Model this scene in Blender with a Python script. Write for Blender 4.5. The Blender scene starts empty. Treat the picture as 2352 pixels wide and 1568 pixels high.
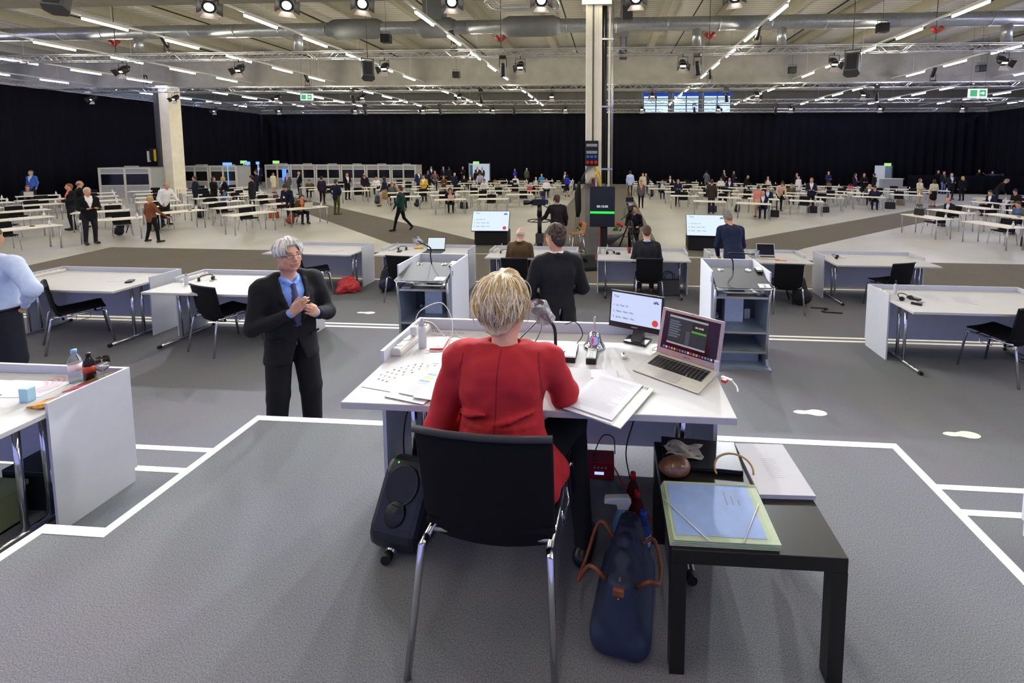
import bpy, bmesh, math, random
import numpy as np
from mathutils import Vector, Matrix, Euler
C = bpy.context.scene.collection
SC = bpy.context.scene
PI = math.pi
random.seed(7)
R = math.radians

# ---------------------------------------------------------------- camera
CAM_H = 1.742                                   # eye height above the podium carpet (z = 0)
cam_d = bpy.data.cameras.new('camera'); cam = bpy.data.objects.new('camera', cam_d); C.objects.link(cam)
cam_d.sensor_width = 36.0; cam_d.sensor_fit = 'HORIZONTAL'
cam_d.lens = 1016.64 / 2352 * 36.0              # wide shift lens
cam_d.shift_x = (1176 - 1333.52) / 2352
cam_d.shift_y = (437.14 - 784) / 2352
cam_d.clip_start = 0.05; cam_d.clip_end = 300
YAW, PITCH, ROLL = .0665, .0806, .003
fw = Vector((-math.sin(YAW), math.cos(YAW), 0)); rt = Vector((math.cos(YAW), math.sin(YAW), 0)); up = Vector((0, 0, 1))
f2 = fw * math.cos(PITCH) - up * math.sin(PITCH); u2 = up * math.cos(PITCH) + fw * math.sin(PITCH)
r3 = rt * math.cos(ROLL) + u2 * math.sin(ROLL); u3 = u2 * math.cos(ROLL) - rt * math.sin(ROLL)
M = Matrix((r3, u3, -f2)).transposed().to_4x4(); M.translation = (0, 0, CAM_H)
cam.matrix_world = M
SC.camera = cam

# ---------------------------------------------------------------- view, world, exposure
SC.view_settings.view_transform = 'Standard'
SC.view_settings.look = 'None'
SC.view_settings.gamma = 1.0
SC.view_settings.use_curve_mapping = False
SC.view_settings.exposure = 0.0
SC.cycles.use_denoising = True
SC.cycles.sample_clamp_indirect = 4.0
SC.cycles.max_bounces = 6
SC.cycles.diffuse_bounces = 3
SC.cycles.transparent_max_bounces = 8
wd = bpy.data.worlds.new('world'); SC.world = wd; wd.use_nodes = True
wd.node_tree.nodes['Background'].inputs[0].default_value = (0.46, 0.48, 1.0, 1)   # blue fill added through the open rear, tints the shadows
wd.node_tree.nodes['Background'].inputs[1].default_value = 1.0

STRIP_E = 114.0        # LED strip tubes
KEY_W = 1600.0         # fresnel spots, watts

# levels (m): podium 0, speaker desks, step, tier two, step, tier one, hall
Z0, ZA, ZAS, Z2, Z2S, Z1, ZH = 0.0, -.5, -.6, -.7, -.8, -.9, -1.2

# ---------------------------------------------------------------- materials
def lin(c):
    c = c / 255.0
    return c / 12.92 if c <= .04045 else ((c + .055) / 1.055) ** 2.4
def rgb(h):
    return (lin(int(h[0:2], 16)), lin(int(h[2:4], 16)), lin(int(h[4:6], 16)), 1)
MATS = {}
def mat(name, hexc, rough=.5, metal=0, var=.06, scale=30, bump=0, emit=0, trans=0, ior=1.45, alpha=1, spec=.5, bscale=None, coat=0):
    if name in MATS: return MATS[name]
    m = bpy.data.materials.new(name); m.use_nodes = True
    nt = m.node_tree; b = nt.nodes['Principled BSDF']
    col = rgb(hexc)
    tc = nt.nodes.new('ShaderNodeTexCoord'); nz = nt.nodes.new('ShaderNodeTexNoise'); nz.inputs['Scale'].default_value = scale
    nz.inputs['Detail'].default_value = 4
    nt.links.new(tc.outputs['Object'], nz.inputs['Vector'])
    rp = nt.nodes.new('ShaderNodeValToRGB')
    rp.color_ramp.elements[0].position = .3; rp.color_ramp.elements[1].position = .7
    rp.color_ramp.elements[0].color = [max(0, c * (1 - var)) for c in col[:3]] + [1]
    rp.color_ramp.elements[1].color = [min(1, c * (1 + var)) for c in col[:3]] + [1]
    nt.links.new(nz.outputs['Fac'], rp.inputs['Fac']); nt.links.new(rp.outputs['Color'], b.inputs['Base Color'])
    b.inputs['Roughness'].default_value = rough; b.inputs['Metallic'].default_value = metal
    b.inputs['IOR'].default_value = ior; b.inputs['Specular IOR Level'].default_value = spec
    b.inputs['Alpha'].default_value = alpha; b.inputs['Coat Weight'].default_value = coat
    if trans: b.inputs['Transmission Weight'].default_value = trans
    if emit:
        b.inputs['Emission Color'].default_value = col; b.inputs['Emission Strength'].default_value = emit
    if bump:
        bp = nt.nodes.new('ShaderNodeBump'); bp.inputs['Strength'].default_value = bump
        n2 = nt.nodes.new('ShaderNodeTexNoise'); n2.inputs['Scale'].default_value = bscale or scale; n2.inputs['Detail'].default_value = 5
        nt.links.new(tc.outputs['Object'], n2.inputs['Vector'])
        nt.links.new(n2.outputs['Fac'], bp.inputs['Height']); nt.links.new(bp.outputs['Normal'], b.inputs['Normal'])
    MATS[name] = m
    return m
def emat(name, hexc, strength):
    if name in MATS: return MATS[name]
    m = bpy.data.materials.new(name); m.use_nodes = True; nt = m.node_tree
    b = nt.nodes['Principled BSDF']; b.inputs['Base Color'].default_value = (0, 0, 0, 1)
    b.inputs['Emission Color'].default_value = rgb(hexc); b.inputs['Emission Strength'].default_value = strength
    b.inputs['Roughness'].default_value = .4
    MATS[name] = m; return m

M_carpet = None
def carpet_mat(name, dark, light, scale=220):
    m = bpy.data.materials.new(name); m.use_nodes = True; nt = m.node_tree; b = nt.nodes['Principled BSDF']
    tc = nt.nodes.new('ShaderNodeTexCoord')
    n1 = nt.nodes.new('ShaderNodeTexNoise'); n1.inputs['Scale'].default_value = scale; n1.inputs['Detail'].default_value = 8; n1.inputs['Roughness'].default_value = .75
    n2 = nt.nodes.new('ShaderNodeTexNoise'); n2.inputs['Scale'].default_value = 1.2; n2.inputs['Detail'].default_value = 3
    for n in (n1, n2): nt.links.new(tc.outputs['Object'], n.inputs['Vector'])
    r1 = nt.nodes.new('ShaderNodeValToRGB'); r1.color_ramp.elements[0].position = .36; r1.color_ramp.elements[1].position = .66
    r1.color_ramp.elements[0].color = rgb(dark); r1.color_ramp.elements[1].color = rgb(light)
    mx = nt.nodes.new('ShaderNodeMixRGB'); mx.blend_type = 'MULTIPLY'; mx.inputs['Fac'].default_value = .18
    nt.links.new(n1.outputs['Fac'], r1.inputs['Fac']); nt.links.new(r1.outputs['Color'], mx.inputs['Color1'])
    nt.links.new(n2.outputs['Color'], mx.inputs['Color2']); nt.links.new(mx.outputs['Color'], b.inputs['Base Color'])
    bp = nt.nodes.new('ShaderNodeBump'); bp.inputs['Strength'].default_value = .2; bp.inputs['Distance'].default_value = .004
    nt.links.new(n1.outputs['Fac'], bp.inputs['Height']); nt.links.new(bp.outputs['Normal'], b.inputs['Normal'])
    b.inputs['Roughness'].default_value = .95; b.inputs['Specular IOR Level'].default_value = .15
    MATS[name] = m
    return m
carpet_pod = carpet_mat('carpet_charcoal', '505157', '8a8b92', 210)
carpet_hall = carpet_mat('carpet_taupe', '5a544e', '7d776f', 90)

def floor_mat():
    m = bpy.data.materials.new('polished_concrete'); m.use_nodes = True; nt = m.node_tree; b = nt.nodes['Principled BSDF']
    tc = nt.nodes.new('ShaderNodeTexCoord')
    n = nt.nodes.new('ShaderNodeTexNoise'); n.inputs['Scale'].default_value = .35; n.inputs['Detail'].default_value = 6
    nt.links.new(tc.outputs['Object'], n.inputs['Vector'])
    r = nt.nodes.new('ShaderNodeValToRGB'); r.color_ramp.elements[0].color = rgb('a9a8a0'); r.color_ramp.elements[1].color = rgb('c3c1b8')
    r.color_ramp.elements[0].position = .3; r.color_ramp.elements[1].position = .7
    nt.links.new(n.outputs['Fac'], r.inputs['Fac']); nt.links.new(r.outputs['Color'], b.inputs['Base Color'])
    b.inputs['Roughness'].default_value = .32; b.inputs['Specular IOR Level'].default_value = .45
    return m
M_floor = floor_mat()
def ceiling_mat():
    m = bpy.data.materials.new('ribbed_ceiling'); m.use_nodes = True; nt = m.node_tree; b = nt.nodes['Principled BSDF']
    tc = nt.nodes.new('ShaderNodeTexCoord')
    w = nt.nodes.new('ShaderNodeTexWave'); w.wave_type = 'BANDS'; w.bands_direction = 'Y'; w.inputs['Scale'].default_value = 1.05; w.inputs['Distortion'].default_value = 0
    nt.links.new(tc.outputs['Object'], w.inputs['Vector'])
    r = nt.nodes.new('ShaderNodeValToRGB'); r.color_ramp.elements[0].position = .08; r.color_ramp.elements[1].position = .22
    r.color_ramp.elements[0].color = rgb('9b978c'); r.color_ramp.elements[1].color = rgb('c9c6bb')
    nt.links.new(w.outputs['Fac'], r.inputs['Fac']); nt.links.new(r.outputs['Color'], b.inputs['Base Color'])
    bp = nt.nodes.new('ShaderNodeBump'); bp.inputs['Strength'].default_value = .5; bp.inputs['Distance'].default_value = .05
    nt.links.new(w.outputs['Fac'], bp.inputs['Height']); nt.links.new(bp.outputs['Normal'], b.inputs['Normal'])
    b.inputs['Roughness'].default_value = .8
    return m
M_ceil = ceiling_mat()
def curtain_mat():
    m = bpy.data.materials.new('black_molton'); m.use_nodes = True; nt = m.node_tree; b = nt.nodes['Principled BSDF']
    tc = nt.nodes.new('ShaderNodeTexCoord'); n = nt.nodes.new('ShaderNodeTexNoise'); n.inputs['Scale'].default_value = .25
    nt.links.new(tc.outputs['Object'], n.inputs['Vector'])
    r = nt.nodes.new('ShaderNodeValToRGB'); r.color_ramp.elements[0].color = rgb('0b0b10'); r.color_ramp.elements[1].color = rgb('14141d')
    nt.links.new(n.outputs['Fac'], r.inputs['Fac']); nt.links.new(r.outputs['Color'], b.inputs['Base Color'])
    b.inputs['Roughness'].default_value = 1; b.inputs['Specular IOR Level'].default_value = .05
    return m
M_curtain = curtain_mat()
M_conc = mat('raw_concrete', 'a3a096', .85, var=.10, scale=1.5, bump=.1, bscale=40)
M_concg = mat('grey_concrete', '7d7c79', .85, var=.12, scale=6, bump=.15, bscale=60)
M_cream = mat('cream_concrete', 'ebe5d0', .8, var=.06, scale=2)
M_joist = mat('pale_joist', 'a19c8b', .7, var=.04, scale=3)
M_galv = mat('galvanised_duct', 'a3a7ab', .35, .75, var=.12, scale=8)
M_ductgrey = mat('duct_silencer', '74777a', .6, .3, var=.06, scale=5)
M_alu = mat('truss_aluminium', 'c9cbcd', .3, .85, var=.05, scale=20)
M_chrome = mat('chrome', 'd9dadf', .12, 1, var=.02)
M_steel = mat('brushed_steel', 'b4b5b8', .3, .9, var=.05, scale=60)
M_white = mat('white_laminate', 'eeeeec', .38, var=.015, scale=20)
M_hallwhite = mat('hall_table_white', 'ece6d6', .4, var=.02, scale=10)
M_panel = mat('panel_light_grey', 'c5c9d4', .5, var=.02, scale=12)
M_black = mat('black_plastic', '101114', .35, var=.08)
M_matte = mat('matte_black', '16161a', .8, var=.1)
M_fabric = mat('black_upholstery', '121216', .9, var=.18, scale=350, bump=.3, spec=.2)
M_rim = mat('upholstery_edge', '3a3a3f', .85, var=.15, scale=300, spec=.2)
M_tape = mat('white_tape', 'f0efe8', .6, var=.03)
M_grey = mat('grey_plastic', '8f9294', .5)
M_dgrey = mat('dark_grey_plastic', '3b3d42', .5)
M_booth = mat('booth_grey', '9a9da0', .6, var=.04, scale=8)
M_boothf = mat('booth_frame', 'c8c6ba', .45, var=.03)
M_glassdark = mat('booth_glass', '0c0e12', .12, var=.2, scale=2)
M_paper = mat('white_paper', 'bfbfc8', .7, var=.01)
M_wplastic = mat('white_plastic', 'd9d9d4', .35, var=.02)
M_red = mat('red_plastic', 'c22a30', .4)
M_glass = mat('clear_glass', 'ffffff', .03, trans=1, ior=1.45, var=0)
M_film = mat('clear_film', 'f4f6fa', .12, trans=.85, ior=1.15, var=.02, alpha=.75)
M_win = emat('daylit_window', 'b9d4f4', 1.5)

# ---------------------------------------------------------------- mesh helpers
def frame(d):
    d = Vector(d).normalized(); a = Vector((0, 0, 1)) if abs(d.z) < .95 else Vector((1, 0, 0))
    x = d.cross(a).normalized(); return x, d.cross(x).normalized()
class MB:
    def __init__(s): s.v = []; s.f = []; s.m = []; s.sm = []
    def add(s, vs, fs, mi=0, smooth=False):
        o = len(s.v); s.v += [tuple(v) for v in vs]
        for f in fs: s.f.append(tuple(i + o for i in f)); s.m.append(mi); s.sm.append(smooth)
        return s
    def box(s, x0, x1, y0, y1, z0, z1, mi=0, rz=0, piv=None):
        vs = [Vector((x, y, z)) for z in (z0, z1) for (x, y) in ((x0, y0), (x1, y0), (x1, y1), (x0, y1))]
        if rz:
            p = Vector(piv or ((x0 + x1) / 2, (y0 + y1) / 2, 0)); m = Matrix.Rotation(rz, 3, 'Z')
            vs = [m @ (v - p) + p for v in vs]
        return s.add(vs, [(3, 2, 1, 0), (4, 5, 6, 7), (0, 1, 5, 4), (1, 2, 6, 5), (2, 3, 7, 6), (3, 0, 4, 7)], mi)
    def obox(s, c, size, mtx=None, mi=0):                      # box with orientation
        m = mtx or Matrix.Identity(3); c = Vector(c)
        vs = [c + m @ Vector((sx * size[0] / 2, sy * size[1] / 2, sz * size[2] / 2)) for sz in (-1, 1) for sx, sy in ((-1, -1), (1, -1), (1, 1), (-1, 1))]
        return s.add(vs, [(3, 2, 1, 0), (4, 5, 6, 7), (0, 1, 5, 4), (1, 2, 6, 5), (2, 3, 7, 6), (3, 0, 4, 7)], mi)
    def tube(s, pts, r, n=8, mi=0, cap=True):
        pts = [Vector(p) for p in pts]; k = len(pts); rs = r if isinstance(r, (list, tuple)) else [r] * k
        o = len(s.v); px = None
        for i, p in enumerate(pts):
            d = (pts[min(i + 1, k - 1)] - pts[max(i - 1, 0)])
            if d.length < 1e-9: d = Vector((0, 0, 1))
            d.normalize()
            if px is None: x, y = frame(d)
            else:
                x = (px - d * px.dot(d))
                x = x.normalized() if x.length > 1e-6 else frame(d)[0]
                y = d.cross(x)
            px = x
            for j in range(n):
                a = 2 * PI * j / n
                s.v.append(tuple(p + (x * math.cos(a) + y * math.sin(a)) * rs[i]))
        for i in range(k - 1):
            for j in range(n):
                a = o + i * n + j; b = o + i * n + (j + 1) % n
                s.f.append((a, b, b + n, a + n)); s.m.append(mi); s.sm.append(n > 5)
        if cap:
            s.f.append(tuple(o + j for j in range(n))[::-1]); s.m.append(mi); s.sm.append(False)
            s.f.append(tuple(o + (k - 1) * n + j for j in range(n))); s.m.append(mi); s.sm.append(False)
        return s
    def cyl(s, p0, p1, r, r1=None, n=16, mi=0): return s.tube([p0, p1], [r, r if r1 is None else r1], n, mi)
    def lathe(s, prof, c=(0, 0, 0), n=24, mi=0, sx=1, sy=1):
        o = len(s.v); k = len(prof)
        for r, z in prof:
            for j in range(n):
                a = 2 * PI * j / n; s.v.append((c[0] + r * math.cos(a) * sx, c[1] + r * math.sin(a) * sy, c[2] + z))
        for i in range(k - 1):
            for j in range(n):
                a = o + i * n + j; b = o + i * n + (j + 1) % n
                s.f.append((a, b, b + n, a + n)); s.m.append(mi); s.sm.append(True)
        if prof[0][0] > 1e-5: s.f.append(tuple(o + j for j in range(n))[::-1]); s.m.append(mi); s.sm.append(False)
        if prof[-1][0] > 1e-5: s.f.append(tuple(o + (k - 1) * n + j for j in range(n))); s.m.append(mi); s.sm.append(False)
        return s
    def prism(s, poly, z0, z1, mi=0):
        n = len(poly); vs = [(x, y, z0) for x, y in poly] + [(x, y, z1) for x, y in poly]
        fs = [tuple(range(n))[::-1], tuple(range(n, 2 * n))] + [(i, (i + 1) % n, n + (i + 1) % n, n + i) for i in range(n)]
        return s.add(vs, fs, mi)
    def prism_axis(s, poly, a0, a1, axis='x', mi=0):           # polygon in the two other axes
        n = len(poly)
        def P(u, v, a): return (a, u, v) if axis == 'x' else (u, a, v)
        vs = [P(u, v, a0) for u, v in poly] + [P(u, v, a1) for u, v in poly]
        fs = [tuple(range(n))[::-1], tuple(range(n, 2 * n))] + [(i, (i + 1) % n, n + (i + 1) % n, n + i) for i in range(n)]
        return s.add(vs, fs, mi)
    def grid(s, fn, nu, nv, mi=0, smooth=True):
        o = len(s.v)
        for i in range(nu + 1):
            for j in range(nv + 1): s.v.append(tuple(fn(i / nu, j / nv)))
        for i in range(nu):
            for j in range(nv):
                a = o + i * (nv + 1) + j; s.f.append((a, a + nv + 1, a + nv + 2, a + 1)); s.m.append(mi); s.sm.append(smooth)
        return s
    def ball(s, c, r, n=12, mi=0):
        rx, ry, rz = (r, r, r) if not isinstance(r, tuple) else r
        prof = [(math.sin(PI * i / n), -math.cos(PI * i / n)) for i in range(n + 1)]
        o = len(s.v)
        for pr, pz in prof:
            for j in range(n * 2):
                a = PI * j / n; s.v.append((c[0] + rx * max(pr, 1e-4) * math.cos(a), c[1] + ry * max(pr, 1e-4) * math.sin(a), c[2] + rz * pz))
        k = n * 2
        for i in range(n):
            for j in range(k):
                a = o + i * k + j; b = o + i * k + (j + 1) % k; s.f.append((a, b, b + k, a + k)); s.m.append(mi); s.sm.append(True)
        return s
    def mesh(s, name, mats):
        me = bpy.data.meshes.new(name); me.from_pydata(s.v, [], s.f)
        for m in (mats if isinstance(mats, (list, tuple)) else [mats]): me.materials.append(m)
        me.polygons.foreach_set('material_index', s.m); me.polygons.foreach_set('use_smooth', s.sm)
        me.validate(); me.update()
        bm = bmesh.new(); bm.from_mesh(me); bmesh.ops.recalc_face_normals(bm, faces=bm.faces); bm.to_mesh(me); bm.free()
        return me
    def build(s, name, mats, parent=None, loc=(0, 0, 0), rot=(0, 0, 0), bevel=0, solid=0, label=None, cat=None, group=None, kind=None, subd=0):
        return place(s.mesh(name, mats), name, parent, loc, rot, bevel, solid, label, cat, group, kind, subd)
def place(me, name, parent=None, loc=(0, 0, 0), rot=(0, 0, 0), bevel=0, solid=0, label=None, cat=None, group=None, kind=None, subd=0):
    o = bpy.data.objects.new(name, me); C.objects.link(o); o.location = loc; o.rotation_euler = rot
    if parent: o.parent = parent
    if solid:
        m = o.modifiers.new('solid', 'SOLIDIFY'); m.thickness = solid; m.offset = 0
    if subd:
        m = o.modifiers.new('subd', 'SUBSURF'); m.levels = subd; m.render_levels = subd
    if bevel:
        m = o.modifiers.new('bevel', 'BEVEL'); m.width = bevel; m.segments = 2; m.limit_method = 'ANGLE'; m.harden_normals = False
    if label: o['label'] = label
    if cat: o['category'] = cat
    if group: o['group'] = group
    if kind: o['kind'] = kind
    return o
def thing(name, label, cat, loc=(0, 0, 0), rz=0, group=None, rot=None):
    o = bpy.data.objects.new(name, None); C.objects.link(o); o.empty_display_size = .1
    o.location = loc; o.rotation_euler = rot or (0, 0, rz); o['label'] = label; o['category'] = cat
    if group: o['group'] = group
    return o
def dup(root, loc, rz=0, label=None, group=None, rot=None):
    r = root.copy(); C.objects.link(r); r.location = loc; r.rotation_euler = rot or (0, 0, rz)
    if label: r['label'] = label
    if group: r['group'] = group
    for ch in list(root.children):
        c = ch.copy(); C.objects.link(c); c.parent = r
        for g in ch.children:
            d = g.copy(); C.objects.link(d); d.parent = c
    return r
def text(body, size, parent, loc, rot, m, name='lettering', align='LEFT', ext=.0006):
    cu = bpy.data.curves.new(name, 'FONT'); cu.body = body; cu.size = size; cu.align_x = align; cu.extrude = ext; cu.resolution_u = 4
    tmp = bpy.data.objects.new(name, cu); C.objects.link(tmp)
    dg = bpy.context.evaluated_depsgraph_get(); dg.update()
    me = bpy.data.meshes.new_from_object(tmp.evaluated_get(dg)); bpy.data.objects.remove(tmp); bpy.data.curves.remove(cu)
    me.name = name; me.materials.clear(); me.materials.append(m)
    o = bpy.data.objects.new(name, me); C.objects.link(o); o.location = loc; o.rotation_euler = rot
    if parent: o.parent = parent
    return o
def smooth_path(pts, n=8):                      # Catmull-Rom through points
    P = [Vector(p) for p in pts]; P = [P[0] * 2 - P[1]] + P + [P[-1] * 2 - P[-2]]; out = []
    for i in range(1, len(P) - 2):
        for k in range(n):
            t = k / n; a, b, c, d = P[i - 1:i + 3]
            out.append(.5 * ((2 * b) + (c - a) * t + (2 * a - 5 * b + 4 * c - d) * t * t + (3 * b - a - 3 * c + d) * t ** 3))
    out.append(P[-2]); return out
ORD = ['first', 'second', 'third', 'fourth', 'fifth', 'sixth', 'seventh', 'eighth', 'ninth', 'tenth', 'eleventh', 'twelfth', 'thirteenth', 'fourteenth', 'fifteenth', 'sixteenth', 'seventeenth', 'eighteenth', 'nineteenth', 'twentieth',
       'twenty-first', 'twenty-second', 'twenty-third', 'twenty-fourth', 'twenty-fifth', 'twenty-sixth', 'twenty-seventh']

# ---------------------------------------------------------------- bodies: tapered limbs blended into one continuous surface
class Body:
    """capsules and ellipsoids merged by a smooth minimum, then meshed; each piece carries a material slot"""
    def __init__(s): s.p = []
    def cap(s, a, b, ra, rb, lab, sx=1., sy=1., k=None):
        s.p.append(('c', np.array(a, float), np.array(b, float), ra, rb, lab, np.array([1 / sx, 1 / sy, 1.]), k)); return s
    def ell(s, c, r, lab, rot=None, k=None):
        s.p.append(('e', np.array(c, float), np.array(r, float), None if rot is None else np.array(rot.to_matrix()), 0, lab, None, k)); return s
    def dist(s, p, Q):
        if p[0] == 'c':
            sc = p[6]; a = p[1] * sc; b = p[2] * sc; q = Q * sc; ab = b - a; l2 = ab @ ab
            t = np.clip(((q - a) @ ab) / max(l2, 1e-12), 0, 1)
            return np.linalg.norm(q - a - t[..., None] * ab, axis=-1) - (p[3] + (p[4] - p[3]) * t)
        d = Q - p[1]
        if p[3] is not None: d = d @ p[3]
        r = p[2]; k0 = np.linalg.norm(d / r, axis=-1); k1 = np.linalg.norm(d / (r * r), axis=-1) + 1e-9
        return k0 * (k0 - 1) / k1
    def bounds(s, p):
        if p[0] == 'c':
            m = np.array([max(p[3], p[4])] * 3) / p[6]
            return np.minimum(p[1], p[2]) - m, np.maximum(p[1], p[2]) + m
        m = np.array([p[2].max()] * 3); return p[1] - m, p[1] + m
    def mesh(s, name, res, k, nslots=5, cut=None, paint=None, relax=1):
        lo = np.min([s.bounds(p)[0] for p in s.p], 0) - 3 * res; hi = np.max([s.bounds(p)[1] for p in s.p], 0) + 3 * res
        n = np.ceil((hi - lo) / res).astype(int) + 1
        D = np.full(n, 1.0, np.float32); ax = [lo[i] + res * np.arange(n[i]) for i in range(3)]
        for p in s.p:
            kk = p[7] if p[7] is not None else k
            b0, b1 = s.bounds(p); i0 = np.maximum(((b0 - kk - 2 * res - lo) / res).astype(int), 0); i1 = np.minimum(((b1 + kk + 2 * res - lo) / res).astype(int) + 2, n)
            sl = tuple(slice(i0[i], i1[i]) for i in range(3))
            Q = np.stack(np.meshgrid(*[ax[i][sl[i]] for i in range(3)], indexing='ij'), -1)
            d = s.dist(p, Q); e = D[sl]; h = np.maximum(kk - np.abs(d - e), 0) / kk
            D[sl] = np.minimum(d, e) - h * h * kk * .25
        if cut is not None:
            Q = np.stack(np.meshgrid(*ax, indexing='ij'), -1); D = np.maximum(D, cut(Q)).astype(np.float32)
        V, F = nets(D, lo, res)
        for _ in range(relax):
            acc = np.zeros_like(V); cnt = np.zeros(len(V))
            for i in range(4):
                a = F[:, i]; b = F[:, (i + 1) % 4]
                np.add.at(acc, a, V[b]); np.add.at(acc, b, V[a]); np.add.at(cnt, a, 1); np.add.at(cnt, b, 1)
            V = V * .5 + .5 * acc / np.maximum(cnt, 1)[:, None]
        fc = V[F].mean(1)
        best = np.full(len(fc), 9.); lab = np.zeros(len(fc), int)
        for p in s.p:
            d = s.dist(p, fc); w = d < best; best[w] = d[w]; lab[w] = p[5]
        if paint is not None: lab = paint(fc, lab)
        me = bpy.data.meshes.new(name); me.from_pydata(V.tolist(), [], F.tolist())
        for i in range(nslots): me.materials.append(None)
        me.polygons.foreach_set('material_index', lab.astype(np.int32)); me.polygons.foreach_set('use_smooth', np.ones(len(F), bool)); me.update()
        return me
def nets(D, lo, res):
    S = D < 0; nx, ny, nz = D.shape
    c = [S[i:nx - 1 + i, j:ny - 1 + j, k:nz - 1 + k] for i in (0, 1) for j in (0, 1) for k in (0, 1)]
    tot = sum(x.astype(np.int8) for x in c); act = (tot > 0) & (tot < 8)
    I = np.argwhere(act); idx = -np.ones(act.shape, np.int64); idx[act] = np.arange(len(I))
    acc = np.zeros((len(I), 3)); cnt = np.zeros(len(I))
    off = [(i, j, k) for i in (0, 1) for j in (0, 1) for k in (0, 1)]
    val = {o: D[I[:, 0] + o[0], I[:, 1] + o[1], I[:, 2] + o[2]].astype(float) for o in off}
    for a in off:
        for d in range(3):
            if a[d]: continue
            b = list(a); b[d] = 1; b = tuple(b)
            va, vb = val[a], val[b]; m = (va < 0) != (vb < 0)
            t = np.where(m, va / np.where(np.abs(va - vb) < 1e-9, 1, va - vb), 0)
            p = np.tile(np.array(a, float), (len(I), 1)); p[:, d] += t
            acc += p * m[:, None]; cnt += m
    V = lo + res * (I + acc / cnt[:, None])
    F = []
    for d in range(3):
        u, v = (d + 1) % 3, (d + 2) % 3
        A = [slice(None)] * 3; B = [slice(None)] * 3; A[d] = slice(0, -1); B[d] = slice(1, None)
        ch = S[tuple(A)] != S[tuple(B)]
        g = np.argwhere(ch); g = g[(g[:, u] > 0) & (g[:, v] > 0)]
        g = g[(g[:, u] < D.shape[u] - 1) & (g[:, v] < D.shape[v] - 1)]
        ins = S[g[:, 0], g[:, 1], g[:, 2]]
        def cell(du, dv):
            q = g.copy(); q[:, u] += du; q[:, v] += dv; return idx[q[:, 0], q[:, 1], q[:, 2]]
        q = np.stack([cell(-1, -1), cell(0, -1), cell(0, 0), cell(-1, 0)], 1)
        q[~ins] = q[~ins][:, ::-1]; F.append(q)
    F = np.concatenate(F); F = F[(F >= 0).all(1)]
    return V, F

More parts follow.
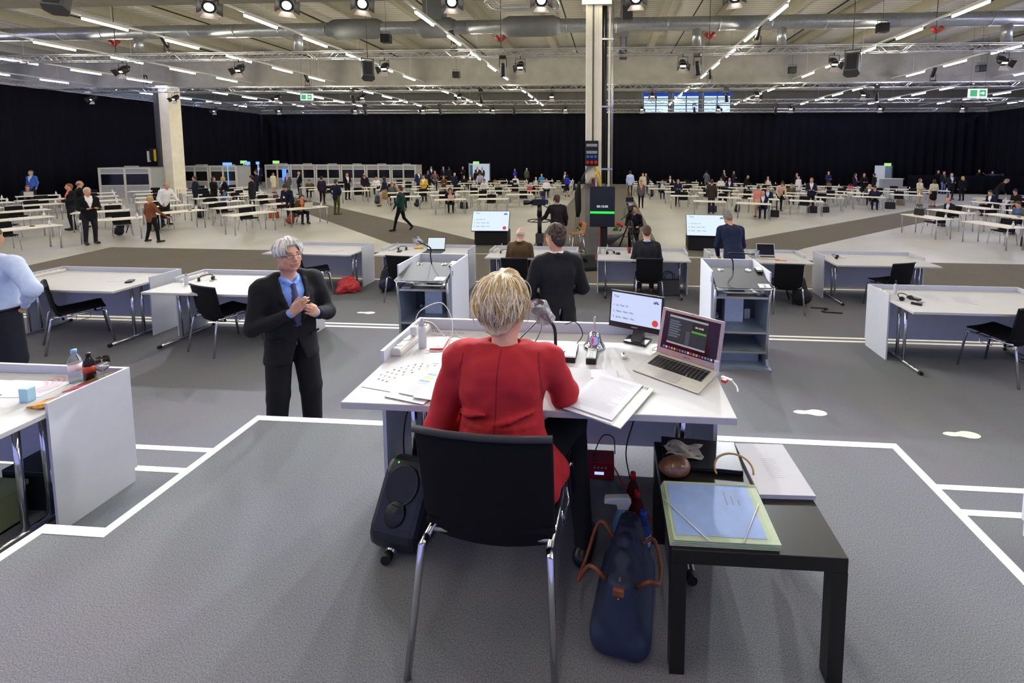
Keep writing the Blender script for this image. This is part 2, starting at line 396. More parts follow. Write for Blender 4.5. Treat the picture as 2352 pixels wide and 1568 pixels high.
SKIN, SHIRT, TOP, BOT, SHOE = 0, 1, 2, 3, 4
def rotx(p, piv, a):
    v = Vector(p) - Vector(piv); v = Matrix.Rotation(a, 3, 'X') @ v; return tuple(v + Vector(piv))
def figure(pose):
    """prims of a 1.74 m figure, feet at z=0, facing -y; returns (Body, head centre, head lean)"""
    b = Body(); seat = pose.startswith('sit'); dz = -.43 if seat else 0
    lean = {'lean': .55, 'sit_write': .25, 'reach': .3, 'sit_lean': .3}.get(pose, .04 if seat else 0)
    skirt = 'skirt' in pose
    piv = (0, 0, .95 + dz)
    T = lambda x, y, z: rotx((x, y, z + dz), piv, lean)
    walk = pose.startswith('walk')
    # trunk
    b.cap(T(0, .0, .97), T(0, .005, 1.28), .118, .132, TOP, 1.28, 1)
    for q in (-1, 1): b.ell(T(q * .085, .055, 1.30), (.09, .075, .12), TOP)
    b.cap(T(-.145, .012, 1.395), T(.145, .012, 1.395), .07, .07, TOP)
    b.cap(T(-.07, .01, 1.44), T(.07, .01, 1.44), .05, .05, TOP)
    b.cap(T(0, 0, .98), T(0, .005, .86) if not seat else T(0, .0, .93), .128, .128, BOT if skirt else TOP, 1.25, 1)
    b.cap(T(0, .015, 1.42), T(0, -.005, 1.56), .056, .052, SKIN)
    h = T(0, -.015, 1.625)
    hr = Euler((lean + (.25 if pose in ('lean', 'sit_write') else 0), 0, 0))
    Hm = hr.to_matrix()
    H = lambda x, y, z: tuple(Vector(h) + Hm @ Vector((x, y, z)))
    b.ell(H(0, .008, .02), (.074, .092, .098), SKIN, hr); b.ell(H(0, -.03, -.05), (.054, .058, .062), SKIN, hr)
    b.cap(H(0, -.083, .012), H(0, -.104, -.02), .01, .014, SKIN, k=.01)
    for s in (-1, 1): b.ell(H(s * .074, .008, -.005), (.01, .02, .03), SKIN, hr, k=.008)
    # arms
    sh = {s: T(s * .185, .01, 1.385) for s in (-1, 1)}
    A = {}
    dn = {s: (T(s * .232, .03, 1.11), T(s * .235, -.03, .875), T(s * .228, -.055, .79)) for s in (-1, 1)}
    fr = {s: (T(s * .225, -.02, 1.12), T(s * .12, -.24, 1.10), T(s * .06, -.305, 1.13)) for s in (-1, 1)}
    A = dict(dn)
    if pose in ('front',): A = dict(fr)
    if pose == 'cross': A = {-1: (T(-.225, -.03, 1.12), T(.02, -.19, 1.13), T(.1, -.17, 1.14)), 1: (T(.225, -.03, 1.13), T(-.02, -.2, 1.09), T(-.1, -.18, 1.1))}
    if pose == 'phone': A[1] = (T(.25, -.08, 1.2), T(.13, -.1, 1.47), T(.1, -.06, 1.56))
    if pose == 'hip': A = {s: (T(s * .31, .06, 1.15), T(s * .19, -.03, .98), T(s * .13, -.08, .98)) for s in (-1, 1)}
    if pose == 'spread': A[-1] = (T(-.28, -.06, 1.15), T(-.42, -.22, .95), T(-.5, -.28, .9))
    if pose == 'raise': A[-1] = (T(-.42, -.05, 1.3), T(-.62, -.1, 1.45), T(-.7, -.12, 1.52)); A[1] = (T(.43, -.05, 1.36), T(.68, -.1, 1.38), T(.76, -.12, 1.38))
    if pose == 'lean': A = {s: (T(s * .23, -.14, 1.15), T(s * .17, -.34, 1.05), T(s * .13, -.4, 1.0)) for s in (-1, 1)}
    if pose == 'reach': A[1] = (T(.24, -.16, 1.2), T(.2, -.42, 1.1), T(.19, -.5, 1.07)); A[-1] = (T(-.24, -.02, 1.1), T(-.2, -.2, .92), T(-.17, -.27, .87))
    if walk: A = {-1: (T(-.23, .1, 1.12), T(-.235, .12, .88), T(-.23, .1, .8)), 1: (T(.23, -.04, 1.12), T(.23, -.17, .9), T(.22, -.22, .83))}
    if pose in ('sit', 'sit_write', 'sit_lean'):
        A = {s: (T(s * .235, -.04, 1.14), T(s * .15, -.26, 1.13 - .02), T(s * .1, -.335, 1.125)) for s in (-1, 1)}
    if pose == 'sit_phone': A = dict(fr); A[1] = (T(.25, -.1, 1.2), T(.14, -.1, 1.47), T(.1, -.06, 1.57))
    for s in (-1, 1):
        e, w, hd = A[s]
        b.cap(sh[s], e, .06, .047, TOP); b.cap(e, w, .047, .036, TOP); 
        w2 = tuple(np.array(w) * .8 + np.array(e) * .2)
        b.cap(w, hd, .028, .03, SKIN, k=.012)
        d = np.array(hd) - np.array(w); d /= np.linalg.norm(d); x, y = frame(d)
        for f in range(4):
            o = np.array(x) * (f - 1.5) * .016
            b.cap(np.array(hd) + o, np.array(hd) + o + d * .06 + np.array(y) * .015, .009, .007, SKIN, k=.006)
        b.cap(np.array(w) + d * .03, np.array(w) + d * .07 + np.array(x) * .045, .011, .009, SKIN, k=.01)
    # legs
    for s in (-1, 1):
        hip = (s * .088, 0, .9 + dz)
        if seat: kn, an, toe = (s * .11, -.44, .5), (s * .11, -.40, .085), (s * .12, -.55, .04)
        elif walk: kn, an, toe = ((s * .09, -.14, .5), (s * .09, -.23, .1), (s * .09, -.4, .045)) if s == 1 else ((s * .09, .08, .5), (s * .09, .36, .2), (s * .09, .3, .06))
        elif pose == 'spread': kn, an, toe = (s * .2, -.03, .5), (s * .3, .01, .085), (s * .34, -.14, .04)
        else: kn, an, toe = (s * .1, -.025, .5), (s * .105, .02, .085), (s * .125, -.15, .04)
        lab = SKIN if pose in ('skirt', 'walkskirt') else BOT
        b.cap(hip, kn, .088, .06, BOT if not (lab == SKIN) else SKIN); b.cap(kn, an, .058, .044 if lab == BOT else .034, lab, k=.02)
        b.cap((an[0], an[1] + .03, an[2] - .035), toe, .043, .037, SHOE, k=.02)
    if skirt: b.cap((0, 0, .92), (0, -.01 if not walk else .03, .58), .13, .165, BOT, 1.2, 1)
    return b, h, hr
def suit_paint(h, hr, open_=.30):
    hi = np.array(Vector(h)); mi = np.array(hr.to_matrix())
    def f(fc, lab):
        lab = lab.copy()
        q = fc - hi
        # shirt front: a V between the lapels, on the chest side only
        zc = q[:, 2]
        v = (lab == TOP) & (np.abs(q[:, 0]) < np.clip((zc + .52) * open_, 0, .08)) & (fc[:, 1] < hi[1] + .02 + (zc + .2) * .0) & (zc < -.1) & (zc > -.52) & (q[:, 1] < .01)
        lab[v] = SHIRT
        return lab
    return f
FIG = {}
def fig_mesh(pose):
    if pose not in FIG:
        b, h, hr = figure(pose)
        me = b.mesh('person_' + pose, .0165, .05, paint=suit_paint(h, hr))
        me.name = 'person'; FIG[pose] = (me, h, hr)
    return FIG[pose]
HAIRS = {}
def hair_mesh(style):
    if style in HAIRS: return HAIRS[style]
    b = Body(); res = .010
    if style == 'short': b.ell((0, .012, .03), (.082, .1, .1), 0); b.ell((0, .04, -.04), (.064, .062, .065), 0)
    if style == 'fringe': b.ell((0, .022, -.0), (.083, .093, .075), 0)
    if style == 'long':
        b.ell((0, .012, .03), (.087, .104, .1), 0)
        b.cap((0, .06, .02), (0, .075, -.2), .075, .06, 0, 1.15, .7)
        for s in (-1, 1): b.cap((s * .075, .02, .04), (s * .085, .0, -.17), .03, .025, 0)
    if style == 'bun': b.ell((0, .012, .03), (.083, .1, .1), 0); b.ell((0, .085, .1), (.045, .045, .045), 0)
    def cut(Q):
        x, y, z = Q[..., 0], Q[..., 1], Q[..., 2]
        d = np.maximum(((-.8) * (y + .045) - .6 * (z - .055)), -1)           # face opening
        if style == 'fringe': d = np.maximum(np.maximum(d, z - .035 - 0 * x), -.055 - z); d = np.maximum(d, -(y + .0))
        elif style == 'long': d = np.where(np.abs(x) > .062, np.maximum(-(y + .06), d - .05), d)
        else: d = np.maximum(d, np.where(y > .045, -.098 - z, -.02 - z - np.maximum(y, 0) * 1.4) + np.maximum(-(y + .01), 0) * 1.2)
        return d
    me = b.mesh('hair', res, .03, 1, cut=cut)
    for v in me.vertices:
        c = v.co; v.co = c * (1 + .012 * math.sin(c.x * 160 + c.z * 60) * math.sin(c.z * 140 + c.y * 90))
    HAIRS[style] = me; return me
COL = dict(white='e4e4e6', lightblue='b9cdf0', blue='3a5fae', navy='1b2036', navyblue='222c58', black='131316', dark='1e1f26', grey='56585c', olivegrey='4a4a40', brown='4d3a2a', darkbrown='332c29', darkplum='2a2532',
           coral='e0736a', brownpat='7a4a32', jeans='5a739f', wine='5e2a35', cream='cfc5a6', pink='d98ba6', plum='2c2233', olive='4c4b25', khaki='8a774a', green='1f3a36', yellow='d2ac2c', red='b83a3a', skin='c98f72',
           lilac='b7b3cf', royal='2430b8', skyblue='2f86c8', orange='c8682f', mint='9fc9b0', peach='d9b79c', salmon='cf8477', beige='bda98e', denim='364055')
HCOL = dict(grey='6e6c6a', white='b9b8b4', brown='3a271b', dark='1a1513', blond='b99a5c', ginger='7b4a28')
def cloth(c): return mat('cloth_' + c, COL[c], .85, var=.10 if c != 'brownpat' else .6, scale=60, spec=.2)
M_skin = mat('skin', 'c18d72', .55, var=.06, scale=14)
M_skin2 = mat('skin_pale', 'd3a48c', .55, var=.06, scale=14)
M_shoe = mat('shoe_black', '141416', .35); M_shoeb = mat('shoe_brown', '6a3d22', .4)
def hairmat(c): return mat('hair_' + c, HCOL[c], .6, var=.25, scale=90, bump=.4, bscale=140)
def dress(o, mats):
    for i, m in enumerate(mats):
        o.material_slots[i].link = 'OBJECT'; o.material_slots[i].material = m
def person(label, pose, loc, rz, h, shirt, top, bot, hair, hcol, shoe=None, group=None):
    me, hd, hr = fig_mesh(pose)
    sc = h / (1.31 if pose.startswith('sit') else 1.74)
    t = thing('person', label, 'person', loc, rz, group)
    o = place(me, 'body', t); o.scale = (sc,) * 3
    dress(o, [M_skin, cloth(shirt), cloth(top), cloth(bot), shoe or M_shoe])
    if hair:
        q = place(hair_mesh(hair), 'hair', t); q.scale = (sc,) * 3; q.location = Vector(hd) * sc; q.rotation_euler = hr
        dress(q, [hairmat(hcol)])
    return t

# ---------------------------------------------------------------- the setting: floors, platforms, tape, walls, ceiling
def struct(o): o['kind'] = 'structure'; return o
def S_box(name, m, *a, **k): return struct(MB().box(*a).build(name, m, **k))
S_box('floor', M_floor, -48, 44, -12, 52, ZH - .3, ZH)
b = MB().prism([(-2.64, -8), (2.05, -8), (2.05, 1.78), (1.745, 1.78), (1.745, 2.675), (-2.335, 2.675), (-2.335, 1.78), (-2.64, 1.78)], ZH, Z0)
struct(b.build('floor_podium', carpet_pod))
b = MB().box(-9, -2.335, 1.78, 2.80, ZH, ZA).box(-9, -2.64, -8, 1.78, ZH, ZA); struct(b.build('floor_speaker_left', carpet_pod))
b = MB().box(1.745, 8.5, 1.78, 2.80, ZH, ZA).box(2.05, 8.5, -8, 1.78, ZH, ZA); struct(b.build('floor_speaker_right', carpet_pod))
S_box('step_left', carpet_pod, -9, -2.335, 2.80, 3.15, ZH, ZAS)
S_box('step_right', carpet_pod, 1.745, 8.5, 2.80, 3.15, ZH, ZAS)
b = MB().box(-12, 11, 3.15, 5.90, ZH, Z2).box(-2.335, 1.745, 2.675, 3.15, ZH, Z2); struct(b.build('floor_tier_two', carpet_pod))
S_box('step_tier_two', carpet_pod, -12, 11, 5.90, 6.25, ZH, Z2S)
S_box('floor_tier_one', carpet_pod, -12, 11, 6.25, 8.92, ZH, Z1)
S_box('step_tier_one', carpet_pod, -12, 11, 8.92, 9.25, ZH, -1.05)
# white tape on every platform edge
def tape(n, pts, z, w=.048):
    b = MB()
    for (x0, y0), (x1, y1) in zip(pts, pts[1:]):
        if abs(y1 - y0) < 1e-6: b.box(min(x0, x1) - w / 2, max(x0, x1) + w / 2, y0 - w / 2, y0 + w / 2, z, z + .002)
        else: b.box(x0 - w / 2, x0 + w / 2, min(y0, y1) + w / 2, max(y0, y1) - w / 2, z, z + .002)
    return struct(b.build('trim_%d' % n, M_tape))
tape(1, [(-2.615, -7.5), (-2.615, 1.755), (-2.31, 1.755), (-2.31, 2.65), (1.72, 2.65), (1.72, 1.755), (2.025, 1.755), (2.025, -7.5)], Z0)
tape(2, [(-8.9, 2.775), (-2.37, 2.775)], ZA); tape(3, [(1.78, 2.775), (8.4, 2.775)], ZA)
tape(4, [(-8.9, 3.125), (-2.37, 3.125)], ZAS); tape(5, [(1.78, 3.125), (8.4, 3.125)], ZAS)
tape(6, [(-11.9, 5.875), (10.9, 5.875)], Z2); tape(7, [(-11.9, 6.225), (10.9, 6.225)], Z2S)
tape(8, [(-11.9, 8.89), (10.9, 8.89)], Z1, .055); tape(9, [(-3.1, 13.0), (2.1, 13.0)], ZH + .006, .05)
# taupe carpet runners on the hall floor
def carpet(n, poly, z): return struct(MB().prism(poly, ZH, ZH + z).build('floor_carpet_%d' % n, carpet_hall))
carpet(1, [(-15.0, 9.25), (15.5, 9.25), (15.5, 12.6), (-15.6, 12.7)], .004)
carpet(2, [(-2.47, 12.6), (1.58, 12.6), (1.58, 43.9), (-2.47, 43.9)], .005)
carpet(3, [(-5.6, 12.6), (-2.4, 12.95), (-7.17, 16.92), (-16.42, 24.52), (-22, 29.1), (-24.5, 28.6), (-15.08, 20.9), (-7.39, 14.11)], .006)
carpet(4, [(4.4, 12.6), (1.5, 13.0), (6.61, 17.14), (14.69, 23.58), (20.5, 28.2), (22.5, 27.2), (12.38, 19.24), (6.17, 14.31)], .006)
# shell
S_box('wall_back', mat('wall_concrete', '8d8a80', .85, var=.12, scale=.8, bump=.1, bscale=30), -48, 44, 50, 50.4, ZH, 9)
S_box('wall_left', mat('blue_grey_panel', '76858f', .7, var=.1, scale=1), -48.4, -48, -12, 50, ZH, 9)
S_box('wall_right', M_conc, 44, 44.4, -12, 50, ZH, 9)
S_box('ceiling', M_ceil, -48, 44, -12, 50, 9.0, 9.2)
for k, (xa, xb) in enumerate(((3.55, 6.4), (6.85, 9.7), (10.1, 13.1))):
    w = struct(MB().box(xa, xb, 49.9, 49.95, 6.3, 8.6).build('window_%d' % (k + 1), M_win))
    f = MB()
    for x in (xa, (xa + xb) / 2 - .05, xb - .1): f.box(x, x + .1, 49.82, 49.9, 6.3, 8.6)
    for z in (6.3, 7.1, 7.9, 8.5): f.box(xa, xb, 49.83, 49.9, z, z + .08)
    f.build('window_frame', M_dgrey, w)
    MB().box(xa, xb, 49.8, 49.82, 8.15, 8.5).build('blue_banner', emat('blue_banner_lit', '2348b8', .8), w)
k = 0
for i in range(-15, 15):
    x = -.55 + 3.07 * i
    if x < -47 or x > 43: continue
    struct(MB().box(x - .17, x + .17, -11.5, 49.5, 8.5, 9.0).build('beam_joist', M_joist))
for y, z0 in ((-4, 6.35), (13.1, 6.4), (30.4, 6.4), (46.5, 8.2)):
    b = MB().box(-47.5, 43.5, y - .22, y + .22, z0 + .35, 8.55).box(-47.5, 43.5, y - .4, y + .4, z0, z0 + .38).box(-47.5, 43.5, y - .4, y + .4, 8.4, 8.55)
    struct(b.build('beam_girder', M_conc))
# fire pipes and cable runs under the ceiling
for i, x in enumerate((-26, -20.6, -14.5, -8.4, -2.2, 3.9, 10.1, 16.2, 22.4, 28.5)):
    b = MB().tube([(x, -10, 8.35), (x, 46, 8.35)], .035, 6)
    b.build('sprinkler_pipe', M_matte, label='thin dark sprinkler pipe under the ceiling, %s from the left' % ORD[i], cat='pipe', group='sprinkler pipes')
# centre pillar
pl = thing('pillar', 'pale concrete pillar with cable channels in the centre of the hall', 'pillar', (-.43, 13.1, ZH))
MB().box(-.29, .29, -.26, .26, 0, 2.1).build('plinth', M_concg, pl, bevel=.01)
b = MB().box(-.29, .17, -.24, .24, 2.1, 7.6).box(-.29, -.23, -.27, -.24, 2.1, 7.5).box(-.12, -.05, -.262, -.24, 2.1, 7.5).box(.03, .07, -.262, -.24, 2.1, 7.5)
b.build('shaft', M_cream, pl, bevel=.008)
MB().box(-.40, .44, -.30, .3, 7.15, 7.62).build('capital', M_cream, pl)
MB().tube([(-.085, -.268, 2.9), (-.085, -.268, 7.5)], .012, 6).tube([(-.06, -.268, 2.9), (-.055, -.268, 7.5)], .009, 6).build('cable', M_matte, pl)
MB().tube([(.245, -.1, 1.6), (.245, -.1, 7.6)], .07, 12).build('downpipe', M_black, pl)
MB().box(.355, .42, -.1, .05, 2.0, 7.6).build('rail', M_cream, pl)
MB().tube([(.455, -.1, 1.6), (.455, -.1, 7.6)], .018, 6).tube([(.49, -.05, 1.6), (.49, -.05, 7.4)], .012, 6).build('conduit', M_alu, pl)
for z in (2.5, 4.3, 6.2): MB().box(.15, .5, -.18, -.165, z, z + .05).build('bracket', M_steel, pl)
bx = MB().box(-.28, .09, -.44, -.27, 2.62, 3.34).build('distribution_box', M_matte, pl, bevel=.01)
b = MB()
for z in (3.2, 3.0): b.box(-.25, .06, -.455, -.44, z - .03, z + .05)
b.build('breaker_row', M_grey, bx)
for i in range(3): MB().cyl((-.21 + i * .115, -.44, 2.73), (-.21 + i * .115, -.5, 2.71), .048, .04, 12).build('red_socket', M_red, bx)
for i in range(3): MB().box(-.25 + i * .11, -.17 + i * .11, -.46, -.44, 2.85, 2.92).build('blue_socket', mat('blue_plastic', '2a5fc0', .4), bx)
b = MB().tube(smooth_path([(.03, -.42, 2.6), (.08, -.5, 2.45), (.02, -.48, 2.35), (.1, -.44, 2.2), (.2, -.38, 1.9), (.24, -.34, 1.55)]), .028, 8)
b.tube(smooth_path([(-.02, -.42, 2.5), (.1, -.5, 2.48), (.17, -.44, 2.2), (.12, -.4, 1.95)]), .022, 8)
b.build('yellow_cable', mat('cable_yellow', 'd9b51c', .5), pl)
b = MB()
for i in range(4): b.tube(smooth_path([(-.2 + i * .05, -.42, 2.62), (-.3 - .03 * i, -.46, 2.4 - .05 * i), (-.22, -.44, 2.1 - .04 * i), (-.1 + .04 * i, -.4, 2.3)]), .008, 6)
b.build('loose_cable', M_dgrey, pl)
for i, c in enumerate(('9f2f2f', 'c9c9c9', 'd8d8d8')):
    MB().box(-.1 + i * .1, -.03 + i * .1, -.38, -.27, 1.95 + .05 * i, 2.25 + .04 * i).build('junction_box', mat('junction_%d' % i, c), pl)
# left pillar
pl2 = thing('pillar', 'cream concrete pillar between the grey booths at left', 'pillar', (-31.0, 29.5, ZH))
MB().box(-.45, .45, -.45, .45, 0, 7.62).build('shaft', M_cream, pl2, bevel=.02)
MB().box(-.5, -.25, -.6, -.45, 1.6, 7.4).build('cable_duct', M_dgrey, pl2)
b = MB().box(-.9, -.42, -.75, -.5, 2.45, 3.3); b.build('distribution_box', M_matte, pl2)
MB().box(-.55, -.42, -.79, -.75, 2.4, 3.2).build('yellow_label', mat('label_yellow', 'c9ab20'), pl2)
MB().box(-1.15, -1.0, -.7, -.6, 2.35, 3.1).build('tube_lamp', M_wplastic, pl2)
# curtains
def drape(label, p0, p1, z0, z1, amp=.11, wl=.9, name='stage_curtain'):
    p0 = Vector(p0 + (0,)); p1 = Vector(p1 + (0,)); d = (p1 - p0); L = d.length; d.normalize(); nrm = Vector((-d.y, d.x, 0)); n = int(L / wl * 8)
    b = MB()
    def fn(u, v):
        s = u * L; a = amp * (math.sin(s * 2 * PI / wl) + .5 * math.sin(s * 2.1 * PI / wl + 1)) * (.6 + .4 * (1 - v))
        p = p0 + d * s + nrm * a; return (p.x, p.y, z0 + (z1 - z0) * v)
    b.grid(fn, n, 3); return b.build(name, M_curtain, solid=.006, label=label, cat='curtain')
drape('black curtain closing the back of the hall', (-36.8, 44.35), (35.6, 44.35), ZH, 5.82)
drape('black curtain along the left side of the hall', (-36.3, 6), (-36.3, 44.1), ZH, 5.82)
drape('black curtain along the right side of the hall', (35.1, 44.1), (35.1, 6), ZH, 5.82)
drape('low black drape screen at far right with people standing behind', (23.5, 36.6), (33.8, 35.2), ZH, .22, name='drape_screen')
# duct run
dt = thing('ventilation_duct', 'galvanised round ventilation duct crossing the hall under the ceiling', 'duct', (0, 20, 7.42))
b = MB().tube([(x, 0, 0) for x in np.arange(-47, 43.1, .45)], .3, 16)
for x in np.arange(-46, 43, 2.2): b.tube([(x, 0, 0), (x + .06, 0, 0)], .318, 16)
b.build('pipe', M_galv, dt)
for x0, x1 in ((-12.9, -10.3), (-8.8, -6.9), (-4.9, -2.2)):
    MB().tube([(x0, 0, 0), (x0 + .35, 0, 0), (x1 - .35, 0, 0), (x1, 0, 0)], [.3, .46, .46, .3], 8).build('silencer', M_ductgrey, dt)
MB().box(-8.35, -7.5, -.35, .35, .2, 1.5).build('branch', M_ductgrey, dt)
for x in (-22.3, -14.4, 3.7, 7.3, 16.4, 25): MB().tube([(x, 0, -.1), (x, .0, -.95)], .19, 12).build('outlet', M_galv, dt)
b = MB().box(.4, .95, 13.9, 29.7, 8.12, 8.15)
for y in np.arange(13.9, 29.7, .5): b.box(.4, .95, y, y + .05, 8.1, 8.2)
b.box(.4, .43, 13.9, 29.7, 8.1, 8.22).box(.92, .95, 13.9, 29.7, 8.1, 8.22)
b.build('cable_tray', M_steel, label='steel cable tray running towards the back beside the centre pillar', cat='cable tray')
for i, (y, z) in enumerate(((14.2, 7.6), (18.2, 7.4), (24.5, 7.2))):
    MB().box(.45, .85, y, y + .3, z - .3, z + .3).box(.5, .54, y + .1, y + .14, z + .3, 8.13).box(.78, .82, y + .1, y + .14, z + .3, 8.13).build('junction_box', M_dgrey, label='dark box hanging below the cable tray, %s from the front' % ORD[i], cat='box', bevel=.02)
pts = []
for i in range(33):
    a = 2 * PI * i / 32; c, s = math.cos(a), math.sin(a)
    pts.append((-2.36 + math.copysign(abs(c) ** .45, c) * .95, 12 + math.copysign(abs(s) ** .45, s) * .45, 5.72))
MB().tube(pts, .035, 8).tube([(p[0] * .8 - .47, p[1] * .8 + 2.4, p[2] + .1) for p in pts], .025, 8).build('pipe_loop', M_alu, label='pale metal tube loop hanging at the top centre', cat='tube frame')

# ---------------------------------------------------------------- trusses
def truss(label, p0, p1, z=5.86, h=.29, d=.29):
    p0 = Vector(p0 + (z,)); p1 = Vector(p1 + (z,)); dr = (p1 - p0); L = dr.length; dr.normalize(); n = Vector((-dr.y, dr.x, 0)) * d / 2; u = Vector((0, 0, h))
    t = thing('lighting_truss', label, 'truss', tuple(p0))
    ch = MB()
    for o in (-n, n, -n + u, n + u): ch.tube([o, o + dr * L], .024, 6)
    ch.build('chord', M_alu, t)
    lc = MB(); st = .34; k = int(L / st)
    for i in range(k):
        a = dr * (i * st); c = dr * ((i + 1) * st); e = i % 2
        for o in (-n, n): lc.tube([o + a + (u if e else u * 0), o + c + (u * 0 if e else u)], .011, 4, cap=False)
        lc.tube([(-n if e else n) + a, (n if e else -n) + c], .01, 4, cap=False)
    lc.build('lacing', M_alu, t)
    return t
truss('aluminium lighting truss nearest the podium, above the front lamps', (-30, 11.0), (26, 11.0))
truss('aluminium lighting truss just behind the centre pillar', (-36, 18.9), (34.5, 18.9))
truss('aluminium lighting truss in the middle of the hall', (-36, 28.4), (34.5, 28.4))
truss('aluminium lighting truss before the back curtain', (-36, 36.5), (34.5, 36.5))
truss('aluminium truss carrying the back curtain', (-36, 43.8), (34.8, 43.8))
truss('aluminium truss carrying the left curtain', (-35.9, 8), (-35.9, 43.6))
truss('aluminium truss carrying the right curtain', (34.8, 8), (34.8, 43.6))

# ---------------------------------------------------------------- LED strips on rails towards the back
M_tube = emat('led_tube', 'fff6df', STRIP_E)
M_tubeb = emat('led_tube_cool', 'dfe0ff', STRIP_E)
rails = {}
hous = MB().box(-.045, .045, -.76, .76, .03, .09).mesh('strip_light', M_white)
tubw = MB().box(-.03, .03, -.75, .75, -.035, .028).mesh('tube', M_tube)
tubc = MB().box(-.03, .03, -.75, .75, -.035, .028).mesh('tube', M_tubeb)
XS = [-.5 + 6.13 * k for k in range(-7, 8)]
for i, x in enumerate(XS):
    if x < -45 or x > 42: continue
    b = MB().box(x - .035, x + .035, -9, 46, 6.63, 6.7)
    for y in np.arange(-8, 46, 6): b.tube([(x, y, 6.68), (x, y, 8.5)], .006, 4)
    b.build('light_rail', M_white, label='white light rail, %s from the left under the ceiling' % ORD[i], cat='light rail', group='light rails')
    for j, y in enumerate(np.arange(-2.4, 45.5, 3.0)):
        o = place(hous, 'strip_light', loc=(x, float(y) + .2, 6.54), label='lit LED strip on the %s rail from the left, %s lamp from the front' % (ORD[i], ORD[j]), cat='strip light', group='LED strips')
        place(tubc if x < -28 or x > 16 else tubw, 'tube', o)

# ---------------------------------------------------------------- stage lamps
M_lens = emat('lens_warm', 'fff0e2', 9)
M_flap = mat('barn_door', '141416', .6)
M_flaplit = mat('barn_door_lit', 'b9b3ad', .4, .4)  # pale colour stands for lamp light on the bottom flap
def fresnel(label, loc, rz, tilt, group, key=0, spot=66):
    t = thing('stage_lamp', label, 'stage lamp', loc, rz, group)
    rot = (tilt, 0, 0)
    MB().tube([(0, .3, 0), (0, .12, 0), (0, -.06, 0), (0, -.1, 0)], [.1, .16, .16, .15], 14).build('housing', M_black, t, rot=rot)
    (MB().tube([(0, -.1, 0), (0, -.105, 0)], .1, 14) if key else MB().box(-.11, .11, -.106, -.1, -.06, .01)).build('lens', M_lens, t, rot=rot)
    for a in range(4):
        w0, w1 = (.12, .2) if a % 2 == 0 else (.12, .16)
        b = MB().add([(-w0, 0, 0), (w0, 0, 0), (w1, 0, .2), (-w1, 0, .2)], [(0, 1, 2, 3)])
        m = Matrix.Rotation(tilt, 4, 'X') @ Matrix.Rotation(a * PI / 2, 4, 'Y') @ Matrix.Translation((0, -.11, .15)) @ Matrix.Rotation(R(58), 4, 'X')
        o = b.build('barn_door', M_flaplit if a == 2 else M_flap, t, solid=.006); o.matrix_basis = m
    MB().tube([(-.2, 0, 0), (-.2, 0, .3), (.2, 0, .3), (.2, 0, 0)], .014, 6).tube([(0, 0, .3), (0, 0, .42)], .02, 6).build('yoke', M_black, t)
    if key:
        ld = bpy.data.lights.new('spot', 'SPOT'); ld.energy = key; ld.spot_size = R(spot); ld.spot_blend = .9; ld.shadow_soft_size = .1; ld.color = (.93, .96, 1)
        lo = bpy.data.objects.new('spot', ld); C.objects.link(lo); lo.parent = t
        lo.matrix_basis = Matrix.Rotation(tilt, 4, 'X') @ Matrix.Translation((0, -.2, 0)) @ Matrix.Rotation(R(90), 4, 'X') @ Matrix.Rotation(PI, 4, 'X')
        lo.matrix_basis = Matrix.Rotation(tilt, 4, 'X') @ Matrix.Translation((0, -.2, 0)) @ Matrix.Rotation(R(-90), 4, 'X')
    return t
F0 = [(-10.15, 5.5), (-8.09, 5.48), (-6.14, 5.46), (-3.88, 5.42), (-1.68, 5.43), (.58, 5.4), (2.88, 5.4)]
for i, (x, z) in enumerate(F0):
    rz = math.atan2(-.3 - x, 11 - 2.2)
    fresnel('bright fresnel stage lamp on the front truss, %s from the left' % ORD[i], (x, 11 - .145, 5.44), rz, R(22.5), 'front fresnel lamps', KEY_W)
for y, row, nm in ((18.9, [(-21.77, 5.6), (-16.29, 5.6), (-9.7, 5.53), (-3.8, 5.56), (2.94, 5.56), (8.93, 5.6), (15.33, 5.6)], 'second'),
                   (28.4, [(-35.2, 5.56), (-29.23, 5.53), (-22.01, 5.49), (-16.14, 5.51), (-9.7, 5.42), (-3.73, 5.5), (2.59, 5.46), (8.97, 5.5), (15.23, 5.46), (21.59, 5.55)], 'third'),
                   (36.5, [(-34.01, 5.4), (-28.16, 5.4), (-21.44, 5.4), (-15.58, 5.4), (-9.66, 5.4), (-3.68, 5.4), (2.51, 5.4), (8.57, 5.4), (14.16, 5.4), (20.91, 5.45), (26.98, 5.45)], 'fourth')):
    for i, (x, z) in enumerate(row):
        fresnel('warm stage lamp with open barn doors on the %s truss, %s from the left' % (nm, ORD[i]), (x, y - .145, 5.44), 0, R(38), 'stage lamps on the %s truss' % nm)
def profile(label, loc, rz, tilt, group, up_=0):
    t = thing('spotlight', label, 'spotlight', loc, rz, group, rot=(0, PI, rz) if up_ else None)
    MB().tube([(0, 0, .16), (0, 0, 0), (0, 0, -.34), (0, 0, -.4)], [.07, .1, .1, .115], 12).build('head', M_black, t, rot=(tilt, 0, 0))
    MB().tube([(-.15, 0, 0), (-.15, 0, .34), (.15, 0, .34), (.15, 0, 0)], .018, 6).box(-.14, .14, -.1, .1, .34, .46).build('yoke', M_black, t)
